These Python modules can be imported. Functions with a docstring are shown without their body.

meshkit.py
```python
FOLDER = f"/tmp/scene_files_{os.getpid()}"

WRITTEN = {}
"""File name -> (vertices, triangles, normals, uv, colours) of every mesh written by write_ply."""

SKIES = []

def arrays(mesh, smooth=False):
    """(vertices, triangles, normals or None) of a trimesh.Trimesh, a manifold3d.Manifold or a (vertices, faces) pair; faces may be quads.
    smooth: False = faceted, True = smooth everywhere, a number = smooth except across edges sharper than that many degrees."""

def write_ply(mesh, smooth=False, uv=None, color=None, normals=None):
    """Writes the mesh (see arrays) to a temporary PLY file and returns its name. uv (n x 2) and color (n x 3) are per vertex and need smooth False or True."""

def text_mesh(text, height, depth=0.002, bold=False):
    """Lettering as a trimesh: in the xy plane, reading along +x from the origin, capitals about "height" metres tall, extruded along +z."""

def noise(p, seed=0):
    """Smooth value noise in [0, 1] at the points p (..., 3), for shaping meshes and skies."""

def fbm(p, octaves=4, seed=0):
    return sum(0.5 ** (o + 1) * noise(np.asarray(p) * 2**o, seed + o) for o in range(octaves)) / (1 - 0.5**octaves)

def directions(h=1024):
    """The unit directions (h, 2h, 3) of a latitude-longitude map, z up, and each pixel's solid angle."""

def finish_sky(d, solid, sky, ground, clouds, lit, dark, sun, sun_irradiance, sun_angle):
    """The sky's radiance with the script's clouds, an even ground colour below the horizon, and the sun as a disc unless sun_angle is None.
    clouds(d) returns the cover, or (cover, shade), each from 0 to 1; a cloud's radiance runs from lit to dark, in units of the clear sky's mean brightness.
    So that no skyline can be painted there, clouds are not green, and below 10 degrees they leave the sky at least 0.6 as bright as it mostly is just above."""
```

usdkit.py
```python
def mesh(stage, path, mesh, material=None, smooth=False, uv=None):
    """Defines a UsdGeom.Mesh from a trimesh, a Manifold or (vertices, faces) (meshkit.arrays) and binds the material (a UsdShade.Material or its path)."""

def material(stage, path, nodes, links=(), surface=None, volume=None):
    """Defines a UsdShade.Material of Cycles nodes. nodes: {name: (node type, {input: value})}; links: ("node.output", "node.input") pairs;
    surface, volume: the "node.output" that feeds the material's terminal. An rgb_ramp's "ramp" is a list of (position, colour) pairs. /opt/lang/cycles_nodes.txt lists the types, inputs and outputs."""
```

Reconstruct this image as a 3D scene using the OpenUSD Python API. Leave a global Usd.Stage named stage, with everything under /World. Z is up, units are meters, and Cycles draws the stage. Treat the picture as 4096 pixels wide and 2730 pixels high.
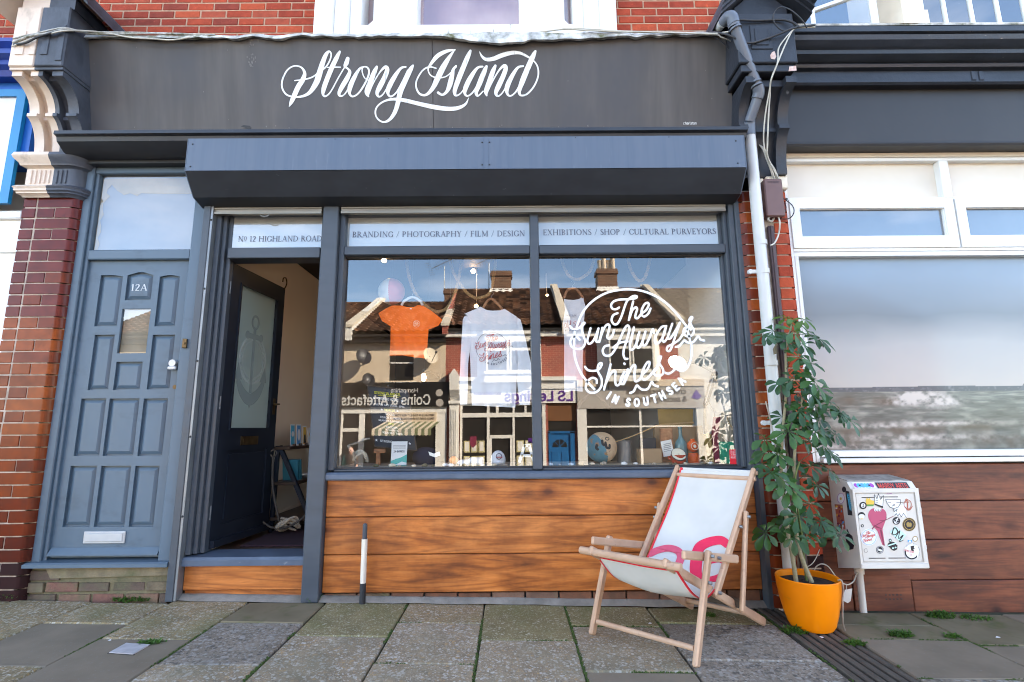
import math, random
import numpy as np
import trimesh
import usdkit, meshkit
from pxr import Usd, UsdGeom, UsdLux, UsdShade, Gf, Sdf, Vt
from shapely.geometry import Polygon, LineString, Point, MultiPolygon, box as sbox
from shapely.ops import unary_union
from shapely import affinity

stage = Usd.Stage.CreateInMemory()
UsdGeom.SetStageUpAxis(stage, 'Z')
UsdGeom.Xform.Define(stage, '/World')
UsdGeom.Scope.Define(stage, '/World/Looks')
rnd = random.Random(12)

# ---------------------------------------------------------------- camera, sky, sun, exposure
EYE = np.array([0.0, -3.8, 1.19])
PITCH, YAW, ROLL, FOCAL_PX = 0.1701615, 0.0032458, -0.0079024, 2036.055 / 1.740757
cp, sp, cy_, sy_, cr, sr = math.cos(PITCH), math.sin(PITCH), math.cos(YAW), math.sin(YAW), math.cos(ROLL), math.sin(ROLL)
FWD = np.array([sy_ * cp, cy_ * cp, sp])
_rt = np.array([cy_, -sy_, 0.0])
_up = np.cross(_rt, FWD)
RIGHT, UP = _rt * cr + _up * sr, -_rt * sr + _up * cr
cam = UsdGeom.Camera.Define(stage, '/World/camera')
cam.CreateHorizontalApertureAttr(36.0)
cam.CreateFocalLengthAttr(36.0 * 2036.055 / 4096)
cam.CreateClippingRangeAttr(Gf.Vec2f(0.05, 5000))
cam.CreateExposureAttr(2.68)
_m = np.eye(4)
_m[0, :3], _m[1, :3], _m[2, :3], _m[3, :3] = RIGHT, UP, -FWD, EYE
cam.AddTransformOp().Set(Gf.Matrix4d(*_m.ravel().tolist()))

SUN = np.array([0.74, 0.45, 0.50]); SUN /= np.linalg.norm(SUN)
sun = UsdLux.DistantLight.Define(stage, '/World/sun')
sun.CreateIntensityAttr(1.25)
sun.CreateAngleAttr(0.5)
sun.CreateColorAttr(Gf.Vec3f(1.0, 0.88, 0.72))
sun.GetPrim().CreateAttribute('inputs:normalize', Sdf.ValueTypeNames.Bool).Set(True)
_z = SUN; _x = np.cross([0, 0, 1.0], _z); _x /= np.linalg.norm(_x); _y = np.cross(_z, _x)
_m = np.eye(4); _m[0, :3], _m[1, :3], _m[2, :3] = _x, _y, _z
sun.AddTransformOp().Set(Gf.Matrix4d(*_m.ravel().tolist()))
dome = UsdLux.DomeLight.Define(stage, '/World/sky')
dome.GetPrim().SetCustomDataByKey('kind', 'structure')
sky_mat = usdkit.material(stage, '/World/Looks/sky_air', {
    'tc': ('texture_coordinate', {}),
    'sky': ('sky_texture', {'sky_type': 'single_scattering', 'sun_disc': False, 'sun_elevation': float(math.asin(SUN[2])),
                            'sun_rotation': float(math.atan2(SUN[0], SUN[1])), 'altitude': 20.0, 'aerosol_density': .35, 'ozone_density': 1.6}),
    'map': ('mapping', {'scale': (1.0, 1.0, 3.2)}),
    'n': ('noise_texture', {'scale': 2.1, 'detail': 7.0, 'roughness': 0.55}),
    'cr': ('rgb_ramp', {'ramp': [(0.0, (0, 0, 0)), (0.50, (0, 0, 0)), (0.70, (0.5, 0.5, 0.5)), (1.0, (0.7, 0.7, 0.7))]}),
    'cl': ('mix_color', {'b': (8.0, 8.2, 8.6), 'use_clamp': False}),
    'bg': ('background_shader', {'strength': 0.108})},
    [('tc.generated', 'map.vector'), ('map.vector', 'n.vector'), ('n.fac', 'cr.fac'), ('cr.color', 'cl.fac'), ('sky.color', 'cl.a'),
     ('cl.result', 'bg.color')], surface='bg.background')
UsdShade.MaterialBindingAPI.Apply(dome.GetPrim()).Bind(sky_mat)

# ---------------------------------------------------------------- measuring: a line of sight of the photograph met with a plane of the place
def ray(px, py):
    u = np.array([(px - 1176.5) / FOCAL_PX, (784.2 - py) / FOCAL_PX])
    return RIGHT * u[0] + UP * u[1] + FWD
def at(px, py, Y):
    d = ray(px, py); return EYE + d * ((Y - EYE[1]) / d[1])
def hit(px, py, p0, n):
    d = ray(px, py); return EYE + d * (np.dot(np.asarray(p0) - EYE, n) / np.dot(d, n))
def gz(x, y=0):
    return -0.02 * (x + 0.3)

# ---------------------------------------------------------------- naming and tagging
USED, BASE = {}, {}
def path_for(name, parent):
    k = (parent, name); n = USED.get(k, -1) + 1; USED[k] = n
    return f'{parent}/{name}' + (f'_{n:03d}' if n else '')
def tag(p, label=None, cat=None, group=None, kind=None):
    p = p.GetPrim() if hasattr(p, 'GetPrim') else p
    for k, v in (('label', label), ('category', cat), ('group', group), ('kind', kind)):
        if v: p.SetCustomDataByKey(k, v)
    return p
def thing(name, label, cat, base=(0, 0, 0), group=None, kind=None):
    path = path_for(name, '/World')
    x = UsdGeom.Xform.Define(stage, path); x.AddTranslateOp().Set(Gf.Vec3d(*map(float, base)))
    BASE[path] = np.asarray(base, float)
    tag(x, label, cat, group, kind)
    return path
def arr(m):
    if hasattr(m, 'vertices'): return np.asarray(m.vertices, float), np.asarray(m.faces, int)
    if hasattr(m, 'to_mesh'):
        q = m.to_mesh(); return np.asarray(q.vert_properties[:, :3], float), np.asarray(q.tri_verts, int)
    return np.asarray(m[0], float), np.asarray(m[1], int)
def part(name, mesh, mat, parent='/World', label=None, cat=None, group=None, kind=None, smooth=False, col=None):
    top = '/'.join(parent.split('/')[:3])
    v, f = arr(mesh)
    v = v - BASE.get(top, np.zeros(3))
    if col is None:
        used, inv = np.unique(f, return_inverse=True)
        if len(used) < len(v): v, f = v[used], inv.reshape(f.shape)
    path = path_for(name, parent)
    m = usdkit.mesh(stage, path, trimesh.Trimesh(v, f, process=False), MATS[mat] if isinstance(mat, str) else mat, smooth=smooth)
    if col is not None:
        UsdGeom.PrimvarsAPI(m).CreatePrimvar('col', Sdf.ValueTypeNames.Color3fArray, 'vertex').Set(Vt.Vec3fArray.FromNumpy(np.asarray(col, np.float32)))
    tag(m, label, cat, group, kind)
    return path
def solo(name, mesh, mat, label, cat, group=None, kind=None, smooth=False):
    return part(name, mesh, mat, '/World', label, cat, group, kind, smooth)
def structure(name, mesh, mat, smooth=False):
    return part(name, mesh, mat, '/World', kind='structure', smooth=smooth)

# ---------------------------------------------------------------- shapes
def join(*ms):
    ms = [m for q in ms for m in (q if isinstance(q, list) else [q])]
    vs, fs, n = [], [], 0
    for m in ms:
        v, f = arr(m); vs.append(v); fs.append(f + n); n += len(v)
    return np.vstack(vs), np.vstack(fs)
def box(x0, x1, y0, y1, z0, z1, b=0.0):
    if b <= 0:
        v = np.array([[x, y, z] for x in (x0, x1) for y in (y0, y1) for z in (z0, z1)], float)
        f = np.array([[0, 1, 3], [0, 3, 2], [4, 6, 7], [4, 7, 5], [0, 4, 5], [0, 5, 1], [2, 3, 7], [2, 7, 6], [0, 2, 6], [0, 6, 4], [1, 5, 7], [1, 7, 3]])
        return v, f
    x0, x1 = min(x0, x1), max(x0, x1); y0, y1 = min(y0, y1), max(y0, y1); z0, z1 = min(z0, z1), max(z0, z1)
    b = min(b, (x1 - x0) * .45, (y1 - y0) * .45, (z1 - z0) * .45)
    p = []
    for x, bx in ((x0, b), (x1, -b)):
        for y, by in ((y0, b), (y1, -b)):
            for z, bz in ((z0, b), (z1, -b)):
                p += [[x, y + by, z + bz], [x + bx, y, z + bz], [x + bx, y + by, z]]
    h = trimesh.convex.convex_hull(np.array(p))
    return np.asarray(h.vertices), np.asarray(h.faces)
def hull(pts):
    h = trimesh.convex.convex_hull(np.asarray(pts, float)); return np.asarray(h.vertices), np.asarray(h.faces)
def obox(c, ax, ay, az, b=0.0):
    """box centred on c with half-extent vectors ax, ay, az"""
    l = [np.linalg.norm(a) for a in (ax, ay, az)]
    v, f = box(-l[0], l[0], -l[1], l[1], -l[2], l[2], b)
    R = np.array([np.asarray(a) / k for a, k in zip((ax, ay, az), l)])
    if np.linalg.det(R) < 0: f = f[:, ::-1]
    return v @ R + np.asarray(c), f
def bar(a, b, w, t, side=(0, 0, 1), bev=0.004):
    """squared timber from a to b; w along side, t across"""
    a, b = np.asarray(a, float), np.asarray(b, float); d = b - a; L = np.linalg.norm(d); d /= L
    s = np.asarray(side, float); s = s - d * (s @ d); s /= np.linalg.norm(s); q = np.cross(d, s)
    return obox((a + b) / 2, d * L / 2, s * w / 2, q * t / 2, bev)
def frame_axes(T):
    up = np.array([0, 0, 1.0]) if abs(T[2]) < .9 else np.array([1.0, 0, 0])
    a = np.cross(up, T); a /= np.linalg.norm(a); return a, np.cross(T, a)
def tube(pts, r, n=8, cap=True):
    pts = np.asarray(pts, float); m = len(pts); r = np.full(m, r) if np.ndim(r) == 0 else np.asarray(r, float)
    T = np.gradient(pts, axis=0); T /= np.maximum(np.linalg.norm(T, axis=1, keepdims=True), 1e-9)
    a, b = frame_axes(T[0]); vs = []
    for i in range(m):
        a = a - T[i] * (a @ T[i]); a /= np.linalg.norm(a); b = np.cross(T[i], a)
        for k in range(n):
            t = 2 * math.pi * k / n; vs.append(pts[i] + r[i] * (math.cos(t) * a + math.sin(t) * b))
    f = []
    for i in range(m - 1):
        for k in range(n):
            p, q = i * n + k, i * n + (k + 1) % n
            f += [[p, q, q + n], [p, q + n, p + n]]
    if cap:
        vs += [pts[0], pts[-1]]; c0, c1 = m * n, m * n + 1
        for k in range(n):
            f += [[c0, (k + 1) % n, k], [c1, (m - 1) * n + k, (m - 1) * n + (k + 1) % n]]
    return np.array(vs), np.array(f)
def cyl(a, b, r, n=12, r2=None):
    return tube([a, b], [r, r if r2 is None else r2], n)
def lathe(c, prof, n=32, sx=1.0, sy=1.0):
    """prof: (radius, z) from one end to the other, about a vertical axis through c"""
    prof = np.asarray(prof, float); m = len(prof); vs = []
    for r, z in prof:
        for k in range(n):
            t = 2 * math.pi * k / n; vs.append([c[0] + r * sx * math.cos(t), c[1] + r * sy * math.sin(t), c[2] + z])
    f = []
    for i in range(m - 1):
        for k in range(n):
            p, q = i * n + k, i * n + (k + 1) % n
            f += [[p, q, q + n], [p, q + n, p + n]]
    return np.array(vs), np.array(f)
def ball(c, r, sub=2, s=(1, 1, 1)):
    m = trimesh.creation.icosphere(sub, 1.0); return np.asarray(m.vertices) * r * np.asarray(s) + np.asarray(c), np.asarray(m.faces)
def spline(pts, k=6, closed=False):
    P = np.asarray(pts, float); n = len(P); out = []
    for i in range(n if closed else n - 1):
        g = (lambda j: P[j % n]) if closed else (lambda j: P[min(max(j, 0), n - 1)])
        p0, p1, p2, p3 = g(i - 1), g(i), g(i + 1), g(i + 2)
        for t in np.arange(k) / k:
            out.append(.5 * (2 * p1 + (p2 - p0) * t + (2 * p0 - 5 * p1 + 4 * p2 - p3) * t * t + (3 * p1 - p0 - 3 * p2 + p3) * t ** 3))
    if not closed: out.append(P[-1])
    return np.array(out)
def polys(g):
    if g.is_empty: return []
    return [q for q in (g.geoms if hasattr(g, 'geoms') else [g]) if q.geom_type == 'Polygon' and q.area > 1e-10]
def flat(g, fr, depth=0.001, lift=0.0):
    """a shapely shape in the (u, v) of frame fr = (origin, ex, ey), with the given thickness along ex x ey, as a mesh"""
    o, ex, ey = (np.asarray(q, float) for q in fr); n = np.cross(ex, ey); ms = []
    for q in polys(g):
        m = trimesh.creation.extrude_polygon(q, depth, engine='earcut')
        v = np.asarray(m.vertices)
        ms.append((o + v[:, :1] * ex + v[:, 1:2] * ey + (v[:, 2:3] + lift) * n, np.asarray(m.faces)))
    return join(ms)
def front(Y, x=0, z=0):        # a frame that faces the street at depth Y
    return ((x, Y, z), (1, 0, 0), (0, 0, 1))
def prism_y(pts_xz, y0, y1):
    """outline in x, z pushed from depth y0 to y1"""
    return flat(Polygon(pts_xz), ((0, y1, 0), (1, 0, 0), (0, 0, 1)), y1 - y0)
def prism_x(pts_yz, x0, x1):
    """outline in y, z pushed from x0 to x1"""
    return flat(Polygon(pts_yz), ((x0, 0, 0), (0, 1, 0), (0, 0, 1)), x1 - x0)
def stroke(pts, k=6, closed=False):
    """brush stroke: points (x, y, width) smoothed and swept"""
    P = spline(pts, k, closed); gs = []
    for a, b in zip(P[:-1], P[1:]):
        gs.append(unary_union([Point(a[:2]).buffer(max(a[2], .02) / 2, 6), Point(b[:2]).buffer(max(b[2], .02) / 2, 6)]).convex_hull)
    return unary_union(gs)
def mono(pts, w, k=6):
    return LineString(spline([p[:2] for p in pts], k)).buffer(w / 2, 5)
def text(s, h, fr, bold=False, width=None, anchor='l', depth=0.001, lift=0.0, track=0.0):
    """lettering h tall in the frame; width stretches it to that many metres"""
    m = meshkit.text_mesh(s, h, depth, bold); v = np.asarray(m.vertices).copy(); f = np.asarray(m.faces)
    w = v[:, 0].max() - v[:, 0].min(); v[:, 0] -= v[:, 0].min()
    if width: v[:, 0] *= width / w; w = width
    v[:, 0] -= {'l': 0, 'c': w / 2, 'r': w}[anchor]
    o, ex, ey = (np.asarray(q, float) for q in fr); n = np.cross(ex, ey)
    return o + v[:, :1] * ex + v[:, 1:2] * ey + (v[:, 2:3] + lift) * n, f

# ---------------------------------------------------------------- materials
MATS = {}
def L(c):
    """linear colour from a hex or a tuple"""
    if isinstance(c, str):
        s = np.array([int(c[i:i + 2], 16) / 255 for i in (0, 2, 4)]); return tuple(np.where(s < .04045, s / 12.92, ((s + .055) / 1.055) ** 2.4))
    return tuple(c)
def mul(c, k): return tuple(min(1.0, x * k) for x in L(c))
def surf(name, c1, c2=None, rough=.5, scale=(6, 6, 6), detail=5, bump=0.0, bscale=120, lo=.35, hi=.65, spec=.5, metallic=0., coat=0., c3=None, c3scale=(2, 2, 2), c3at=(.55, .75), sheen=0., rvar=0.0, distort=0.0, crough=.05):
    """two tones mixed by noise, a third in patches, and a fine bump"""
    c1 = L(c1); c2 = L(c2) if c2 is not None else mul(c1, .8)
    N = {'tc': ('texture_coordinate', {}), 'm1': ('mapping', {'scale': scale}),
         'n1': ('noise_texture', {'scale': 1.0, 'detail': float(detail), 'roughness': .6, 'distortion': float(distort)}),
         'r1': ('rgb_ramp', {'ramp': [(lo, c1), (hi, c2)]}),
         'p': ('principled_bsdf', {'roughness': rough, 'specular_ior_level': spec, 'metallic': metallic, 'coat_weight': coat, 'coat_roughness': crough, 'sheen_weight': sheen})}
    E_ = [('tc.object', 'm1.vector'), ('m1.vector', 'n1.vector'), ('n1.fac', 'r1.fac')]
    out = 'r1.color'
    if c3 is not None:
        N.update({'m3': ('mapping', {'scale': c3scale, 'location': (3.1, 7.7, 1.3)}), 'n3': ('noise_texture', {'scale': 1.0, 'detail': 6.0, 'roughness': .62}),
                  'r3': ('rgb_ramp', {'ramp': [(c3at[0], (0, 0, 0)), (c3at[1], (1, 1, 1))]}), 'x3': ('mix_color', {'b': L(c3)})})
        E_ += [('tc.object', 'm3.vector'), ('m3.vector', 'n3.vector'), ('n3.fac', 'r3.fac'), ('r3.color', 'x3.fac'), (out, 'x3.a')]
        out = 'x3.result'
    if rvar:
        N['rr'] = ('map_range', {'from_min': .3, 'from_max': .7, 'to_min': max(0.02, rough - rvar), 'to_max': min(1., rough + rvar)})
        E_ += [('n1.fac', 'rr.value'), ('rr.result', 'p.roughness')]
    if bump:
        N['nb'] = ('noise_texture', {'scale': float(bscale), 'detail': 4.0, 'roughness': .6}); N['b'] = ('bump', {'strength': 1.0, 'distance': bump})
        E_ += [('tc.object', 'nb.vector'), ('nb.fac', 'b.height'), ('b.normal', 'p.normal')]
    E_.append((out, 'p.base_color'))
    MATS[name] = usdkit.material(stage, f'/World/Looks/{name}', N, E_, surface='p.BSDF')
def plain(name, c, rough=.5, metallic=0., **k):
    MATS[name] = usdkit.material(stage, f'/World/Looks/{name}', {'p': ('principled_bsdf', {'base_color': L(c), 'roughness': rough, 'metallic': metallic, **k})}, surface='p.BSDF')
def lamp(name, c, s):
    MATS[name] = usdkit.material(stage, f'/World/Looks/{name}', {'e': ('emission', {'color': L(c), 'strength': float(s)})}, surface='e.emission')
def glass(name, f0=.1, rough=0.0, tint=(.97, .98, .97), veil=None, veilw=0.0):
    N = {'lw': ('layer_weight', {'blend': .5}), 'pw': ('math', {'math_type': 'power', 'value2': 5.0}), 'ma': ('math', {'math_type': 'multiply_add', 'value2': 1 - f0, 'value3': f0}),
         't': ('transparent_bsdf', {'color': tint}), 'g': ('glossy_bsdf', {'color': (1, 1, 1), 'roughness': rough, 'distribution': 'ggx'}), 'x': ('mix_closure', {})}
    E_ = [('lw.facing', 'pw.value1'), ('pw.value', 'ma.value1'), ('ma.value', 'x.fac'), ('g.BSDF', 'x.closure2')]
    if veil:
        N['d'] = ('translucent_bsdf', {'color': veil}); N['d2'] = ('diffuse_bsdf', {'color': veil}); N['v2'] = ('mix_closure', {'fac': .5}); N['v'] = ('mix_closure', {'fac': veilw})
        E_ += [('d.BSDF', 'v2.closure1'), ('d2.BSDF', 'v2.closure2'), ('t.BSDF', 'v.closure1'), ('v2.closure', 'v.closure2'), ('v.closure', 'x.closure1')]
    else: E_.append(('t.BSDF', 'x.closure1'))
    MATS[name] = usdkit.material(stage, f'/World/Looks/{name}', N, E_, surface='x.closure')
def printed(name, rough=.35, coat=.0, crough=.1):
    """flat print whose colours are carried by the mesh"""
    MATS[name] = usdkit.material(stage, f'/World/Looks/{name}', {'a': ('attribute', {'attribute': 'col'}), 'p': ('principled_bsdf', {'roughness': rough, 'coat_weight': coat, 'coat_roughness': crough})},
                                 [('a.color', 'p.base_color')], surface='p.BSDF')
def wood(name, c1, c2, dark, grain=(1.2, 14, 14), rough=.45, knots=True, coat=.15, lines=1.0):
    """boards that run along x: contour-like growth rings, broad tone changes, fine streaks, knots; each board its own"""
    N = {'tc': ('texture_coordinate', {}), 'oi': ('object_info', {}), 'va': ('vector_math', {'math_type': 'add'}), 'sc': ('vector_math', {'math_type': 'scale', 'vector1': (37.0, 15.0, 29.0)}),
         'm1': ('mapping', {'scale': (grain[0] * .34, grain[1] * .50, grain[2] * .50)}), 'n1': ('noise_texture', {'scale': 1.0, 'detail': 1.2, 'roughness': .45, 'distortion': .35}),
         'k1': ('math', {'math_type': 'multiply', 'value2': 74.0}), 'k2': ('math', {'math_type': 'sine'}), 'k3': ('map_range', {'from_min': -1.0, 'from_max': 1.0, 'to_min': 0.0, 'to_max': 1.0}),
         'rk': ('rgb_ramp', {'ramp': [(0.0, tuple(1 - (1 - q) * lines for q in (.66, .58, .50))), (.35, (.95, .93, .91)), (1.0, (1.08, 1.07, 1.04))]}), 'xk': ('mix_color', {'blend_type': 'multiply', 'fac': .75, 'use_clamp': False}),
         'm3': ('mapping', {'scale': grain}), 'n3': ('noise_texture', {'scale': 1.0, 'detail': 6.0, 'roughness': .6, 'distortion': .8}), 'r1': ('rgb_ramp', {'ramp': [(.26, dark), (.44, c1), (.60, c2), (.80, mul(c1, .7))]}),
         'm2': ('mapping', {'scale': (grain[0] * 3.0, grain[1] * 7, grain[2] * 7)}), 'n2': ('noise_texture', {'scale': 1.0, 'detail': 4.0, 'roughness': .6}), 'r2': ('rgb_ramp', {'ramp': [(.34, (.74, .70, .66)), (.55, (1, 1, 1))]}), 'x': ('mix_color', {'blend_type': 'multiply', 'fac': .8}),
         'm4': ('mapping', {'scale': (2.4, 2.6, 2.6)}), 'n4': ('noise_texture', {'scale': 1.0, 'detail': 5.0, 'roughness': .65}), 'r4': ('rgb_ramp', {'ramp': [(.34, (.50, .44, .38)), (.62, (1.1, 1.08, 1.05))]}), 'x4': ('mix_color', {'blend_type': 'multiply', 'fac': .8, 'use_clamp': False}),
         'v': ('voronoi_texture', {'scale': 1.0, 'randomness': 1.0}), 'mv': ('mapping', {'scale': (2.2, 3.6, 3.6)}), 'rv': ('rgb_ramp', {'ramp': [(.0, (.20, .13, .09)), (.06, (.34, .24, .18)), (.10, (.70, .60, .50)), (.20, (1, 1, 1))]}), 'xv': ('mix_color', {'blend_type': 'multiply', 'fac': 1.0 if knots else 0.0}),
         'p': ('principled_bsdf', {'roughness': rough, 'coat_weight': coat, 'coat_roughness': .3}), 'b': ('bump', {'strength': .5, 'distance': .0015})}
    E_ = [('oi.random', 'sc.scale'), ('tc.object', 'va.vector1'), ('sc.vector', 'va.vector2')]
    for a in ('m1', 'm2', 'm3', 'm4', 'mv'): E_.append(('va.vector', a + '.vector'))
    E_ += [('m1.vector', 'n1.vector'), ('n1.fac', 'k1.value1'), ('k1.value', 'k2.value1'), ('k2.value', 'k3.value'), ('k3.result', 'rk.fac'), ('m3.vector', 'n3.vector'), ('n3.fac', 'r1.fac'), ('r1.color', 'xk.a'), ('rk.color', 'xk.b'),
           ('m2.vector', 'n2.vector'), ('n2.fac', 'r2.fac'), ('xk.result', 'x.a'), ('r2.color', 'x.b'), ('m4.vector', 'n4.vector'), ('n4.fac', 'r4.fac'), ('x.result', 'x4.a'), ('r4.color', 'x4.b'), ('mv.vector', 'v.vector'), ('v.distance', 'rv.fac'), ('x4.result', 'xv.a'), ('rv.color', 'xv.b'),
           ('xv.result', 'p.base_color'), ('n2.fac', 'b.height'), ('b.normal', 'p.normal')]
    MATS[name] = usdkit.material(stage, f'/World/Looks/{name}', N, E_, surface='p.BSDF')
def pebbled(name, mortar, tones, scale=110, moss=None, big=.5, fleck=.68):
    """worn concrete with exposed aggregate of two sizes"""
    ramp = [(i / (len(tones)), c) for i, c in enumerate(tones)]
    N = {'tc': ('texture_coordinate', {}), 'mp': ('mapping', {'scale': (1.0, 1.0, .2)}), 'nd': ('noise_texture', {'scale': 60.0, 'detail': 2.0}), 'wd': ('vector_math', {'math_type': 'multiply_add', 'vector2': (.012, .012, .0)}),
         'n': ('noise_texture', {'scale': 5.0, 'detail': 8.0, 'roughness': .68}), 'rm': ('rgb_ramp', {'ramp': [(.28, mul(mortar, .62)), (.72, mul(mortar, 1.3))]}),
         'n5': ('noise_texture', {'scale': 190.0, 'detail': 3.0, 'roughness': .7}), 'r5': ('rgb_ramp', {'ramp': [(.32, (.68, .68, .68)), (.68, (1.22, 1.22, 1.22))]}), 'x5': ('mix_color', {'blend_type': 'multiply', 'fac': 1.0, 'use_clamp': False}),
         'n2': ('noise_texture', {'scale': 2.6, 'detail': 7.0, 'roughness': .62}), 'r2': ('rgb_ramp', {'ramp': [(.45, (0, 0, 0)), (.75, (.8, .8, .8))]}), 'x2': ('mix_color', {'b': moss or mortar}),
         'p': ('principled_bsdf', {'roughness': .85, 'specular_ior_level': .12}), 'b': ('bump', {'strength': .7, 'distance': .003})}
    E_ = [('tc.object', 'mp.vector'), ('mp.vector', 'nd.vector'), ('nd.color', 'wd.vector1'), ('mp.vector', 'wd.vector3'), ('tc.object', 'n.vector'), ('n.fac', 'rm.fac'), ('rm.color', 'x5.a'), ('tc.object', 'n5.vector'), ('n5.fac', 'r5.fac'), ('r5.color', 'x5.b')]
    out = 'x5.result'
    for k, (sc, thr) in enumerate(((scale, big), (scale * .5, big + .22))):
        N.update({f'v{k}': ('voronoi_texture', {'scale': float(sc), 'randomness': 1.0}), f'c{k}': ('separate_color', {}), f't{k}': ('rgb_ramp', {'ramp': ramp, 'interpolate': False}), f'd{k}': ('rgb_ramp', {'ramp': [(.34, (1, 1, 1)), (.62, (0, 0, 0))]}),
                  f's{k}': ('rgb_ramp', {'ramp': [(thr - .03, (0, 0, 0)), (thr + .03, (fleck, fleck, fleck))]}), f'm{k}': ('mix_color', {'blend_type': 'multiply', 'fac': 1.0}), f'x{k}': ('mix_color', {})})
        E_ += [('wd.vector', f'v{k}.vector'), (f'v{k}.color', f'c{k}.color'), (f'c{k}.r', f't{k}.fac'), (f'v{k}.distance', f'd{k}.fac'), (f'c{k}.g', f's{k}.fac'), (f'd{k}.color', f'm{k}.a'), (f's{k}.color', f'm{k}.b'), (f'm{k}.result', f'x{k}.fac'), (out, f'x{k}.a'), (f't{k}.color', f'x{k}.b')]
        out = f'x{k}.result'
    E_ += [('tc.object', 'n2.vector'), ('n2.fac', 'r2.fac'), ('r2.color', 'x2.fac'), (out, 'x2.a'), ('x2.result', 'p.base_color'), ('m0.result', 'b.height'), ('b.normal', 'p.normal')]
    MATS[name] = usdkit.material(stage, f'/World/Looks/{name}', N, E_, surface='p.BSDF')

surf('frame_paint', (.040, .047, .058), (.050, .058, .071), rough=.42, scale=(1.5, 1.5, 9), bump=.0006, bscale=60, c3=(.11, .115, .13), c3scale=(9, 9, 22), c3at=(.70, .80), rvar=.08)
surf('door_paint', (.064, .096, .130), (.076, .110, .148), rough=.4, scale=(3, 3, 1), bump=.0006, bscale=50, rvar=.08, c3=(.045, .062, .082), c3scale=(4, 4, 7), c3at=(.56, .80))
surf('sill_paint', (.058, .075, .108), (.078, .1, .14), rough=.4, scale=(6, 6, 6), c3=(.2, .21, .23), c3scale=(8, 14, 14), c3at=(.66, .76))
surf('shop_door_paint', (.009, .012, .019), (.014, .018, .027), spec=.3, rough=.45, scale=(3, 3, 3), bump=.0004)
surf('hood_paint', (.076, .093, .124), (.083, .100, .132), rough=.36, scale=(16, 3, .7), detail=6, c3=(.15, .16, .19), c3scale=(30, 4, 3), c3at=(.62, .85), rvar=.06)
surf('fascia_paint', (.080, .071, .067), (.108, .095, .088), rough=.6, spec=.3, scale=(9, 2, .8), detail=8, c3=(.075, .070, .073), c3scale=(1.8, 1, .9), c3at=(.42, .66), bump=.0003, bscale=40)
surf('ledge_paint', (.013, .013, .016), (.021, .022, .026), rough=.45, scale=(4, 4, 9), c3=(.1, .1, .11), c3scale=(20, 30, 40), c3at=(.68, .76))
surf('dark_corbel_paint', (.052, .056, .072), (.068, .073, .092), rough=.5, scale=(7, 7, 4), bump=.002, bscale=35, c3=(.03, .032, .04), c3scale=(5, 5, 3), c3at=(.5, .7))
surf('cream_corbel_paint', (.60, .46, .36), (.68, .54, .43), rough=.55, scale=(6, 6, 4), bump=.002, bscale=35, c3=(.30, .22, .16), c3scale=(7, 7, 3), c3at=(.60, .8))
surf('black_corbel_paint', (.012, .013, .017), (.022, .023, .029), rough=.42, scale=(7, 7, 4), bump=.0025, bscale=35, c3=(.14, .14, .15), c3scale=(10, 10, 6), c3at=(.68, .76))
surf('black_fascia_paint', (.016, .0145, .015), (.023, .020, .020), rough=.5, scale=(2.5, 2, 1.5), detail=7, bump=.0005, bscale=40, c3=(.06, .055, .055), c3scale=(12, 6, 6), c3at=(.68, .8))
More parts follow.
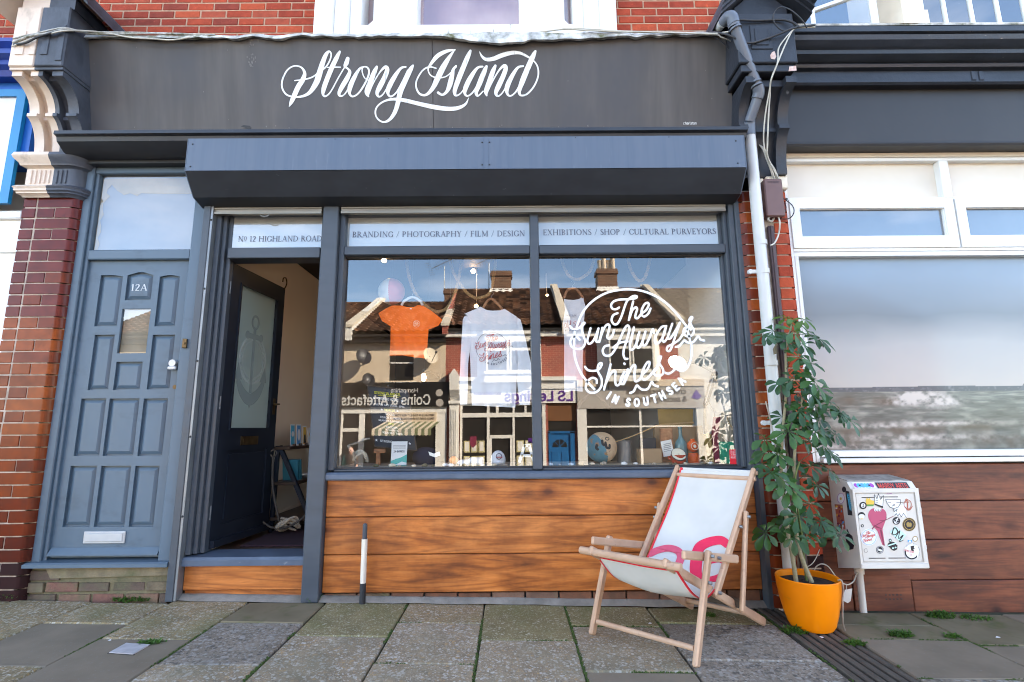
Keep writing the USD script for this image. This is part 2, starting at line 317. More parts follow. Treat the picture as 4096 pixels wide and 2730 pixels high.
surf('black_cornice_paint', (.010, .011, .015), (.022, .024, .032), rough=.38, scale=(2, 5, 9), detail=7, bump=.002, bscale=30, c3=(.34, .27, .22), c3scale=(9, 40, 45), c3at=(.70, .75))
surf('white_upvc', (.75, .735, .70), (.80, .785, .75), rough=.3, scale=(2, 2, 2))
surf('white_painted_stone', (.72, .70, .67), (.80, .78, .75), rough=.6, scale=(4, 4, 2), bump=.0015, bscale=30, c3=(.50, .47, .43), c3scale=(14, 8, 3), c3at=(.66, .85))
surf('stained_sill_stone', (.66, .64, .61), (.78, .76, .74), rough=.6, scale=(4, 4, 2), bump=.002, bscale=30, c3=(.22, .20, .17), c3scale=(26, 10, 8), c3at=(.60, .74))
surf('cream_stone', (.66, .56, .42), (.74, .64, .50), rough=.6, scale=(4, 4, 4), bump=.0015, bscale=30, c3=(.42, .35, .26), c3scale=(9, 9, 9), c3at=(.62, .8))
surf('cream_board', (.66, .58, .47), (.70, .62, .52), rough=.5, scale=(2, 2, 3))
surf('mauve_curtain', (.30, .17, .18), (.38, .225, .23), rough=.8, scale=(3, 3, 1))
surf('lead_sheet', (.22, .21, .19), (.60, .57, .52), rough=.6, scale=(12, 12, 12), bump=.003, bscale=30, c3=(.09, .085, .03), c3scale=(7, 7, 7), c3at=(.55, .68))
for i, c in enumerate([(.32, .050, .024), (.37, .060, .027), (.28, .043, .022), (.41, .072, .030), (.34, .066, .034), (.23, .042, .025)]):
    surf(f'red_brick_{i}', c, mul(c, .76), spec=.12, rough=.8, scale=(14, 14, 14), bump=.0022, bscale=90, c3=mul(c, 1.5), c3scale=(30, 30, 30), c3at=(.62, .78))
surf('pale_mortar', (.44, .27, .18), (.33, .20, .13), spec=.1, rough=.9, scale=(18, 18, 18), bump=.002, bscale=90)
surf('grey_mortar', (.50, .40, .32), (.30, .23, .18), rough=.9, scale=(18, 18, 18), bump=.002, bscale=90)
def glazed(name, c):
    surf(name, mul(c, .86), mul(c, .58), spec=.12, rough=.25, scale=(9, 9, 9), bump=.0008, bscale=25, coat=.10, crough=.10, c3=mul(c, .42), c3scale=(16, 16, 16), c3at=(.62, .8), rvar=.08)
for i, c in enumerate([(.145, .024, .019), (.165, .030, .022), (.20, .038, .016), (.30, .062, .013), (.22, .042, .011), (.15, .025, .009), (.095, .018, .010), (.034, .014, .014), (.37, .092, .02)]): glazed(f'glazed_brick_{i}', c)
for i, c in enumerate([(.155, .115, .07), (.19, .10, .065), (.20, .085, .06), (.11, .07, .05), (.23, .18, .11)]):
    surf(f'old_brick_{i}', c, mul(c, .65), rough=.85, scale=(12, 12, 12), bump=.004, bscale=70, c3=(.10, .10, .045), c3scale=(5, 5, 5), c3at=(.5, .7))
surf('mossy_mortar', (.17, .135, .075), (.10, .09, .045), rough=.9, scale=(10, 10, 10), bump=.004, bscale=70)
wood('stained_plank', (.40, .118, .020), (.52, .175, .040), (.17, .044, .009), grain=(1.7, 13, 13))
wood('red_stained_plank', (.150, .036, .013), (.215, .060, .022), (.055, .014, .006), grain=(1.7, 13, 13), rough=.5, coat=.05, lines=.7)
surf('chair_wood', (.56, .36, .235), (.44, .265, .165), rough=.6, scale=(4, 4, 4), detail=6, bump=.0004, bscale=60, c3=(.33, .19, .12), c3scale=(26, 26, 26), c3at=(.62, .78))
wood('dark_wood', (.05, .03, .02), (.075, .045, .03), (.025, .015, .01), knots=False)
wood('hanger_wood', (.42, .19, .085), (.52, .26, .13), (.3, .12, .05), grain=(10, 10, 10), knots=False)
wood('weathered_wood', (.42, .38, .33), (.55, .50, .44), (.22, .17, .13), grain=(22, 22, 3), knots=False, coat=0)
pebbled('pebble_slab', (.300, .228, .132), [(.40, .35, .27), (.54, .49, .41), (.27, .17, .09), (.40, .24, .10), (.54, .49, .41), (.15, .12, .08)], 105, moss=(.155, .145, .06), big=.40)
pebbled('pebble_slab_grey', (.315, .246, .165), [(.44, .40, .34), (.56, .52, .46), (.30, .20, .12), (.42, .27, .13), (.56, .51, .44), (.17, .14, .10)], 100, moss=(.20, .18, .12), big=.40)
pebbled('pebble_slab_green', (.245, .20, .102), [(.34, .31, .20), (.40, .36, .24), (.22, .17, .09), (.5, .46, .36)], 115, moss=(.12, .125, .045), big=.55)
pebbled('mottled_slab', (.265, .21, .158), [(.36, .33, .295), (.42, .385, .345), (.07, .065, .06), (.30, .275, .25), (.06, .055, .05)], 75, moss=(.22, .19, .15), big=.36, fleck=.7)
surf('smooth_slab', (.23, .182, .130), (.185, .146, .104), spec=.15, rough=.8, scale=(4, 4, 4), detail=8, bump=.0015, bscale=160, c3=(.23, .21, .18), c3scale=(60, 60, 60), c3at=(.6, .75))
surf('smooth_slab_dark', (.205, .165, .105), (.158, .128, .078), spec=.15, rough=.8, scale=(4, 4, 4), detail=8, bump=.0015, bscale=160, c3=(.10, .105, .04), c3scale=(5, 5, 5), c3at=(.52, .7))
surf('joint_soil', (.045, .042, .022), (.030, .036, .012), rough=.95, scale=(20, 20, 20), bump=.004, bscale=120)
surf('moss', (.055, .085, .012), (.035, .060, .008), rough=.95, scale=(30, 30, 30))
surf('grey_cement', (.30, .27, .23), (.20, .18, .15), rough=.9, scale=(8, 8, 8), bump=.004, bscale=60)
surf('iron_channel', (.085, .070, .055), (.055, .046, .036), rough=.7, scale=(8, 8, 8), bump=.001, bscale=120)
surf('white_cover', (.50, .46, .46), (.38, .35, .35), rough=.5, scale=(20, 20, 20))
surf('asphalt', (.06, .06, .062), (.045, .045, .047), rough=.9, scale=(30, 30, 30), bump=.003, bscale=200)
surf('far_paving', (.22, .20, .18), (.17, .155, .14), rough=.9, scale=(3, 3, 3))
surf('white_canvas', (.60, .575, .535), (.55, .53, .49), rough=.8, scale=(5, 5, 5), bump=.0006, bscale=260)
plain('red_tape', (.70, .016, .03), .55)
surf('red_patch', (.76, .014, .075), (.68, .012, .065), rough=.65, scale=(12, 12, 12))
surf('faded_red_patch', (.70, .10, .16), (.62, .075, .135), rough=.7, scale=(12, 12, 12))
surf('orange_pot_glaze', (.84, .225, .001), (.78, .20, .001), spec=.22, rough=.36, scale=(3, 3, 3), bump=.0005, bscale=40, c3=(.42, .16, .02), c3scale=(5, 5, 16), c3at=(.66, .92))
surf('soil', (.045, .028, .017), (.02, .013, .008), rough=.95, scale=(30, 30, 30), bump=.01, bscale=60)
surf('plant_stem', (.30, .25, .15), (.22, .19, .10), rough=.7, scale=(20, 20, 60))
surf('green_stem', (.14, .17, .04), (.10, .13, .03), rough=.6, scale=(20, 20, 20))
def leafy(name, c, tr, rough=.32):
    N = {'tc': ('texture_coordinate', {}), 'n': ('noise_texture', {'scale': 14.0, 'detail': 3.0}), 'r': ('rgb_ramp', {'ramp': [(.3, mul(c, .7)), (.7, mul(c, 1.25))]}),
         'p': ('principled_bsdf', {'roughness': rough, 'specular_ior_level': .5}), 't': ('translucent_bsdf', {'color': L(tr)}), 'x': ('mix_closure', {'fac': .25})}
    MATS[name] = usdkit.material(stage, f'/World/Looks/{name}', N, [('tc.object', 'n.vector'), ('n.fac', 'r.fac'), ('r.color', 'p.base_color'), ('p.BSDF', 'x.closure1'), ('t.BSDF', 'x.closure2')], surface='x.closure')
leafy('leaf_dark', (.034, .094, .022), (.05, .12, .02)); leafy('leaf_mid', (.056, .140, .028), (.06, .15, .02)); leafy('leaf_blue', (.050, .115, .046), (.06, .14, .04)); leafy('leaf_young', (.085, .17, .02), (.14, .26, .02), .4)
leafy('weed_green', (.06, .14, .015), (.1, .22, .02), .6)
surf('grey_plastic', (.105, .115, .140), (.125, .135, .16), rough=.3, scale=(4, 4, 4))
surf('white_plastic', (.52, .51, .49), (.59, .58, .56), rough=.35, scale=(6, 6, 3), c3=(.46, .45, .45), c3scale=(14, 14, 5), c3at=(.64, .8))
surf('brown_plastic', (.115, .058, .052), (.14, .074, .066), rough=.5, scale=(6, 6, 6))
surf('brown_duct_paint', (.062, .038, .042), (.08, .05, .052), rough=.5, scale=(6, 6, 3))
surf('cable_white', (.58, .54, .46), (.42, .38, .31), rough=.5, scale=(12, 12, 12))
surf('cable_black', (.022, .022, .026), (.035, .033, .035), rough=.5, scale=(12, 12, 12))
surf('box_cream', (.66, .61, .55), (.60, .55, .49), rough=.45, scale=(5, 5, 5), c3=(.40, .35, .29), c3scale=(4, 4, 7), c3at=(.66, .85))
surf('box_top_dirt', (.42, .38, .33), (.18, .16, .14), rough=.7, scale=(14, 14, 14))
surf('bare_metal', (.55, .56, .58), (.45, .46, .48), rough=.35, metallic=.9, scale=(6, 6, 30))
surf('galvanised', (.19, .20, .21), (.28, .29, .30), rough=.42, metallic=.6, scale=(5, 5, 3))
surf('brass', (.16, .10, .045), (.10, .065, .03), rough=.4, metallic=.8, scale=(20, 20, 20))
surf('chrome', (.48, .48, .49), (.42, .42, .43), rough=.3, metallic=.35, scale=(6, 6, 6))
surf('aluminium_rail', (.30, .27, .22), (.22, .19, .15), rough=.4, metallic=.5, scale=(2, 10, 30))
surf('letter_white', (.80, .785, .75), (.78, .765, .73), rough=.5, scale=(10, 10, 10))
surf('brush_white', (.82, .805, .77), (.44, .43, .42), rough=.5, scale=(70, 30, 8), detail=3, lo=.55, hi=.72)
plain('vinyl_white', (.82, .805, .77), .45)
surf('frosted_film', (.40, .40, .40), (.36, .36, .36), rough=.5, scale=(2, 2, 2))
plain('grey_letter', (.10, .10, .13), .5)
surf('blue_paint', (.010, .10, .42), (.012, .12, .48), rough=.4, scale=(4, 4, 4))
surf('bright_blue_paint', (.005, .18, .40), (.006, .20, .44), rough=.35, scale=(4, 4, 4))
surf('deep_blue_paint', (.012, .03, .22), (.014, .05, .30), rough=.35, scale=(5, 5, 9), c3=(.3, .3, .32), c3scale=(12, 30, 40), c3at=(.66, .75))
surf('poster_sheet', (.70, .69, .68), (.78, .77, .76), rough=.4, scale=(1.5, 1.5, 4), distort=1.5)
glass('shop_glass', .165); glass('far_glass', .07); glass('upper_glass', .22); glass('fan_glass', .13)
glass('frosted_glass', .05, .2, (.75, .8, .78), veil=(.60, .70, .66), veilw=.75)

# ================================================================ the ground
def prism_z(pts_xy, z0, z1):
    return flat(Polygon(pts_xy), ((0, 0, z0), (1, 0, 0), (0, 1, 0)), z1 - z0)
def slope_z(m, k=1.0):
    v, f = m; v = v.copy(); v[:, 2] += gz(v[:, 0]) * k; return v, f

GROUND_Y0 = -4.35                                  # kerb line on our side
def sheet(x0, x1, y0, y1, z0, z1):                 # z0 at y0, z1 at y1, with the fall along the street
    v = np.array([[x0, y0, z0], [x1, y0, z0], [x1, y1, z1], [x0, y1, z1]], float)
    return v, np.array([[0, 1, 2], [0, 2, 3]])
structure('road', sheet(-90, 90, -12.6, GROUND_Y0 - .12, -1.20, -.16), 'asphalt')
structure('kerb', slope_z(join(*[box(-9 + .92 * k, -9 + .92 * k + .91, GROUND_Y0 - .13, GROUND_Y0 - .005, -.35, -.004, .012) for k in range(20)])), 'far_paving')
structure('terrain', sheet(-300, 300, -300, 300, -1.6, -1.6), 'asphalt')
structure('far_pavement', join(box(-40, 40, -15.3, -12.6, -1.5, -1.10), box(-40, 40, -14.0, -12.62, -1.5, -1.099)), 'far_paving')

pave = thing('pavement', None, None, kind='structure')
part('bed', slope_z(box(-9, 9, GROUND_Y0, .10, -.25, -.022)), 'joint_soil', pave)
J = .0065
def slab(x0, x1, y0, y1, m, skew0=0.0, skew1=0.0):
    a, b, c, d = (rnd.uniform(-.004, .004) for _ in range(4))
    p = [(x0 + J + skew0 * 0, y0 + J), (x1 - J, y0 + J), (x1 - J, y1 - J), (x0 + J, y1 - J)]
    lo = [[q[0] + rnd.uniform(-.003, .003), q[1] + rnd.uniform(-.003, .003)] for q in p]
    ins = [(.006, .006), (-.006, .006), (-.006, -.006), (.006, -.006)]
    tilt = [rnd.uniform(-.005, .003) for _ in range(4)]
    v = [[q[0], q[1], gz(q[0]) - .06] for q in lo] + [[q[0], q[1], gz(q[0]) - .008 + t] for q, t in zip(lo, tilt)] + \
        [[q[0] + i[0], q[1] + i[1], gz(q[0]) + t] for q, i, t in zip(lo, ins, tilt)]
    f = []
    for k in range(4):
        n = (k + 1) % 4
        f += [[k, n, 4 + n], [k, 4 + n, 4 + k], [4 + k, 4 + n, 8 + n], [4 + k, 8 + n, 8 + k]]
    f += [[8, 9, 10], [8, 10, 11]]
    part('slab', (np.array(v), np.array(f)), m, pave)
P, Pg, Gr, Mo, Sm, Sd = 'pebble_slab', 'pebble_slab_grey', 'pebble_slab_green', 'mottled_slab', 'smooth_slab', 'smooth_slab_dark'
COLS = [
    (-4.45, -3.92, [-.06, -.55, -1.1], [P, Sm, P]), (-3.92, -3.40, [-.06, -.35, -.9, -1.4], [P, P, Sm, P]),
    (-3.40, -2.86, [-.06, -.72, -1.3], [P, P, Sm]), (-2.86, -2.33, [-.08, -.46, -1.02, -1.6], [P, Sm, P, Sm]),
    (-2.33, -1.81, [-.04, -.68, -1.32], [P, Sm, P]), (-1.81, -1.28, [-.05, -.42, -.98, -1.55], [Sd, Mo, Pg, Pg]),
    (-1.28, -.72, [-.01, -.60, -1.18], [Gr, Pg, P]), (-.72, -.19, [-.01, -.385, -.94, -1.5], [P, Pg, Pg, P]),
    (-.19, .36, [-.03, -.63, -1.25], [Gr, Pg, Pg]), (.36, .92, [-.04, -.40, -1.0, -1.52], [Gr, Pg, Sm, Pg]),
    (.92, 1.655, [-.05, -.34, -.86, -1.42], [Gr, Mo, Mo, Mo]),
    (2.01, 2.68, [-.10, -.33, -.55, -1.03, -1.6], [Sd, Sd, Sm, Mo, Mo]), (2.68, 3.30, [-.10, -.62, -1.05, -1.6], [Sd, Sm, Mo, Mo]), (3.30, 3.92, [-.10, -.45, -1.05], [Sm, Sm, Mo]), (3.92, 4.6, [-.10, -.8], [Sm, Mo])]
for x0, x1, ys, ms in COLS:
    edge = ys[0] + .0
    ys = list(ys); ms = list(ms); k = 0
    while ys[-1] > GROUND_Y0 + .5:
        ys.append(max(ys[-1] - rnd.choice([.5, .56, .62]), GROUND_Y0)); 
        if len(ms) < len(ys) - 1: ms.append(rnd.choice([P, Pg, Sm, Pg]))
    if ys[-1] > GROUND_Y0: ys.append(GROUND_Y0); ms.append(P)
    for a, b, m in zip(ys[:-1], ys[1:], ms): slab(x0, x1, b, a, m)
# cement fillet along the foot of the shopfront
pts = []
fil = []
for i in range(60):
    x = -2.42 + i * .073; w = .035 + .03 * meshkit.noise(np.array([x * 6, 0, 3.0])); h = .012 + .012 * meshkit.noise(np.array([x * 9, 4, 1.0]))
    fil.append((x, w, h))
v, f = [], []
for i, (x, w, h) in enumerate(fil):
    g = gz(x); v += [[x, .03, g + .03], [x, -.005, g + h + .012], [x, -w, g + .003]]
    if i: a = 3 * (i - 1); f += [[a + k, a + k + 1, a + k + 4] for k in (0, 1)] + [[a + k, a + k + 4, a + k + 3] for k in (0, 1)]
part('cement_fillet', (np.array(v), np.array(f)[:, ::-1]), 'grey_cement', pave, smooth=60)
# moss in the joints near the camera side
ms = []
for x0, y0, y1 in [(-1.28, -1.2, -.3), (-.72, -1.2, -.05), (-.19, -1.3, -.3), (.36, -1.35, -.05), (.92, -1.1, -.1), (-1.81, -1.1, -.2), (-2.33, -1.1, -.4), (1.66, -1.2, -.1), (2.02, -.9, -.15), (2.68, -.8, -.2)]:
    for k in range(int((y1 - y0) * 330)):
        y = rnd.uniform(y0, y1)
        if meshkit.noise(np.array([x0 * 3, y * 5, 2.0])) < .42: continue
        s = rnd.uniform(.002, .005); c = (x0 + rnd.gauss(0, .0045), y, gz(x0) - .010 + rnd.uniform(0, .010))
        ms.append(ball(c, s, 0, (1.3, 1.3, .9)))
for x0, x1, y in [(-1.28, -.72, -1.18), (-.72, -.19, -.385), (-.72, -.19, -.94), (-.19, .36, -.63), (.36, .92, -1.0), (.36, .92, -.4), (2.01, 2.68, -.55), (2.01, 2.7, -1.03), (2.68, 3.3, -.62)]:
    for k in range(int((x1 - x0) * 300)):
        x = rnd.uniform(x0, x1)
        if meshkit.noise(np.array([x * 6, y * 3, 7.0])) < .45: continue
        s = rnd.uniform(.002, .005); ms.append(ball((x, y + rnd.gauss(0, .004), gz(x) - .009 + rnd.uniform(0, .009)), s, 0, (1.3, 1.3, .9)))
part('joint_moss', join(ms), 'moss', pave, kind='stuff')

ch = thing('drain_channel', 'ribbed cast iron drain channel crossing the pavement from the orange pot', 'drain channel', (1.83, -.6, gz(1.83)))
part('trough', slope_z(box(1.665, 2.0, GROUND_Y0, -.02, -.05, -.012)), 'iron_channel', ch)
for k in range(6):
    x = 1.675 + k * .055
    part('rib', slope_z(box(x, x + .036, GROUND_Y0, -.02, -.02, .006 - .002 * (k % 2), .006)), 'iron_channel', ch)
cv = thing('pavement_cover', 'small square white stop tap cover set in the grey slab', 'cover', (-2.06, -.82, gz(-2.06)))
part('lid', slope_z(prism_z([(-2.128, -.872), (-1.99, -.888), (-1.988, -.767), (-2.128, -.752)], -.02, .007)), 'white_cover', cv)
part('rim', slope_z(join(*[flat(LineString([(-2.128, -.872), (-1.99, -.888)] if k == 0 else [(-2.128, -.752), (-1.988, -.767)]).buffer(.009), ((0, 0, -.01), (1, 0, 0), (0, 1, 0)), .014) for k in range(2)])), 'iron_channel', cv)

# ================================================================ brickwork
def brick(parent, x0, x1, y0, y1, z0, z1, m, b=.004):
    part('brick', box(x0 + rnd.uniform(0, .002), x1 - rnd.uniform(0, .002), y0 + rnd.uniform(-.002, .002), y1, z0 + rnd.uniform(0, .0015), z1 - rnd.uniform(0, .0015), min(b, .003)), m, parent)
def stretcher_bond(parent, x0, x1, z0, z1, y, L_, H_, mats, gap=.010, depth=.05, phase=0.0):
    n = 0; z = z0
    while z < z1 - .01:
        x = x0 - (L_ / 2 if n % 2 else 0) - phase
        while x < x1 - .01:
            a, b = max(x, x0), min(x + L_ - gap, x1)
            if b - a > .02: brick(parent, a, b, y, y + depth, z, min(z + H_ - gap, z1), rnd.choice(mats))
            x += L_
        z += H_; n += 1
RB = [f'red_brick_{i}' for i in (0, 0, 1, 1, 2, 3, 4, 5)]

N_ = {'tc': ('texture_coordinate', {}), 'm': ('mapping', {'rotation': (math.pi / 2, 0, 0)}), 'b': ('brick_texture', {'color1': (.34, .062, .036), 'color2': (.25, .045, .03), 'mortar': (.42, .28, .19), 'scale': 1.0, 'mortar_size': .006, 'brick_width': .225, 'row_height': .075}), 'p': ('principled_bsdf', {'roughness': .8})}
MATS['far_red_brick'] = usdkit.material(stage, '/World/Looks/far_red_brick', N_, [('tc.object', 'm.vector'), ('m.vector', 'b.vector'), ('b.color', 'p.base_color')], surface='p.BSDF')

wall = thing('brick_building', 'red brick upper wall with a white stone window above the dark shop sign', 'building', (0, .1, 4.3))
WY = .10
part('wall_core', box(-4.9, -1.66, WY + .004, .35, 4.2, 5.02), 'pale_mortar', wall); part('wall_core', box(.93, 2.15, WY + .004, .35, 4.2, 5.02), 'pale_mortar', wall)
part('upper_wall', join(box(-24, 16, WY + .03, 7.0, 5.6, 8.3), box(-24, -4.9, WY, 7.0, 3.6, 5.6), box(-4.9, -1.66, WY, .35, 5.02, 5.6), box(.93, 2.15, WY, .35, 5.02, 5.6)), 'far_red_brick', wall)
part('roof', join(hull([[-24, -.15, 8.3], [16, -.15, 8.3], [-24, 7.1, 8.3], [16, 7.1, 8.3], [-24, 3.5, 10.6], [16, 3.5, 10.6]])), 'asphalt', wall)
stretcher_bond(wall, -4.9, -1.68, 4.44, 5.01, WY, .225, .0755, RB, phase=.03)
stretcher_bond(wall, .935, 2.15, 4.44, 5.01, WY, .225, .0755, RB, phase=.08)
# the white stone window
sur = part('window_surround', join(box(-1.66, -1.50, .02, .35, 4.3, 5.6, .006), box(-1.50, -1.38, .055, .35, 4.3, 5.6, .006), box(-1.38, -1.28, .10, .35, 4.3, 5.6, .006)), 'white_painted_stone', wall)
part('window_surround', join(box(.79, .93, .02, .35, 4.3, 5.6, .006), box(.66, .79, .055, .35, 4.3, 5.6, .006), box(.57, .66, .10, .35, 4.3, 5.6, .006)), 'white_painted_stone', wall)
part('window_pier', join(box(-1.19, -.80, .14, .42, 4.5, 5.6, .008), hull([[-1.215, .10, 4.62], [-1.215, .10, 4.66], [-.87, .10, 4.66], [-.79, .10, 4.62], [-1.15, .13, 4.76], [-.90, .13, 4.76], [-1.215, .4, 4.62], [-.79, .4, 4.62]])), 'white_painted_stone', wall)
part('window_pier', join(box(.10, .50, .14, .42, 4.5, 5.6, .008), hull([[.10, .10, 4.62], [.17, .10, 4.66], [.525, .10, 4.66], [.525, .10, 4.62], [.21, .13, 4.76], [.46, .13, 4.76], [.525, .4, 4.62], [.10, .4, 4.62]])), 'white_painted_stone', wall)
part('window_sill', join(hull([[-1.28, -.02, 4.46], [.60, -.02, 4.46], [-1.28, -.02, 4.55], [.60, -.02, 4.55], [-1.2, .3, 4.66], [.55, .3, 4.66], [-1.28, .3, 4.46], [.60, .3, 4.46]]), box(-1.31, .63, -.035, .1, 4.40, 4.459, .01)), 'stained_sill_stone', wall)
win = part('window', join(box(-1.28, -1.19, .30, .34, 4.5, 5.6), box(-.80, .10, .30, .34, 4.5, 5.6), box(.50, .57, .30, .34, 4.5, 5.6)), 'mauve_curtain', wall)
part('pane', sheet(-1.28, .57, .285, .286, 4.5, 5.6), 'upper_glass', win)
part('reveal', join(box(-1.28, .57, .36, .40, 4.4, 5.6)), 'mauve_curtain', wall)
# the body of the shop behind its front, so that the rooms are dark
body = part('back_wall', join(box(-3.5, 2.2, 6.6, 6.8, -.1, 4.2), box(-3.72, -3.44, .2, 6.7, -.1, 5.0), box(2.02, 2.2, .12, 6.7, -.1, 5.0), box(-3.5, 2.1, .2, 6.7, 3.45, 3.65)), 'pale_mortar', wall)

# ================================================================ glazed brick pilasters and corbels
def rounded_brick(parent, x0, x1, y0, y1, z0, z1, m, left=False, r=.075):
    xs = [(x1 - r + r * math.sin(t), y0 + r - r * math.cos(t)) for t in np.linspace(0, math.pi / 2, 7)]
    p = [(x0, y1), (x0, y0)] + xs + [(x1, y1)]
    if left: p = [(x0 + x1 - a, b) for a, b in p]
    part('brick', prism_z(p, z0, z1), m, parent, smooth=40)
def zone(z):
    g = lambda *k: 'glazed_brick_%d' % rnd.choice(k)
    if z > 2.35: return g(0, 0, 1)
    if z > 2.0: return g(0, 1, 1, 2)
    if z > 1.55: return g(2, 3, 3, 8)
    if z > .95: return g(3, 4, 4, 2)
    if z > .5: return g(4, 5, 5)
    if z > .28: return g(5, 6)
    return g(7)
CH = .0865
lp = thing('glazed_pilaster', 'glossy brown glazed brick pilaster at the left of the blue door, dark at its foot', 'pilaster', (-3.5, -.1, 0))
part('core', join(box(-3.75, -3.40, -.0845, .2, 0, 2.99), box(-3.45, -3.352, -.045, .2, 0, 2.99)), 'grey_mortar', lp)
n, z = 0, 2.992 - CH
while z > -.05:
    zz = max(z, .03); h = z + CH - .009
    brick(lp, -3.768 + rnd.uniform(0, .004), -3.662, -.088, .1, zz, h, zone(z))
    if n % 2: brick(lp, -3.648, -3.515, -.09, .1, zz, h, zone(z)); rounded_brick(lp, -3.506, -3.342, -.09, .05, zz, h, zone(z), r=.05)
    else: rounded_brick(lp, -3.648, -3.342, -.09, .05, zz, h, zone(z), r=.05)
    z -= CH; n += 1

def S_profile(off=0.0):
    up = [(-.40, 3.84), (-.40, 3.80)] + [(-.40 + .175 * math.sin(t), 3.80 - .17 * (1 - math.cos(t)) - .02 * t) for t in np.linspace(.2, math.pi / 2, 8)] + [(-.215, 3.605)]
    lo = [(-.245, 3.60), (-.245, 3.575)] + [(-.245 + .10 * math.sin(t), 3.575 - .2 * (1 - math.cos(t)) - .03 * t) for t in np.linspace(.2, math.pi / 2, 7)] + [(-.14, 3.31)]
    return [(y + off, z) for y, z in up + lo] + [(.06, 3.31), (.06, 3.84)]
def loft(outline, normals, prof):
    v, f = [], []; m = len(outline)
    for o, z in prof:
        for (x, y), (nx, ny) in zip(outline, normals): v.append([x + nx * o, y + ny * o, z])
    for i in range(len(prof) - 1):
        for k in range(m - 1):
            a = i * m + k; f += [[a, a + 1, a + m + 1], [a, a + m + 1, a + m]]
    return np.array(v), np.array(f)[:, ::-1] if False else np.array(f)
def hood(x0, x1, zl, zt, y0, y1, th=.085, xm=None):
    """the two raking mouldings of a little gable, stepped underneath"""
    xm = (x0 + x1) / 2 if xm is None else xm; ms = []
    for (a, b, yy) in ((0.0, th * .45, y0), (th * .45, th * .75, y0 + .035), (th * .75, th, y0 + .07)):
        ms.append((prism_y([(x0, zl - a), (xm, zt - a), (xm, zt - b - .004), (x0, zl - b - .004)], yy, y1), prism_y([(xm, zt - a), (x1, zl - a), (x1, zl - b - .004), (xm, zt - b - .004)], yy, y1)))
    return join([q[0] for q in ms]), join([q[1] for q in ms])
cl = thing('corbel_bracket', 'carved scroll corbel painted half cream and half dark grey, left of the sign', 'corbel', (-3.5, -.2, 3.3))
XS = -3.495
part('scroll', prism_x(S_profile(), -3.69, -3.615), 'cream_corbel_paint', cl, smooth=35)
part('scroll', prism_x(S_profile(), -3.55, XS), 'cream_corbel_paint', cl, smooth=35)
part('scroll', prism_x(S_profile(), XS + .0005, -3.462), 'dark_corbel_paint', cl, smooth=35)
part('scroll', prism_x(S_profile(), -3.392, -3.312), 'dark_corbel_paint', cl, smooth=35)
part('scroll_panel', prism_x(S_profile(.055), -3.615, -3.55), 'cream_corbel_paint', cl, smooth=35)
part('scroll_panel', prism_x(S_profile(.055), -3.462, -3.392), 'dark_corbel_paint', cl, smooth=35)
part('block', join(box(-3.705, XS - .02, -.43, .06, 3.86, 4.36, .008), box(-3.66, -3.60, -.436, -.40, 3.95, 4.15, .003), box(-3.56, XS - .02, -.436, -.40, 3.95, 4.15, .003), box(-3.70, XS - .02, -.415, .05, 3.84, 3.8605)), 'cream_corbel_paint', cl)
part('block', join(box(XS - .0195, -3.30, -.43, .06, 3.86, 4.36, .008), box(XS + .02, -3.42, -.436, -.40, 3.95, 4.15, .003), box(-3.36, -3.31, -.436, -.40, 3.90, 4.2, .003), box(XS - .0195, -3.305, -.415, .05, 3.84, 3.8605)), 'dark_corbel_paint', cl)
part('tympanum', prism_y([(-3.70, 4.361), (XS, 4.361), (XS, 4.66), (-3.70, 4.44)], -.40, .06), 'cream_corbel_paint', cl)
part('tympanum', prism_y([(XS + .001, 4.361), (-3.30, 4.361), (-3.30, 4.44), (XS + .001, 4.66)], -.40, .06), 'dark_corbel_paint', cl)
a, b = hood(-3.865, -3.135, 4.42, 4.80, -.55, .09)
part('hood_moulding', a, 'cream_corbel_paint', cl); part('hood_moulding', b, 'dark_corbel_paint', cl)
t = np.linspace(0, math.pi / 2, 7); r = .09
prof = [(.02, 3.325), (.062, 3.322), (.07, 3.295), (.062, 3.275), (.036, 3.245), (.030, 3.228), (.010, 3.222), (.0, 3.212), (.0, 3.075), (.035, 3.062), (.05, 3.045), (.04, 3.03), (.042, 3.018), (.028, 3.008), (.03, 2.998), (.008, 2.988), (.0, 2.975)]
ol = [(-3.755, .06), (-3.755, -.11), (-3.60, -.11), (XS - .05, -.11)]; nl = [(-1, 0), (-1, -1), (0, -1), (0, -1)]
part('capital', loft(ol, nl, prof), 'cream_corbel_paint', cl, smooth=35)
ol = [(XS - .05, -.11)] + [(-3.335 - r + r * math.sin(q), -.11 + r - r * math.cos(q)) for q in t] + [(-3.335, .02)]; nl = [(0, -1)] + [(math.sin(q), -math.cos(q)) for q in t] + [(1, 0)]
part('capital', loft(ol, nl, prof), 'dark_corbel_paint', cl, smooth=35)
part('flute', join(*[box(x, x + .014, -.118, -.10, 3.09, 3.20, .004) for x in (-3.72, -3.685, -3.65, -3.615, -3.58)]), 'cream_corbel_paint', cl)
part('flute', join(*[box(x, x + .014, -.118, -.10, 3.09, 3.20, .004) for x in (-3.52, -3.485, -3.45)]), 'dark_corbel_paint', cl)

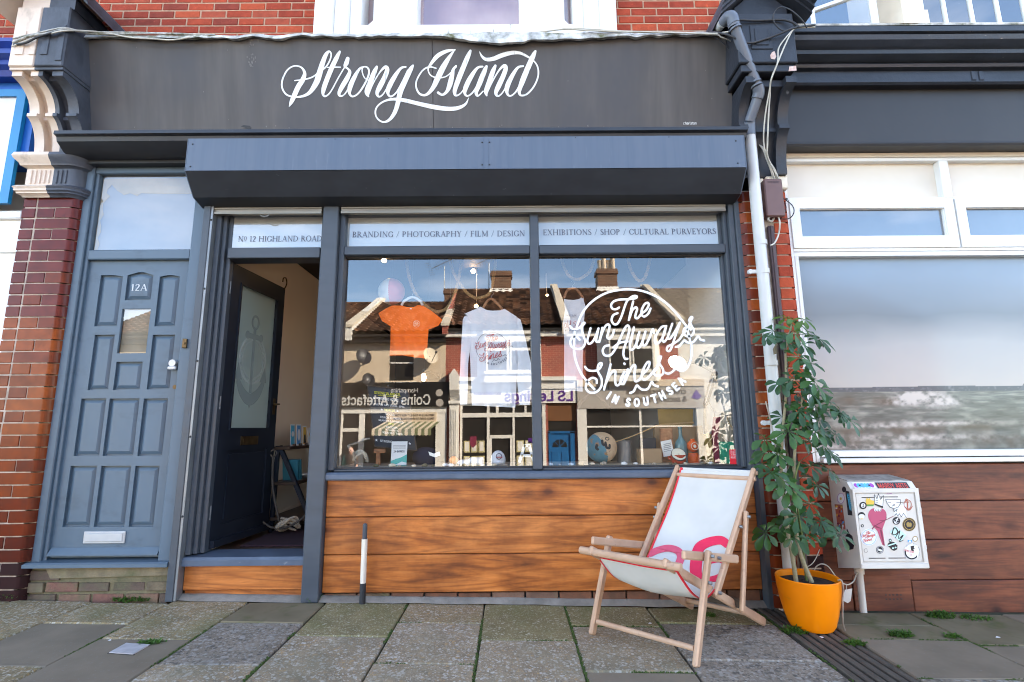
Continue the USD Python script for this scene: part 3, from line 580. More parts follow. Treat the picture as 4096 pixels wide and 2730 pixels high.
# the right pilaster: glazed half, plain half
rp = thing('brick_pilaster', 'red glazed brick pilaster behind the white downpipe, between the two shopfronts', 'pilaster', (1.95, -.1, 0))
part('core', join(box(1.81, 2.125, -.0925, .2, -.06, 3.0), box(1.777, 2.152, -.045, .2, -.06, 3.0)), 'grey_mortar', rp)
n, z = 0, 3.0 - CH
while z > -.08:
    zz = max(z, -.04); h = z + CH - .009
    rounded_brick(rp, 1.768, 1.958, -.10, .1, zz, h, rnd.choice(['glazed_brick_2', 'glazed_brick_5', 'glazed_brick_5', 'glazed_brick_4', 'glazed_brick_6', 'glazed_brick_3']), left=True, r=.07)
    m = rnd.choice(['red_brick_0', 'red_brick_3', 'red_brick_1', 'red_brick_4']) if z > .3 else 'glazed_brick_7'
    rounded_brick(rp, 2.036 if n % 2 else 2.022, 2.162, -.10, .06, zz, h - .002, m, r=.045)
    z -= CH; n += 1
part('stone_cap', box(2.0, 2.17, -.115, .1, 3.005, 3.115, .01), 'cream_stone', rp)
part('cable_plate', join(box(1.90, 1.975, -.118, -.10, 2.86, 3.09, .002)), 'cream_stone', rp)
part('cable_plate', join(box(2.01, 2.10, -.122, -.10, 2.83, 3.04, .002)), 'bare_metal', rp)
surf('chipped_render', (.50, .30, .25), (.62, .50, .44), rough=.8, scale=(40, 40, 40))
rc = thing('corbel_bracket', 'black painted scroll corbel with chipped pink patches behind the bent grey downpipe', 'corbel', (1.95, -.2, 3.1))
def S2(off=0.0): return [(y * .96 + off, z - .02) for y, z in S_profile(0)]
def stretch(pts): return [(y, 3.14 + (z - 3.31) * (3.80 - 3.14) / .53) for y, z in pts]
for x0, x1 in ((1.775, 1.845), (2.075, 2.155)): part('scroll', prism_x(stretch(S2()), x0, x1), 'black_corbel_paint', rc, smooth=35)
part('scroll_panel', prism_x(stretch(S2(.05)), 1.845, 2.075), 'black_corbel_paint', rc, smooth=35)
part('block', join(box(1.72, 2.16, -.42, .06, 3.86, 4.28, .008), box(1.74, 2.14, -.40, .06, 3.80, 3.862, .006), box(1.82, 1.98, -.427, -.41, 3.97, 4.17, .003), box(1.85, 1.95, -.433, -.41, 4.0, 4.14, .003)), 'black_corbel_paint', rc)
part('tympanum', prism_y([(1.74, 4.282), (2.14, 4.282), (2.14, 4.36), (1.94, 4.54), (1.74, 4.36)], -.38, .06), 'black_corbel_paint', rc)
part('paint_chip', join(flat(Polygon([(1.958, 3.89), (1.985, 3.885), (2.0, 3.91), (1.99, 3.955), (1.970, 3.945), (1.955, 3.92)]), front(-.4205), .001), flat(Polygon([(2.09, 3.80), (2.15, 3.805), (2.15, 3.845), (2.10, 3.84)]), front(-.4025), .001)), 'chipped_render', rc)
a, b = hood(1.60, 2.29, 4.34, 4.66, -.52, .09)
part('hood_moulding', a, 'dark_corbel_paint', rc); part('hood_moulding', b, 'black_corbel_paint', rc)

# ================================================================ lettering
TK, TN = .135, .06
def _v(x, a=0.0, b=1.0, s=(1, 1), w=TK):
    g = [sbox(x - w / 2, a, x + w / 2, b)]
    if s[0]: g.append(sbox(x - w / 2 - .075, a, x + w / 2 + .075, a + .045))
    if s[1]: g.append(sbox(x - w / 2 - .075, b - .045, x + w / 2 + .075, b))
    return unary_union(g)
def _l(pts, w): return LineString(pts).buffer(w / 2, cap_style=2, join_style=2)
def _ell(cx, cy, rx, ry, n=28): return Polygon([(cx + rx * math.cos(t), cy + ry * math.sin(t)) for t in np.linspace(0, 2 * math.pi, n, endpoint=False)])
def _ring(cx, cy, rx, ry, wx=TK, wy=TN): return _ell(cx, cy, rx, ry).difference(_ell(cx, cy, rx - wx, ry - wy))
def _bowl(x, cy, rx, ry): return _ring(x, cy, rx, ry).intersection(sbox(x, -1, 3, 3)).union(sbox(x - .05, cy - ry, x + .001, cy - ry + TN)).union(sbox(x - .05, cy + ry - TN, x + .001, cy + ry))
U_ = unary_union
def _S():
    c = stroke([(.45, .80, .05), (.40, .93, .06), (.27, .965, .07), (.13, .90, .11), (.10, .76, .13), (.22, .59, .15), (.38, .44, .15), (.46, .28, .13), (.42, .11, .10), (.27, .035, .07), (.12, .07, .06), (.06, .22, .05)], 4)
    return c
SERIF = {
 'A': (.82, U_([_l([(.10, .02), (.41, 1)], TN), _l([(.40, 1), (.72, .02)], TK), _l([(.2, .33), (.62, .33)], TN), sbox(0, 0, .22, .045), sbox(.58, 0, .84, .045)])),
 'B': (.68, U_([_v(.14), _bowl(.2, .745, .36, .255), _bowl(.2, .265, .42, .265)])),
 'C': (.74, U_([_ring(.42, .5, .40, .52).difference(sbox(.6, .27, 1, .73)), sbox(.70, .68, .75, .92)])),
 'D': (.86, U_([_v(.14), _ring(.3, .5, .50, .5).intersection(sbox(.3, -1, 2, 2)), sbox(.14, 0, .31, TN), sbox(.14, 1 - TN, .31, 1)])),
 'E': (.64, U_([_v(.14, s=(1, 1)), sbox(.14, 0, .58, TN), sbox(.14, 1 - TN, .56, 1), sbox(.14, .5, .45, .5 + TN), sbox(.53, 0, .58, .2), sbox(.51, .8, .56, 1), sbox(.42, .42, .46, .63)])),
 'F': (.60, U_([_v(.14), sbox(.14, 1 - TN, .54, 1), sbox(.14, .5, .44, .5 + TN), sbox(.50, .8, .54, 1), sbox(.41, .42, .45, .63)])),
 'G': (.82, U_([_ring(.42, .5, .40, .52).difference(sbox(.6, .40, 1, .73)), sbox(.70, .70, .75, .92), _v(.70, .05, .42, (0, 1))])),
 'H': (.90, U_([_v(.15), _v(.75), sbox(.15, .49, .75, .49 + TN)])),
 'I': (.36, _v(.18)), 'J': (.40, U_([_v(.22, -.05, 1, (0, 1))])), 'K': (.8, U_([_v(.14), _l([(.2, .45), (.62, 1)], TN), _l([(.32, .58), (.74, 0)], TK)])),
 'L': (.62, U_([_v(.14), sbox(.14, 0, .57, TN), sbox(.52, 0, .57, .22)])),
 'M': (1.04, U_([_v(.15, w=TN), _v(.88), _l([(.15, 1), (.5, .08)], TK), _l([(.5, .08), (.86, 1)], TN)])),
 'N': (.88, U_([_v(.15, w=TN), _v(.74, w=TN, s=(0, 1)), _l([(.14, .99), (.74, .03)], TK)])),
 'O': (.90, _ring(.45, .5, .43, .52)), 'P': (.66, U_([_v(.14), _bowl(.2, .72, .38, .28)])), 'Q': (.9, U_([_ring(.45, .5, .43, .52), _l([(.5, .1), (.85, -.2)], .1)])),
 'R': (.74, U_([_v(.14), _bowl(.2, .74, .36, .26), _l([(.34, .48), (.70, .02)], TK), sbox(.62, 0, .78, .045)])),
 'S': (.54, _S()), 'T': (.72, U_([_v(.36, s=(1, 0)), sbox(.04, 1 - TN, .68, 1), sbox(.03, .8, .08, 1), sbox(.64, .8, .69, 1)])),
 'U': (.84, U_([_v(.16, .3, 1, (0, 1)), _v(.68, .3, 1, (0, 1), TN), _ring(.42, .32, .325, .34).intersection(sbox(-1, -1, 2, .32))])),
 'V': (.80, U_([_l([(.12, 1), (.42, .0)], TK), _l([(.42, .0), (.70, 1)], TN), sbox(.0, .955, .26, 1), sbox(.6, .955, .82, 1)])),
 'W': (1.1, U_([_l([(.12, 1), (.36, 0)], TK), _l([(.36, 0), (.58, .8)], TN), _l([(.52, 1), (.78, 0)], TK), _l([(.78, 0), (1.0, 1)], TN), sbox(0, .955, .25, 1)])),
 'X': (.78, U_([_l([(.12, 1), (.66, 0)], TK), _l([(.1, 0), (.64, 1)], TN), sbox(0, .955, .26, 1), sbox(.54, 0, .78, .045), sbox(0, 0, .22, .045), sbox(.54, .955, .76, 1)])),
 'Y': (.76, U_([_l([(.12, 1), (.38, .45)], TK), _l([(.38, .45), (.66, 1)], TN), _v(.38, 0, .47, (1, 0)), sbox(0, .955, .26, 1), sbox(.54, .955, .78, 1)])),
 '1': (.42, U_([_v(.22, s=(1, 0)), _l([(.06, .84), (.24, .98)], .06)])),
 '2': (.56, U_([stroke([(.08, .76, .07), (.14, .92, .07), (.28, .97, .08), (.42, .88, .13), (.44, .70, .14), (.34, .46, .12), (.10, .07, .08)], 4), sbox(.06, .0, .52, .1)])),
 '/': (.5, _l([(.06, -.06), (.44, 1.04)], TN)), ' ': (.34, Polygon()), '&': (.8, _ring(.35, .5, .33, .5)), 'o': (.5, _ring(.25, .62, .24, .36, .09, .05).union(sbox(.05, .12, .45, .17)))}
def serif(s, track=.06):
    x, g = 0.0, []
    for c in s:
        w, q = SERIF[c]
        if not q.is_empty: g.append(affinity.translate(q, x, 0))
        x += w + track
    return unary_union(g), x - track
def serif_on(s, fr, x0, x1, z, h):
    g, w = serif(s); g = affinity.scale(g, (x1 - x0) / w, h, origin=(0, 0)); return flat(affinity.translate(g, x0, z), fr, .0008)

# the painted sign, brush strokes measured on the photograph in a grid of 2353 x 905
STRONG = [
 [(285, 592, 6), (300, 560, 26), (318, 520, 34), (350, 450, 36), (382, 400, 34), (396, 350, 22), (372, 310, 12), (322, 299, 10), (272, 328, 11), (237, 395, 12), (233, 455, 12), (262, 504, 12), (312, 522, 12), (375, 520, 16), (432, 492, 26), (478, 425, 40), (500, 365, 42), (522, 290, 36), (548, 222, 28), (572, 194, 14), (588, 212, 10), (580, 255, 10), (550, 306, 11), (505, 340, 10), (455, 378, 10), (398, 396, 10), (325, 405, 8)],
 [(650, 196, 16), (630, 235, 30), (598, 300, 34), (560, 390, 34), (534, 465, 32), (530, 505, 18), (548, 518, 12), (585, 485, 10), (640, 385, 9), (690, 300, 8)],
 [(562, 310, 7), (610, 308, 10), (656, 308, 7)],
 [(708, 246, 26), (698, 280, 32), (688, 302, 18), (712, 322, 14), (722, 345, 24), (700, 395, 34), (664, 455, 32), (645, 498, 22), (658, 518, 12), (690, 498, 9), (735, 420, 8), (800, 310, 8)],
 [(822, 306, 10), (792, 322, 16), (754, 385, 30), (724, 455, 34), (722, 500, 18), (745, 520, 12), (788, 494, 12), (836, 420, 13), (862, 350, 13), (852, 312, 12), (822, 306, 9), (812, 335, 8), (830, 385, 8), (868, 404, 8), (895, 396, 7)],
 [(918, 306, 18), (900, 345, 32), (870, 420, 36), (846, 485, 32), (858, 520, 10)], [(860, 505, 8), (890, 430, 8), (940, 345, 10), (978, 308, 22), (994, 325, 30), (976, 380, 34), (940, 450, 36), (920, 496, 24), (936, 522, 12), (968, 498, 9), (1010, 425, 8)],
 [(1128, 306, 12), (1090, 318, 18), (1042, 385, 32), (1004, 460, 34), (1000, 502, 18), (1022, 520, 12), (1062, 488, 11), (1105, 410, 10), (1142, 330, 9)],
 [(1180, 296, 14), (1160, 330, 32), (1122, 410, 36), (1088, 490, 36), (1070, 570, 32), (1046, 640, 28), (1008, 690, 20), (965, 705, 12), (925, 682, 11), (908, 640, 11), (920, 595, 11), (965, 558, 12), (1030, 540, 18), (1110, 546, 26), (1220, 572, 28), (1340, 598, 32), (1440, 610, 30), (1510, 602, 26), (1560, 575, 16), (1584, 530, 4)],
 [(1348, 316, 8), (1300, 306, 11), (1252, 330, 11), (1210, 395, 11), (1203, 450, 12), (1228, 500, 14), (1275, 508, 18), (1322, 462, 30), (1360, 385, 40), (1398, 310, 40), (1440, 240, 26), (1484, 180, 6)],
 [(1486, 182, 8), (1425, 192, 24), (1360, 225, 30), (1310, 285, 20), (1290, 325, 10), (1310, 368, 9), (1362, 384, 9), (1425, 372, 8), (1495, 305, 7)],
 [(1492, 298, 12), (1472, 325, 20), (1462, 372, 32), (1448, 430, 36), (1428, 480, 24), (1394, 508, 16), (1362, 492, 18)],
 [(1596, 190, 18), (1578, 230, 32), (1542, 315, 36), (1506, 405, 36), (1482, 480, 28), (1492, 514, 13), (1530, 492, 9), (1575, 425, 8)],
 [(1684, 304, 12), (1646, 314, 18), (1600, 378, 32), (1562, 455, 34), (1556, 500, 18), (1578, 516, 12), (1618, 484, 11), (1662, 405, 10), (1696, 328, 9)], [(1712, 302, 18), (1694, 345, 34), (1662, 425, 36), (1638, 488, 26), (1650, 516, 12), (1688, 482, 9)],
 [(1776, 298, 18), (1758, 340, 32), (1730, 420, 34), (1708, 482, 28), (1714, 514, 10)], [(1716, 498, 8), (1750, 422, 9), (1800, 335, 12), (1838, 298, 22), (1852, 315, 30), (1832, 375, 34), (1798, 448, 36), (1780, 494, 24), (1796, 518, 12), (1830, 490, 9), (1862, 430, 8)],
 [(1978, 300, 12), (1938, 312, 18), (1894, 378, 30), (1862, 450, 34), (1862, 498, 18), (1886, 516, 12), (1926, 484, 11), (1966, 405, 10), (1998, 325, 9)],
 [(2066, 192, 16), (2048, 230, 34), (2012, 312, 38), (1974, 405, 38), (1950, 478, 26), (1962, 512, 13), (2006, 502, 12), (2056, 446, 12), (2086, 372, 12), (2082, 305, 11), (2050, 258, 10), (2010, 232, 14), (1955, 206, 20), (1895, 204, 28), (1825, 222, 32), (1765, 246, 30), (1712, 252, 24), (1680, 230, 16), (1662, 196, 4)]]
# the sun motif on the window, one pen width, grid of 1716 x 1568
SUNNY = [[(640, 300), (605, 318), (562, 312), (545, 272), (580, 225), (655, 205), (760, 200), (836, 188), (850, 168), (812, 163), (762, 192), (725, 240), (695, 325), (662, 418), (622, 488), (580, 496), (552, 450), (570, 392), (622, 366)],
 [(806, 228), (782, 330), (756, 446)], [(764, 420), (795, 335), (835, 298), (854, 318), (838, 372), (834, 418), (862, 424), (905, 372), (960, 330), (992, 268), (976, 244), (940, 262), (908, 330), (908, 385), (940, 405), (985, 372), (1012, 312)],
 [(60, 520), (92, 552), (150, 546), (208, 512), (232, 482), (214, 486), (196, 532), (215, 620), (238, 700), (215, 768), (158, 790), (92, 772), (62, 720), (82, 662), (132, 642), (172, 680)],
 [(302, 545), (282, 620), (264, 690), (282, 728), (322, 708), (362, 640), (396, 548)], [(396, 548), (376, 640), (368, 698), (402, 702)],
 [(442, 540), (424, 630), (406, 706)], [(410, 690), (450, 570), (492, 506), (526, 512), (516, 582), (500, 645), (522, 668), (560, 630), (580, 570)],
 [(520, 746), (472, 760), (446, 810), (470, 864), (540, 860), (602, 778), (660, 652), (708, 545), (744, 512), (762, 560), (732, 680), (698, 790), (692, 858), (712, 905), (740, 906)], [(572, 772), (650, 716), (742, 702)],
 [(816, 535), (792, 640), (768, 748), (778, 798), (812, 784), (862, 688)], [(880, 590), (852, 690), (848, 764), (880, 768), (920, 690), (952, 585)], [(952, 585), (922, 690), (926, 744), (960, 734), (1002, 650), (1036, 556), (1052, 600)],
 [(1190, 520), (1142, 532), (1082, 620), (1062, 690), (1082, 728), (1122, 702), (1170, 620), (1198, 518)], [(1198, 518), (1166, 620), (1154, 688), (1182, 700), (1222, 640)],
 [(1270, 492), (1232, 600), (1218, 656), (1242, 668), (1292, 600), (1360, 478)], [(1360, 478), (1322, 590), (1292, 680), (1262, 768), (1236, 814), (1206, 802), (1218, 760), (1282, 728), (1352, 678), (1402, 604)],
 [(1382, 630), (1440, 560), (1482, 470), (1506, 420), (1492, 414), (1472, 452), (1500, 520), (1526, 572), (1502, 628), (1442, 640), (1402, 592), (1422, 537), (1470, 530), (1486, 560)],
 [(236, 1000), (272, 1040), (342, 1050), (402, 1030), (436, 972), (420, 956), (392, 990), (392, 1060), (432, 1140), (430, 1230), (372, 1298), (292, 1304), (247, 1250), (267, 1172), (322, 1132), (372, 1150), (376, 1192)],
 [(540, 972), (502, 1120), (462, 1270)], [(466, 1240), (522, 1112), (572, 1052), (597, 1064), (592, 1132), (604, 1212), (642, 1208), (692, 1110)], [(704, 1060), (664, 1140), (658, 1196), (690, 1198), (720, 1120)],
 [(745, 1030), (718, 1120), (692, 1206)], [(702, 1190), (752, 1080), (802, 990), (832, 992), (822, 1080), (832, 1168), (872, 1158), (922, 1090), (982, 1020), (1002, 950), (972, 950), (932, 1020), (908, 1100), (922, 1148), (972, 1138), (1042, 1060)],
 [(1042, 1080), (1092, 1000), (1132, 900), (1136, 880), (1112, 892), (1116, 960), (1156, 1020), (1160, 1080), (1112, 1110), (1062, 1092), (1052, 1042), (1092, 1020)], [(702, 962), (705, 968)]]
SUN_RING = [[(138, 532), (182, 410), (250, 300), (330, 220), (420, 160), (510, 120), (600, 98), (740, 84), (900, 100), (1060, 158), (1200, 250), (1320, 372), (1432, 512)], [(1450, 560), (1482, 700)],
 [(1495, 740), (1497, 860), (1472, 960), (1422, 1034), (1370, 1050), (1312, 1026), (1262, 1065), (1220, 1082), (1184, 1070)], [(108, 810), (126, 920), (180, 1060), (260, 1172), (348, 1266)], [(114, 586), (106, 760)],
 [(1310, 766), (1352, 755), (1410, 690), (1432, 702), (1472, 718), (1522, 705), (1576, 640), (1602, 676), (1646, 690)], [(770, 1310), (812, 1290), (850, 1222), (882, 1250), (922, 1272), (982, 1260), (1026, 1180), (1052, 1216), (1100, 1232)]]
_A = lambda pts: pts
SANS = {'I': [[(.5, 0), (.5, 1)]], 'N': [[(.1, 0), (.1, 1), (.8, 0), (.8, 1)]], 'S': [[(.75, .85), (.6, .98), (.35, .98), (.18, .8), (.25, .6), (.62, .42), (.76, .22), (.6, .02), (.3, .02), (.12, .16)]],
 'O': [[(.45 + .42 * math.cos(t), .5 + .5 * math.sin(t)) for t in np.linspace(0, 2 * math.pi, 20)]], 'U': [[(.1, 1), (.1, .35), (.2, .08), (.45, 0), (.7, .08), (.8, .35), (.8, 1)]], 'T': [[(0, 1), (.9, 1)], [(.45, 1), (.45, 0)]],
 'H': [[(.1, 0), (.1, 1)], [(.8, 0), (.8, 1)], [(.1, .5), (.8, .5)]], 'E': [[(.7, 1), (.1, 1), (.1, 0), (.7, 0)], [(.1, .5), (.6, .5)]], 'A': [[(.05, 0), (.45, 1), (.85, 0)], [(.2, .34), (.7, .34)]]}
SUN_FOOT = [('I', 517, 1338, 33), ('N', 598, 1385, 24), ('S', 748, 1420, 8), ('O', 850, 1422, 0), ('U', 958, 1410, -8), ('T', 1058, 1378, -18), ('H', 1150, 1340, -26), ('S', 1238, 1285, -36), ('E', 1312, 1232, -40), ('A', 1378, 1168, -48)]
def foot_letters(w):
    out = []
    for c, x, y, r in SUN_FOOT:
        for pl in SANS[c]:
            q = LineString([(p[0] * 62 - 28, 43 - p[1] * 86) for p in pl]).buffer(w / 2, 4)
            out.append(affinity.translate(affinity.rotate(q, r, origin=(0, 0)), x, y))
    return out
def place(geoms, fn):
    """grid coordinates to metres through fn(x, y) -> (u, v)"""
    from shapely.ops import transform
    def f(x, y, z=None):
        x, y = np.atleast_1d(x), np.atleast_1d(y); r = np.array([fn(a, b) for a, b in zip(x, y)]); return r[:, 0], r[:, 1]
    return transform(f, geoms)
def sun_motif(w_script, w_ring): 
    return unary_union([mono(p, w_script, 5) for p in SUNNY]), unary_union([mono(p, w_ring, 5) for p in SUN_RING] + foot_letters(w_ring * .95))

# ================================================================ the painted fascia sign
FO = np.array([0, -.10, 3.565]); FT = np.array([0, -.25, 4.23]); FE = FT - FO; FH = np.linalg.norm(FE); FEV = FE / FH
FN = np.cross([1, 0, 0], FEV)                       # outward
FFR = (FO, np.array([1.0, 0, 0]), FEV)
def fuv(px, py):
    q = hit(px, py, FO, FN) - FO; return float(q[0]), float(q @ FEV)
sg = thing('fascia_sign', 'dark grey painted shop sign board with hand lettered white Strong Island script', 'sign', (-.8, -.1, 3.5))
part('board', flat(sbox(-3.46, -.045, -.602, FH), FFR, .03, -.03), 'fascia_paint', sg)
part('board', flat(sbox(-.598, -.045, 1.775, FH), FFR, .03, -.03), 'fascia_paint', sg)
part('sign_body', prism_x([(-.06, 3.5), (.098, 3.5), (.098, 4.25), (-.215, 4.215)], -3.45, 1.77), 'ledge_paint', sg)
cA = lambda x, y: fuv((1000 + x * .55249) / 1.740757, (100 + y * .55249) / 1.740757)
part('lettering', flat(place(unary_union([stroke(s, 5) for s in STRONG]), cA), FFR, .0015, .0006), 'brush_white', sg)
t = fuv(1570, 287)
part('signature', text('charlatan', .022, (FO + np.array([t[0], 0, 0]) + FEV * t[1], (1, 0, 0), FEV), width=.105, depth=.0012, lift=.0006), 'brush_white', sg)
rf = random.Random(33); fg = []
def fleck(px, py, sx, sy):
    u, v = fuv(px, py); return Polygon([(u + sx * rf.uniform(.5, 1.2) * math.cos(t), v + sy * rf.uniform(.5, 1.2) * math.sin(t)) for t in np.linspace(0, 6.28, 8)[:-1]])
for k in range(60):
    if k < 26: px, py, a = 578 + rf.gauss(0, 5), rf.uniform(92, 155), rf.uniform(.002, .006)
    elif k < 46: px, py, a = rf.uniform(180, 1680), 296 - abs(rf.gauss(0, 3)), rf.uniform(.002, .005)
    else: px, py, a = rf.uniform(180, 1680), rf.uniform(100, 290), rf.uniform(.0015, .003)
    fg.append(fleck(px, py, a, a * rf.uniform(1, 3.5)))
surf('worn_paint', (.20, .18, .165), (.13, .12, .11), rough=.8, scale=(40, 40, 40))
part('paint_scuff', flat(unary_union(fg), FFR, .0008, .0003), 'worn_paint', sg, kind='stuff'); part('paint_scuff', flat(unary_union([Polygon([fuv(553, 291), fuv(560, 288), fuv(575, 290), fuv(577, 294), fuv(565, 295)]), Polygon([fuv(556, 296), fuv(579, 294), fuv(576, 298)])]), FFR, .0008, .0003), 'ledge_paint', sg)
part('ledge', join(prism_x([(-.03, 3.545), (-.11, 3.522), (-.28, 3.432), (-.298, 3.420), (-.301, 3.392), (-.275, 3.382), (-.266, 3.350), (-.20, 3.302), (-.10, 3.285), (-.03, 3.28)], -3.41, 1.80)), 'ledge_paint', sg, smooth=30)
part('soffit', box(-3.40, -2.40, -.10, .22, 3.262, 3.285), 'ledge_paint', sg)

# ragged lead flashing folded over the top of the sign
fl = thing('lead_flashing', 'torn wavy lead flashing, pale and mossy, along the top of the dark sign', 'flashing', (-.8, -.25, 4.24))
nx = 210; xs = np.linspace(-3.32, 1.72, nx); v, f = [], []
for i, x in enumerate(xs):
    big = meshkit.fbm(np.array([x * 1.3, 1, 5.0]), 3); sm = meshkit.fbm(np.array([x * 9, 2, 1.0]), 3)
    hang = .014 + .10 * max(0, big - .38) * math.exp(-((x + .35) / 1.0) ** 2) * 2.2 + .032 * sm
    top = 4.247 + .010 * meshkit.noise(np.array([x * 5, 3, 3.0])) + .012 * meshkit.noise(np.array([x * 17, 3, 8.0]))
    out = .262 + .012 * meshkit.noise(np.array([x * 7, 9, 1.0]))
    v += [[x, .10, top + .075], [x, -.14, top + .012], [x, -out + .01, top], [x, -out - .008, top - .012], [x, -out - .012 - .02 * sm, top - .016 - hang], [x, -out + .004, top - .012 - hang]]
    if i:
        a = 6 * (i - 1); f += [q for k in range(5) for q in ([a + k, a + k + 1, a + k + 7], [a + k, a + k + 7, a + k + 6])]
part('strip', (np.array(v), np.array(f)), 'lead_sheet', fl, smooth=50)

# ================================================================ the roller shutter housing
sh = thing('roller_shutter', 'slate blue roller shutter housing above the shop window and open door', 'shutter', (-.3, -.1, 3.1))
HP = [(-.03, 3.362), (-.300, 3.345), (-.300, 3.085), (-.175, 2.935), (-.05, 2.905), (-.03, 2.905)]
def hood_part(x0, x1, pr, m, name): part(name, prism_x(pr, x0, x1), m, sh)
def strip(a, b, x0, x1, th=.004):
    (y0, z0), (y1, z1) = a, b; n = np.array([z1 - z0, -(y1 - y0)]); n = n / np.linalg.norm(n)
    return prism_x([(y0, z0), (y1, z1), (y1 - n[0] * -th, z1 - n[1] * -th), (y0 - n[0] * -th, z0 - n[1] * -th)], x0, x1)
for x0, x1 in ((-2.395, -.176), (-.173, 1.76)):
    part('hood_panel', prism_x([(-.03, 3.362), (-.300, 3.345), (-.300, 3.087), (-.28, 3.087), (-.28, 3.33), (-.03, 3.345)], x0, x1), 'hood_paint', sh)
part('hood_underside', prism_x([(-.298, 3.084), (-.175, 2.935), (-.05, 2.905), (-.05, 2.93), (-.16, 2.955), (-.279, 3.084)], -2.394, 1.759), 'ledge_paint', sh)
for x in (-2.40, 1.758): part('end_cap', prism_x([(y, z) for y, z in HP], x, x + .007), 'hood_paint', sh)
part('seam_cover', prism_x([(-.3015, 3.345), (-.3015, 3.086), (-.300, 3.086), (-.300, 3.345)], -.19, -.155), 'hood_paint', sh)
part('rivet', join(*[ball((x, -.300, z), .006, 1) for x in (-2.36, -.2, -.145, 1.70) for z in (3.12, 3.30)] + [ball((x, -.30, 3.335), .004, 0) for x in (-1.3, -.9, -.35, .1, .5, 1.2)]), 'ledge_paint', sh)
q = at(448, 423, -.28)
part('maker_label', obox((q[0], -.262, 3.045), (.033, 0, 0), (0, .0133, -.0159), (0, .001, .0008)), 'letter_white', sh)
for x0, x1 in ((-2.30, -1.465), (-1.312, 1.69)):
    part('bottom_slat', join(prism_x([(-.055, 2.925), (-.055, 2.905), (-.062, 2.902), (-.062, 2.893), (-.055, 2.89), (-.055, 2.872), (-.062, 2.868), (-.062, 2.852), (-.03, 2.852), (-.03, 2.925)], x0, x1)), 'aluminium_rail', sh)
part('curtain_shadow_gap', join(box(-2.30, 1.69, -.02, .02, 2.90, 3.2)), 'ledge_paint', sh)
h = at(608, 492, -.045)
part('pull_ring', tube(spline([h + np.array([.035 * math.cos(a), 0, .022 * math.sin(a) + .0]) for a in np.linspace(math.pi, 2 * math.pi, 9)], 3), .0055, 6), 'galvanised', sh)
# guide rails, left and right
for i, (x0, x1) in enumerate(((-2.372, -2.318), (1.752, 1.797))):
    part('guide_rail', join(box(x0, x1, -.075, .01, gz(x0) - .0, 2.93, .004)), 'frame_paint', sh)
    xs = (-2.3175, -2.300) if i == 0 else (1.7975, 1.812)
    part('rail_edge', box(xs[0], xs[1], -.07, .0, gz(x0) + .002, 2.93, .002), 'galvanised', sh)
    part('bolt', join(*[ball(((xs[0] + xs[1]) / 2, -.071, z), .008, 1) for z in (.6, 1.15, 1.7, 2.25, 2.8)]), 'ledge_paint', sh)
part('guide_rail', box(-1.452, -1.33, -.06, .055, gz(-1.4), 2.935, .006), 'frame_paint', sh)
part('guide_rail', box(1.712, 1.751, -.055, .02, .84, 2.93, .004), 'frame_paint', sh)

# ================================================================ the shopfront joinery
sf = thing('shopfront', 'slate grey timber shopfront with two big display panes above stained planks', 'shopfront', (0, 0, 0))
FY0, FY1 = -.012, .075
part('jamb', join(box(-1.3295, -1.289, FY0, FY1, .9, 2.90, .004)), 'frame_paint', sf)
part('jamb', join(box(1.683, 1.711, FY0, FY1, .9, 2.90, .004), box(1.66, 1.683, .03, FY1, .9, 2.90, .003)), 'frame_paint', sf)
part('mullion', join(box(.158, .2275, FY0 - .008, FY1, .895, 2.90, .006)), 'frame_paint', sf)
part('transom', box(-1.289, .158, FY0 - .004, FY1, 2.528, 2.600, .006), 'frame_paint', sf)
part('transom', box(.2275, 1.683, FY0 - .004, FY1, 2.528, 2.600, .006), 'frame_paint', sf)
part('head_rail', join(box(-1.289, .158, .0, FY1, 2.86, 2.90), box(.2275, 1.683, .0, FY1, 2.86, 2.90)), 'frame_paint', sf)
part('bottom_rail', join(box(-1.289, .158, .0, FY1, .892, .905, .003), box(.2275, 1.683, .0, FY1, .892, .905, .003)), 'frame_paint', sf)
part('sill', join(prism_x([(-.048, .842), (-.048, .872), (-.036, .885), (.08, .897), (.08, .842)], -1.329, 1.752), box(-1.329, 1.752, -.034, .06, .832, .842)), 'sill_paint', sf, smooth=30)
part('bead', join(box(-1.289, .158, .030, .044, .905, .918, .002), box(.2275, 1.66, .030, .044, .905, .918, .002), box(-1.289, .158, .030, .044, 2.516, 2.528), box(.2275, 1.66, .030, .044, 2.516, 2.528)), 'ledge_paint', sf)
def pane(x0, x1, z0, z1, y, m, par, nm='pane'): part(nm, (np.array([[x0, y, z0], [x1, y, z0], [x1, y, z1], [x0, y, z1]], float), np.array([[0, 1, 2], [0, 2, 3]])), m, par)
pane(-1.289, .158, .905, 2.528, .05, 'shop_glass', sf); pane(.2275, 1.683, .905, 2.528, .05, 'shop_glass', sf)
pane(-1.289, .158, 2.6, 2.862, .045, 'shop_glass', sf, 'transom_pane'); pane(.2275, 1.683, 2.6, 2.862, .045, 'shop_glass', sf, 'transom_pane')
part('transom_film', box(-1.289, .158, .049, .052, 2.6, 2.862), 'frosted_film', sf); part('transom_film', box(.2275, 1.683, .049, .052, 2.6, 2.862), 'frosted_film', sf)
part('lettering', serif_on('BRANDING / PHOTOGRAPHY / FILM / DESIGN', front(.0445), -1.248, .122, 2.695, .047), 'grey_letter', sf)
part('lettering', serif_on('EXHIBITIONS / SHOP / CULTURAL PURVEYORS', front(.0445), .267, 1.644, 2.702, .047), 'grey_letter', sf)
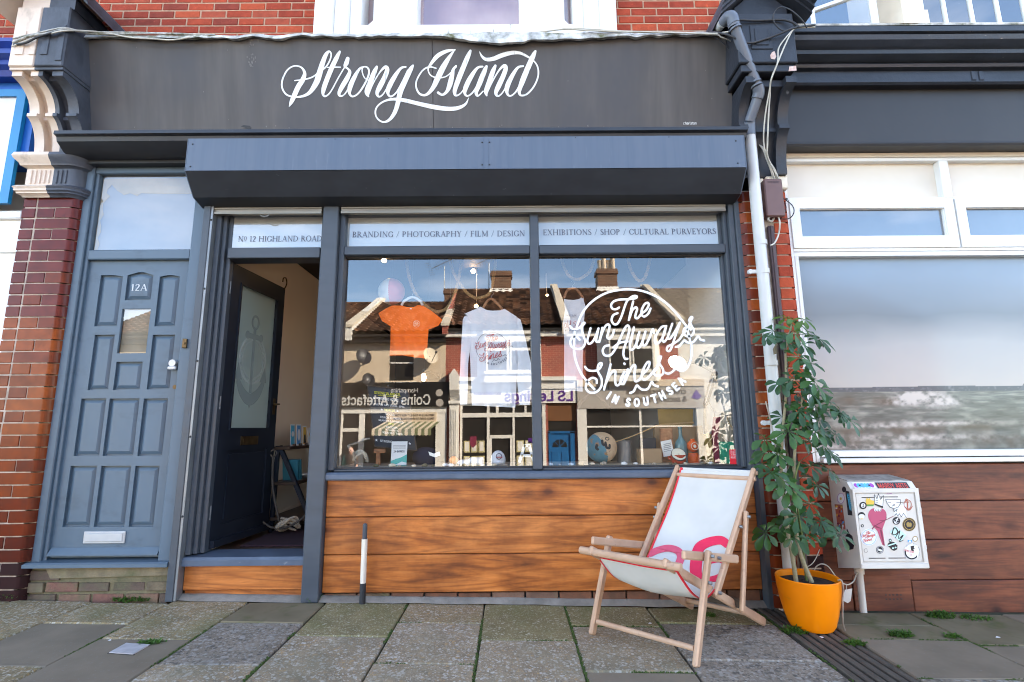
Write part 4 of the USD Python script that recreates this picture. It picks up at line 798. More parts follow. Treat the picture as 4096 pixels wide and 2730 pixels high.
# the sun motif stuck on the right pane
wB = lambda x, y: (lambda q: (q[0], q[2]))(at((2260 + x * .33800) / 1.740757, (1130 + y * .33800) / 1.740757, .048))
a, b = sun_motif(26, 26)
part('window_lettering', flat(place(a, wB), front(.0485), .0008), 'vinyl_white', sf); part('window_lettering', flat(place(b, wB), front(.0485), .0008), 'vinyl_white', sf)
rs = part('window_sticker', flat(sbox(1.614, .918, 1.722, 1.024), front(.0485), .0008), 'red_tape', sf, label='small square red licence sticker with white print')
for k, s in enumerate(['WE ARE', 'LICENSED', 'TO PLAY', 'RECORDED', 'MUSIC']): part('print', text(s, .0078, ((1.622, .0475, 1.008 - k * .0118), (1, 0, 0), (0, 0, 1)), depth=.0004), 'letter_white', rs)
part('print', flat(_ring(1.697, .936, .016, .013, .005, .004), front(.0475), .0004), 'letter_white', rs)
surf('foot_brick', (.17, .065, .032), (.10, .045, .025), rough=.85, scale=(12, 12, 12), bump=.003, bscale=60)
# stained planks below
for z0, z1 in ((.577, .829), (.322, .573), (.068, .318)):
    part('plank', box(-1.329, 1.752, -.004 + rnd.uniform(-.002, .002), .04, z0, z1, .005), 'stained_plank', sf)
part('plank_backing', join(box(-1.329, 1.752, .041, .1, -.1, .84)), 'ledge_paint', sf)
for k in range(13): brick(sf, -1.32 + k * .236, -1.32 + k * .236 + .226, .012 + rnd.uniform(0, .006), .08, gz(0) - .05, .062 + rnd.uniform(-.006, .002), rnd.choice(['foot_brick', 'foot_brick', 'old_brick_1']))
# the doorway
part('door_frame', join(box(-2.2995, -2.262, -.02, .16, .33, 2.90, .004), box(-2.262, -2.232, .01, .15, .33, 2.90, .004), box(-2.232, -2.198, .04, .14, .33, 2.90, .004)), 'frame_paint', sf)
part('door_frame', box(-1.478, -1.4525, .0, .14, .33, 2.90, .004), 'frame_paint', sf)
part('door_head', join(box(-2.198, -1.478, -.006, .14, 2.512, 2.598, .005), box(-2.198, -1.478, .0, .14, 2.87, 2.90)), 'frame_paint', sf)
pane(-2.198, -1.478, 2.598, 2.872, .045, 'shop_glass', sf, 'transom_pane'); part('transom_film', box(-2.198, -1.478, .049, .052, 2.598, 2.872), 'frosted_film', sf)
g, w = serif('N'); q0 = -2.152
part('lettering', serif_on('No 12 HIGHLAND ROAD', front(.0445), -2.152, -1.487, 2.664, .047), 'grey_letter', sf)
part('threshold', join(prism_x([(-.042, .262), (-.042, .30), (-.03, .318), (.16, .33), (.16, .262)], -2.2995, -1.4525)), 'sill_paint', sf, smooth=30)
part('plank', box(-2.2995, -1.4525, -.004, .04, .094, .258, .005), 'stained_plank', sf, label='short stained plank under the open doorway')
part('plank', box(-2.2995, -1.4525, .022, .06, .050, .090, .003), 'stained_plank', sf)
part('plank_backing', box(-2.2995, -1.4525, .041, .1, -.05, .262), 'ledge_paint', sf)
for k in range(4): brick(sf, -2.29 + k * .21, -2.29 + k * .21 + .2, .02 + rnd.uniform(0, .008), .08, -.02, .047, rnd.choice(['old_brick_2', 'old_brick_1', 'old_brick_3']))

# ================================================================ the open shop door
HX, HY = -2.196, .09; th = math.radians(84.0); dd = np.array([math.cos(th), math.sin(th), 0]); dn = np.array([math.sin(th), -math.cos(th), 0])
DFR = (np.array([HX, HY, 0]), dd, np.array([0, 0, 1.0]))           # u along the leaf, v up, outward = dn
sd = thing('shop_door', 'dark navy shop door standing open inwards with a frosted anchor pane', 'door', (HX, HY, .33))
leaf = sbox(0, .345, .76, 2.505)
gl = sbox(.115, 1.20, .655, 2.37)
part('leaf', flat(leaf.difference(gl).difference(sbox(.12, .50, .65, 1.04)), DFR, .045, -.045), 'shop_door_paint', sd)
part('lower_panel', join(flat(sbox(.12, .50, .65, 1.04), DFR, .02, -.035), flat(sbox(.15, .53, .62, 1.01), DFR, .008, -.015)), 'shop_door_paint', sd)
part('bead', flat(gl.buffer(.006, join_style=2).difference(gl.buffer(-.012, join_style=2)), DFR, .008, .0), 'shop_door_paint', sd)
part('weather_bar', flat(sbox(.01, .35, .75, .40), DFR, .03, .0), 'shop_door_paint', sd)
gp = part('frosted_pane', flat(gl, DFR, .004, -.03), 'frosted_glass', sd)
AN = [(.385, 1.95)]
anc = unary_union([_ring(.385, 2.10, .055, .065, .022, .022), sbox(.368, 1.50, .402, 2.05), sbox(.29, 1.955, .48, 2.0), _ell(.29, 1.978, .03, .035), _ell(.48, 1.978, .03, .035),
     stroke([(.20, 1.66, .01), (.22, 1.58, .05), (.29, 1.49, .085), (.385, 1.445, .10), (.48, 1.49, .085), (.55, 1.58, .05), (.57, 1.66, .01)], 5), Polygon([(.165, 1.60), (.20, 1.74), (.265, 1.60)]), Polygon([(.505, 1.60), (.57, 1.74), (.605, 1.60)]), Polygon([(.34, 1.44), (.385, 1.37), (.43, 1.44)])])
rope = unary_union([_ring(.385, 1.78, .19, .21, .018, .018), _ring(.385, 1.78, .15, .17, .012, .012), *[_ell(.385 + .17 * math.cos(t), 1.78 + .19 * math.sin(t), .011, .012) for t in np.linspace(2.2, 6.8, 22)]])
plain('etched_grey', (.20, .25, .24), .5); plain('etched_pale', (.34, .40, .38), .5)
part('anchor_motif', flat(anc, DFR, .0006, -.0255), 'etched_grey', gp); part('rope_ring', flat(rope.difference(anc), DFR, .0006, -.0255), 'etched_pale', gp)
lpz = part('letter_plate', join(flat(sbox(.27, 1.075, .50, 1.145), DFR, .006, .0), flat(sbox(.295, 1.09, .475, 1.13), DFR, .004, .006)), 'brass', sd)
hp = lambda u, v, w: DFR[0] + dd * u + np.array([0, 0, v]) + dn * w
part('handle', join(flat(sbox(.69, 1.33, .725, 1.47), DFR, .004, 0), tube([hp(.707, 1.42, 0), hp(.707, 1.42, .05), hp(.64, 1.415, .055)], .008, 8)), 'brass', sd)
part('hook', tube(spline([hp(.74, 2.49, .0), hp(.77, 2.55, .005), hp(.745, 2.60, .01), hp(.70, 2.59, .012), hp(.69, 2.55, .012)], 4), .006, 6), 'brass', sd)
for z in (.55, 1.35, 2.25): part('hinge', join(cyl((HX - .006, HY - .012, z), (HX - .006, HY - .012, z + .10), .008, 8)), 'galvanised', sd)

# ================================================================ the blue house door, 12A
hd = thing('house_door', 'blue grey panelled house door numbered 12A with a letter plate near its foot', 'door', (-2.96, .1, .28))
part('frame', join(box(-3.352, -3.285, -.045, .05, .29, 3.285, .006), box(-3.285, -3.258, -.025, .05, .29, 3.285, .004)), 'door_paint', hd)
part('frame', join(box(-2.468, -2.374, -.045, .05, .27, 3.285, .006)), 'door_paint', hd)
part('transom', box(-3.258, -2.468, -.035, .05, 2.497, 2.578, .008), 'door_paint', hd)
part('frame_head', box(-3.285, -2.40, -.035, .05, 3.212, 3.265, .006), 'door_paint', hd)
part('doorstep', join(prism_x([(-.085, .268), (-.085, .290), (-.075, .300), (.06, .318), (.06, .268)], -3.39, -2.374)), 'door_paint', hd, smooth=30)
pane(-3.258, -2.468, 2.578, 3.212, .0, 'fan_glass', hd, 'fanlight')
rag = [(-3.325, 3.255), (-3.325, 2.632)] + [(-3.295 + .012 * math.sin(k * 2.3), 2.64 + k * .05) for k in range(9)] + [(-3.27, 3.08), (-3.25, 3.10), (-3.285, 3.13), (-3.28, 3.16), (-3.25, 3.20), (-3.20, 3.15), (-3.14, 3.11), (-3.09, 3.125), (-3.03, 3.10), (-3.0, 3.125), (-2.9, 3.12), (-2.56, 3.115), (-2.56, 3.255)]
surf('brown_paper', (.30, .24, .17), (.24, .19, .13), rough=.8, scale=(4, 4, 4)); surf('fan_film', (.15, .165, .205), (.19, .20, .24), rough=.6, scale=(2, 2, 2))
rag = [(x * .97 - .03, 1.19 + (z - 1.19) * .969) for x, z in rag]
part('window_film', flat(sbox(-3.27, 2.57, -2.46, 3.22), front(.018), .001), 'fan_film', hd); part('paper_strip', flat(Polygon(rag).buffer(0).intersection(sbox(-3.27, 2.57, -2.46, 3.22)), front(.013), .001), 'brown_paper', hd)
YL = -.002
def cr4(x0, y0, x1, y1):
    s = 700 / 610 / 1.740757; o = 700 / 1.740757
    xm, ym = (x0 + x1) / 2, (y0 + y1) / 2
    return at(x0 * s, o + ym * s, YL)[0], at(xm * s, o + y1 * s, YL)[2], at(x1 * s, o + ym * s, YL)[0], at(xm * s, o + y0 * s, YL)[2]
rows = [(340, 350, 418, 528), (440, 345, 530, 437), (548, 350, 618, 528), (417, 467, 517, 622), (318, 558, 388, 750), (400, 652, 492, 750), (522, 558, 600, 748), (270, 780, 358, 980), (370, 780, 475, 980), (490, 780, 575, 980), (232, 1015, 325, 1227), (340, 1015, 445, 1227), (460, 1015, 545, 1227)]
rects = [cr4(*r) for r in rows]
g = sbox(-3.262, .318, -2.464, 2.50)
holes = []
for i, r in enumerate(rects):
    p = sbox(*r)
    if i in (0, 1, 2): p = Polygon([(r[0], r[1]), (r[2], r[1]), (r[2], r[3] - .012), ((r[0] + r[2]) / 2 + .02, r[3] + (.012 if i == 1 else 0)), ((r[0] + r[2]) / 2 - .02, r[3] + (.012 if i == 1 else 0)), (r[0], r[3] - (.012 if i else .0))])
    holes.append(p)
part('leaf', flat(g.difference(unary_union(holes)), front(YL), .02, -.02), 'door_paint', hd)
for i, (p, r) in enumerate(zip(holes, rects)):
    if i == 3: continue
    inn = p.buffer(-.012, join_style=2); fld = p.buffer(-.034, join_style=2)
    pts = [(x, YL + .016, z) for x, z in inn.exterior.coords[:-1]] + [(x, YL + .004, z) for x, z in fld.exterior.coords[:-1]] + [(x, YL + .03, z) for x, z in p.exterior.coords[:-1]]
    part('panel', join(flat(p, front(YL + .02), .004, -.004), hull(pts[:len(inn.exterior.coords) - 1 + len(fld.exterior.coords) - 1])), 'door_paint', hd)
r = rects[3]
pane(r[0], r[2], r[1], r[3], YL + .012, 'shop_glass', hd, 'small_window'); part('window_back', box(r[0], r[2], YL + .03, YL + .034, r[1], r[3]), 'brown_paper', hd)
r = rects[1]
part('number', serif_on('12A', front(YL + .0015), r[0] + .036, r[2] - .036, (r[1] + r[3]) / 2 - .03, .052), 'chrome', hd)
x0, z0, x1, z1 = cr4(293, 1242, 438, 1285)
part('letter_plate', join(box(x0, x1, YL - .008, YL, z0, z1, .004), box(x0 + .015, x1 - .015, YL - .013, YL - .007, z0 + .014, z1 - .012, .003)), 'chrome', hd)
part('weather_bar', join(prism_x([(YL - .035, .335), (YL - .035, .345), (YL - .005, .385), (YL, .385), (YL, .335)], -3.25, -2.48)), 'door_paint', hd)
q = at(402, 836, YL)
part('lock', join(cyl((q[0], YL, q[2]), (q[0], YL - .035, q[2]), .026, 16), box(q[0] - .03, q[0] + .03, YL - .04, YL - .012, q[2] - .05, q[2] - .022, .006)), 'chrome', hd)
q = at(403, 890, YL); part('key_plate', cyl((q[0], YL, q[2]), (q[0], YL - .008, q[2]), .016, 12), 'brass', hd)
q = at(426, 790, -.045); part('bell_push', join(box(q[0] - .016, q[0] + .016, -.061, -.045, q[2] - .035, q[2] + .035, .003), cyl((q[0], -.061, q[2]), (q[0], -.068, q[2]), .009, 10)), 'brass', hd)
# the old brick plinth under the blue door
pl = thing('brick_plinth', 'low weathered brick plinth under the blue house door', 'plinth', (-2.9, .03, 0))
part('mortar', box(-3.36, -2.374, -.028, .2, -.02, .268), 'mossy_mortar', pl)
part('render_patch', hull([[-3.25, -.040, .268], [-2.374, -.040, .268], [-2.374, -.040, .205], [-2.8, -.040, .20], [-3.2, -.040, .19], [-3.25, .05, .19], [-2.374, .05, .262], [-2.374, .05, .2]]), 'old_brick_4', pl)
for row, (z0, z1) in enumerate(((.175, .245), (.098, .165), (.02, .088))):
    x = -3.36 - (.1 if row % 2 else 0)
    while x < -2.38:
        a, b = max(x, -3.36), min(x + .215 + rnd.uniform(-.01, .01), -2.374)
        if b - a > .05 and not (row == 0 and a > -3.25): brick(pl, a, b, -.044 + rnd.uniform(0, .012), .06, z0 + rnd.uniform(0, .006), z1 + rnd.uniform(-.006, 0), f'old_brick_{rnd.choice([0, 1, 2, 2, 3])}', .008)
        x += .232

# ================================================================ pipes, cables and boxes between the shops
R_ = lambda x, y, Y: at((2800 + x * .57398) / 1.740757, y * .57398 / 1.740757, Y)
dp = thing('downpipe', 'rainwater downpipe, bent and grey above, straight and white below, at the right pilaster', 'downpipe', (1.86, -.2, 0))
YP = -.24
k0, k1, k2, k3 = R_(212, 128, -.47), R_(240, 190, -.46), R_(398, 600, -.34), R_(345, 850, -.22)
part('stub', tube([R_(95, 235, -.10), R_(160, 160, -.40)], .034, 12), 'white_plastic', dp, smooth=40)
part('bend', tube(spline([R_(165, 158, -.40), R_(195, 122, -.45), R_(225, 125, -.47), k1], 4), .043, 14), 'grey_plastic', dp, smooth=40)
part('sloping_length', tube([k1, k2], .037, 16), 'grey_plastic', dp, smooth=40)
part('bend', tube(spline([k2, R_(410, 645, -.32), R_(398, 690, -.30)], 4), .043, 14), 'grey_plastic', dp, smooth=40)
part('offset_length', tube([R_(400, 685, -.30), k3], .037, 16), 'grey_plastic', dp, smooth=40)
part('socket', tube([R_(345, 845, -.22), R_(342, 875, -.20), (1.862, -.195, 3.40)], .044, 16), 'grey_plastic', dp, smooth=40)
for x, y, dx, dy, a in ((235, 165, 4, 10, -.465), (246, 200, 4, 10, -.46), (383, 575, 4, 10, -.35), (393, 600, 4, 10, -.34)): part('socket_ring', tube([R_(x, y, a), R_(x + dx, y + dy, a)], .0455, 16), 'grey_plastic', dp, smooth=40)
part('straight_length', tube([(1.862, -.195, 3.415), (1.870, -.18, 2.2), (1.878, -.155, 1.2), (1.878, -.145, .02)], .0415, 18), 'white_plastic', dp, smooth=40)
for z in (2.52, 2.30, 1.62, 1.12): part('collar', tube([(1.873, -.172 + .014 * (1.6 - z) , z), (1.873, -.172 + .014 * (1.6 - z), z + .035)], .0445, 18), 'white_plastic', dp, smooth=40)
for z in (2.31, 1.20): part('bracket', join(box(1.785, 1.84, -.17, -.155, z, z + .03, .004), cyl((1.785, -.172, z + .015), (1.785, -.15, z + .015), .018, 10)), 'white_plastic', dp)
part('shoe', tube([(1.878, -.148, .20), (1.878, -.146, .0)], .05, 16), 'white_plastic', dp, smooth=40)
part('torn_sticker', flat(Polygon([(1.862, 1.69), (1.89, 1.70), (1.885, 1.74), (1.90, 1.78), (1.88, 1.83), (1.87, 1.80), (1.88, 1.76), (1.86, 1.73)]), front(-.2365), .0006), 'old_brick_4', dp)

jb = thing('junction_box', 'brown telephone junction box on the right pilaster below the white cables', 'junction box', (2.01, -.16, 2.76))
part('lid', box(1.943, 2.083, -.185, -.16, 2.752, 3.055, .008), 'brown_plastic', jb); part('body', box(1.948, 2.078, -.16, -.10, 2.758, 3.05), 'brown_plastic', jb)
part('lettering', text('BRITISH TELECOM', .014, ((2.012, -.1855, 3.02), (1, 0, 0), (0, 0, 1)), width=.085, anchor='c', depth=.0006), 'brown_duct_paint', jb)
solo('cable_duct', join(box(1.972, 2.018, -.125, -.10, .02, 2.70, .004), box(1.985, 2.005, -.132, -.12, .02, 2.70, .004)), 'brown_duct_paint', 'narrow dark brown cable duct running down beside the white downpipe', 'cable duct')
def cable(name, pts, r, m, par, k=6): return part(name, tube(spline(pts, k), r, 6), m, par, smooth=60)
cb = thing('cable_bundle', 'pair of white telephone cables looping down the black corbel into the brown box', 'cables', (2.1, -.3, 3.5))
cable('cable', [R_(800, 190, -.40), R_(700, 195, -.44), R_(650, 208, -.45), R_(600, 300, -.46), R_(545, 430, -.45), R_(495, 560, -.40), R_(488, 650, -.34), R_(478, 800, -.29), R_(470, 1000, -.23), R_(470, 1085, -.20), R_(505, 1170, -.16), R_(550, 1250, -.13)], .0058, 'cable_white', cb)
cable('cable', [R_(650, 208, -.455), R_(600, 262, -.46), R_(548, 340, -.455), R_(540, 440, -.45), R_(500, 545, -.41), R_(482, 640, -.35), R_(455, 800, -.29), R_(443, 950, -.24), R_(452, 1050, -.21), R_(480, 1130, -.17), R_(520, 1250, -.13)], .0052, 'cable_white', cb)
for i in range(4): cable('cable', [R_(415 + 6 * i, 1012 + 4 * i, -.13), R_(440 + 6 * i, 1050, -.15), R_(462 + 4 * i, 1110, -.16), R_(490 + 10 * i, 1180, -.15), R_(510 + 14 * i, 1255, -.12)], .0045, 'cable_white', cb)
cable('cable', [R_(545, 1510, -.15), R_(556, 1555, -.18), (2.028, -.16, 2.62), (1.97, -.20, 2.535), (1.93, -.21, 2.51)], .006, 'cable_white', cb)
cable('cable', [R_(490, 1505, -.14), R_(475, 1530, -.16), R_(500, 1545, -.15), R_(520, 1510, -.13)], .008, 'cable_white', cb)
bc = thing('cable_bundle', 'loose black cables looping around the black corbel at the top right', 'cables', (2.1, -.45, 4.2))
cable('cable', [R_(745, 195, -.50), R_(700, 130, -.55), R_(620, 65, -.55), R_(550, 55, -.52), R_(510, 110, -.50), R_(525, 170, -.48), R_(580, 215, -.46), R_(650, 190, -.46)], .0045, 'cable_black', bc)
cable('cable', [R_(60, 225, -.30), R_(180, 240, -.44), R_(330, 300, -.44), R_(450, 275, -.44), R_(560, 235, -.45), R_(660, 195, -.46), R_(800, 175, -.42)], .008, 'cable_black', bc)
cable('cable', [R_(255, 140, -.44), R_(400, 145, -.435), R_(560, 140, -.435), R_(640, 155, -.45), R_(690, 190, -.46)], .009, 'cable_black', bc)
cable('cable', [R_(100, 260, -.28), R_(170, 310, -.28), R_(230, 390, -.26), R_(245, 520, -.24)], .004, 'cable_black', bc)
for i in range(3): cable('cable', [R_(255 - 3 * i, 400, -.17), R_(246 + 6 * i, 500, -.16), R_(250 + 3 * i, 650, -.14), R_(240 + 7 * i, 760, -.12), R_(242 + 6 * i, 885, -.10)], .005, 'cable_black', bc)
cable('cable', [R_(575, 1380, -.12), R_(640, 1430, -.16), R_(655, 1480, -.17), R_(620, 1525, -.14), R_(550, 1525, -.11)], .004, 'cable_black', bc)
cable('cable', [R_(590, 1415, -.11), R_(600, 1450, -.12), R_(590, 1480, -.12)], .004, 'cable_black', bc)
C1 = lambda x, y, Y: at(x * .57408 / 1.740757, y * .57408 / 1.740757, Y)
fc = thing('cable_bundle', 'bundle of old pale cables strung along the top edge of the dark sign', 'cables', (-1, -.28, 4.25))
cable('cable', [C1(90, 300, -.44), C1(200, 255, -.45), C1(330, 235, -.45), C1(460, 205, -.45), C1(560, 222, -.36), C1(750, 228, -.29), C1(1000, 232, -.28), C1(1300, 240, -.28)], .009, 'lead_sheet', fc)
cable('cable', [C1(85, 325, -.44), C1(200, 280, -.455), C1(330, 242, -.455), C1(470, 215, -.455), C1(700, 225, -.30), C1(900, 262, -.30), C1(1050, 272, -.30), C1(1200, 280, -.30), C1(1320, 262, -.29), C1(1400, 250, -.28)], .006, 'cable_white', fc)
cable('cable', [C1(90, 270, -.44), C1(230, 240, -.45), C1(380, 205, -.45), C1(470, 198, -.45), C1(620, 235, -.33), C1(760, 240, -.29), C1(1100, 236, -.285), C1(1500, 245, -.28)], .006, 'lead_sheet', fc)
cable('cable', [C1(95, 312, -.44), C1(180, 300, -.455), C1(260, 262, -.455), C1(420, 218, -.455), C1(520, 225, -.40)], .008, 'cable_black', fc)
T_ = lambda x, y, Y: at((1200 + x * .55249) / 1.740757, y * .55249 / 1.740757, Y)
cable('cable', [T_(1650, 245, -.27), T_(1780, 228, -.27), T_(1930, 212, -.28), T_(2080, 222, -.29), T_(2353, 232, -.30), R_(0, 233, -.30), R_(110, 236, -.38), R_(200, 222, -.45)], .0065, 'cable_white', fc)
cable('cable', [T_(1900, 205, -.28), T_(2100, 212, -.29), T_(2353, 228, -.30), R_(60, 240, -.32), R_(150, 262, -.36), R_(240, 300, -.30)], .005, 'cable_white', fc)

# ================================================================ the neighbouring shop on the right
ns = thing('neighbouring_shopfront', 'neighbouring shopfront with white window frames, a wave picture and dark red planks', 'shopfront', (3.5, 0, 0))
NX = 6.4
part('fascia_board', box(2.165, NX, -.10, .1, 3.395, 3.92, .004), 'black_fascia_paint', ns)
part('fascia_bead', prism_x([(-.115, 3.36), (-.125, 3.375), (-.115, 3.395), (0.05, 3.395), (.05, 3.36)], 2.166, NX), 'black_fascia_paint', ns)
cp_ = [(.05, 3.86), (-.16, 3.86), (-.175, 3.875), (-.155, 3.89), (-.155, 3.985), (-.19, 3.995), (-.20, 4.015), (-.19, 4.03), (-.22, 4.035), (-.26, 4.06), (-.265, 4.09), (-.29, 4.10), (-.325, 4.13), (-.335, 4.165), (-.315, 4.175), (-.345, 4.185), (-.35, 4.225), (-.32, 4.245), (.05, 4.27)]
part('cornice', prism_x(cp_, 2.20, NX), 'black_cornice_paint', ns, smooth=30)
part('cornice_block', join(box(3.70, 3.735, -.162, -.15, 3.90, 3.98, .003), box(3.76, 3.795, -.162, -.15, 3.90, 3.98, .003)), 'black_cornice_paint', ns)
part('cornice_lead', join(prism_x([(-.355, 4.245), (-.352, 4.23), (-.30, 4.255), (.05, 4.285), (.05, 4.30), (-.30, 4.268)], 2.21, NX), hull([[3.02, -.36, 4.24], [3.16, -.36, 4.24], [3.05, -.25, 4.30], [3.12, -.25, 4.31], [3.0, -.1, 4.28], [3.18, -.1, 4.28]])), 'lead_sheet', ns)
part('soffit_strip', box(2.19, NX, -.01, .12, 3.325, 3.392, .004), 'cream_board', ns)
part('head_frame', join(box(2.19, NX, .0, .10, 3.296, 3.324, .003)), 'white_upvc', ns)
for x0, x1 in ((2.215, 3.465), (3.54, NX)): part('head_panel', box(x0, x1, .05, .09, 2.985, 3.30), 'cream_board', ns)
part('head_mullion', box(3.465, 3.54, -.005, .10, 2.975, 3.296, .005), 'white_upvc', ns)
surf('light_frosting', (.07, .085, .115), (.10, .115, .145), rough=.6, scale=(2, 2, 2))
def casement(x0, x1, z0, z1, w=.075, y=-.01):
    p = sbox(x0, z0, x1, z1).difference(sbox(x0 + w, z0 + w + .02, x1 - w, z1 - w))
    w_ = part('top_light', join(flat(p, front(y), .05, -.05), flat(sbox(x0 + w - .012, z0 + w + .008, x1 - w + .012, z1 - w + .012).difference(sbox(x0 + w + .004, z0 + w + .024, x1 - w - .004, z1 - w - .004)), front(y + .015), .02, -.02)), 'white_upvc', ns)
    pane(x0 + w, x1 - w, z0 + w, z1 - w, y + .03, 'upper_glass', w_); part('frosting', box(x0 + w, x1 - w, y + .04, y + .045, z0 + w, z1 - w), 'light_frosting', w_)
casement(2.222, 3.525, 2.562, 2.965); casement(3.542, 4.75, 2.562, 2.965); casement(4.77, 6.3, 2.562, 2.965)
part('frame', join(box(2.19, 2.222, .0, .09, .925, 3.30, .004), box(2.19, NX, .0, .09, 2.965, 2.985, .003), box(2.222, NX, .0, .09, 2.535, 2.562, .003), box(2.222, NX, .005, .09, 2.498, 2.534, .003)), 'white_upvc', ns)
part('frame', join(box(2.222, 2.258, .0, .09, .925, 2.50, .006), box(2.258, NX, .0, .09, .965, 1.012, .006), box(2.258, NX, -.03, .09, .925, .958, .005)), 'white_upvc', ns)
gx, gzz = np.linspace(2.256, NX, 720), np.linspace(1.010, 2.502, 330)
X, Z = np.meshgrid(gx, gzz); H0 = 1.478
n3 = lambda a, b, s, o=5: meshkit.fbm(np.stack([X * a, Z * b, np.full_like(X, s)], -1), o)
t = (Z - H0) / (2.5 - H0)
sky_ = np.array([[.50, .45, .40], [.42, .40, .38], [.20, .22, .235], [.235, .275, .315], [.28, .35, .43]])
k = np.interp(np.clip(t + .18 * (n3(1.1, 2.2, 1.0) - .5), 0, 1), [0, .3, .55, .78, 1], np.arange(5))
C = np.stack([np.interp(k, np.arange(5), sky_[:, i]) for i in range(3)], -1)
d_ = np.clip((H0 - Z) / (H0 - 1.0), 0, 1); per = 1 / (.12 + d_)
w1 = n3(9, 60, 2.0); w2 = meshkit.fbm(np.stack([X * 7 + 2, per * 4.2, np.full_like(X, 9.0)], -1), 5)
sea = np.array([.150, .170, .140]) * (1 - .25 * d_[..., None]) + (w1[..., None] - .5) * np.array([.17, .18, .15]) + np.clip(w2 - .52, 0, 1)[..., None] * np.array([.75, .68, .56])
brown = np.array([.105, .082, .050])
def lump(cx, cz, sx, sz): return np.exp(-((X - cx) / sx) ** 2 - ((Z - cz) / sz) ** 2)
rough_ = n3(9, 14, 4.0)
for cx, cz, sx, sz, a in ((2.86, 1.375, .19, .035, 1.0), (2.50, 1.365, .25, .05, .7), (2.75, 1.155, .5, .035, .8), (3.35, 1.175, .5, .03, .7), (3.6, 1.07, .4, .05, .9), (2.5, 1.08, .5, .05, .6), (4.6, 1.15, .8, .04, .8), (5.2, 1.38, .3, .04, .8)):
    m_ = np.clip(lump(cx, cz, sx, sz) * a * np.clip(3 * (rough_ - .3), 0, 1.4), 0, .92)[..., None]; sea = sea * (1 - m_) + brown * m_
for cx, cz, sx, sz, a in ((3.02, 1.405, .13, .05, 1.3), (3.16, 1.39, .14, .055, 1.4), (3.28, 1.36, .10, .035, 1.0), (2.96, 1.36, .12, .02, .9), (2.72, 1.19, .35, .018, .7), (3.2, 1.205, .4, .018, .6), (3.0, 1.10, .6, .03, .6), (2.6, 1.035, .5, .02, .7), (5.35, 1.41, .2, .05, 1.2)):
    m_ = np.clip(lump(cx, cz, sx, sz) * a * np.clip(3.2 * (n3(22, 30, 6.0) - .28), .1, 1.6), 0, 1)[..., None]; sea = sea * (1 - m_) + np.array([.74, .66, .58]) * m_
land = (Z < H0 - .006 + .022 * meshkit.fbm(np.stack([X * 1.2, X * 0, X * 0], -1), 3)) & (Z > H0 - .035)
C = np.where((Z < H0 - .034)[..., None], sea, C); C = np.where(land[..., None], np.array([.085, .105, .115]) + .10 * np.clip(n3(40, 60, 3.0, 3) - .62, 0, 1)[..., None] * 4, C)
for bx, hgt in ((2.93, .03), (3.9, .05)): C[(np.abs(X - bx) < .05 * (1 - (Z - H0 + .03) / hgt)) & (Z > H0 - .03) & (Z < H0 - .03 + hgt)] = (.12, .14, .15)
V = np.stack([X.ravel(), np.full(X.size, .058), Z.ravel()], 1); nxx = len(gx); ii = (np.arange(len(gzz) - 1)[:, None] * nxx + np.arange(nxx - 1)[None]).ravel()
Fq = np.concatenate([np.stack([ii, ii + 1, ii + nxx + 1], 1), np.stack([ii, ii + nxx + 1, ii + nxx], 1)])
printed('printed_film', .4, .5, .085)
part('wave_picture', (V, Fq), 'printed_film', ns, col=np.clip(np.where((Z < H0).reshape(-1, 1), .70, .86) * C.reshape(-1, 3) ** 1.06, .008, .8), label='large printed picture of a breaking wave under a grey sky')
for z0, z1, x0 in ((.655, .912, 2.19), (.390, .650, 2.19), (.120, .386, 2.19), (-.10, .116, 2.80)):
    part('plank', box(x0, NX, -.002 + rnd.uniform(-.002, .002), .05, z0, z1, .005), 'red_stained_plank', ns)
part('access_panel', box(2.385, 2.795, -.006, .05, -.10, .158, .004), 'red_stained_plank', ns)
part('plank', box(2.19, 2.38, -.001, .05, -.10, .116, .004), 'red_stained_plank', ns)
part('vent_holes', join(*[box(2.60 + .026 * i, 2.612 + .026 * i, -.0075, -.005, z, z + .007) for i in range(5) for z in (-.005, .022)]), 'ledge_paint', ns)
part('plank_backing', box(2.165, NX, .051, .15, -.3, .93), 'ledge_paint', ns)
part('body', join(box(2.2, 24, .35, 7, -.3, 4.2), box(NX, 24, -.05, .4, -.4, 4.2)), 'cream_board', ns)

# the cream bay window over it
bw = thing('bay_window', 'cream stone bay window with white glazing bars above the black cornice', 'bay window', (3.4, .2, 4.6))
part('sill', join(prism_z([(3.10, .35), (3.38, -.02), (6.2, -.02), (6.2, .5), (3.1, .5)], 4.44, 4.53), prism_z([(3.13, .36), (3.40, .02), (6.2, .02), (6.2, .5), (3.13, .5)], 4.53, 4.58)), 'cream_stone', bw)
part('pier', join(prism_z([(3.17, .40), (3.42, .06), (3.60, .06), (3.60, .4)], 4.58, 5.9), prism_z([(3.15, .40), (3.40, .035), (3.62, .035), (3.62, .4)], 4.58, 4.72)), 'cream_stone', bw)
part('front_wall', box(3.60, 6.2, .10, .3, 4.58, 4.60), 'cream_stone', bw)
wn = part('window', join(box(3.602, 3.65, .10, .15, 4.60, 5.9), *[box(3.60 + .235 * i, 3.622 + .235 * i, .11, .135, 4.60, 5.9) for i in range(1, 11)], box(3.602, 6.2, .10, .15, 4.58, 4.63)), 'white_upvc', bw)
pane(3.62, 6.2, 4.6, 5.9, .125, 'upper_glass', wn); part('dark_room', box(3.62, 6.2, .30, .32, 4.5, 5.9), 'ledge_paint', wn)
sw = thing('sash_window', 'tall white framed window with crossed glazing bars reflecting blue sky beside the bay', 'window', (2.75, .2, 4.6))
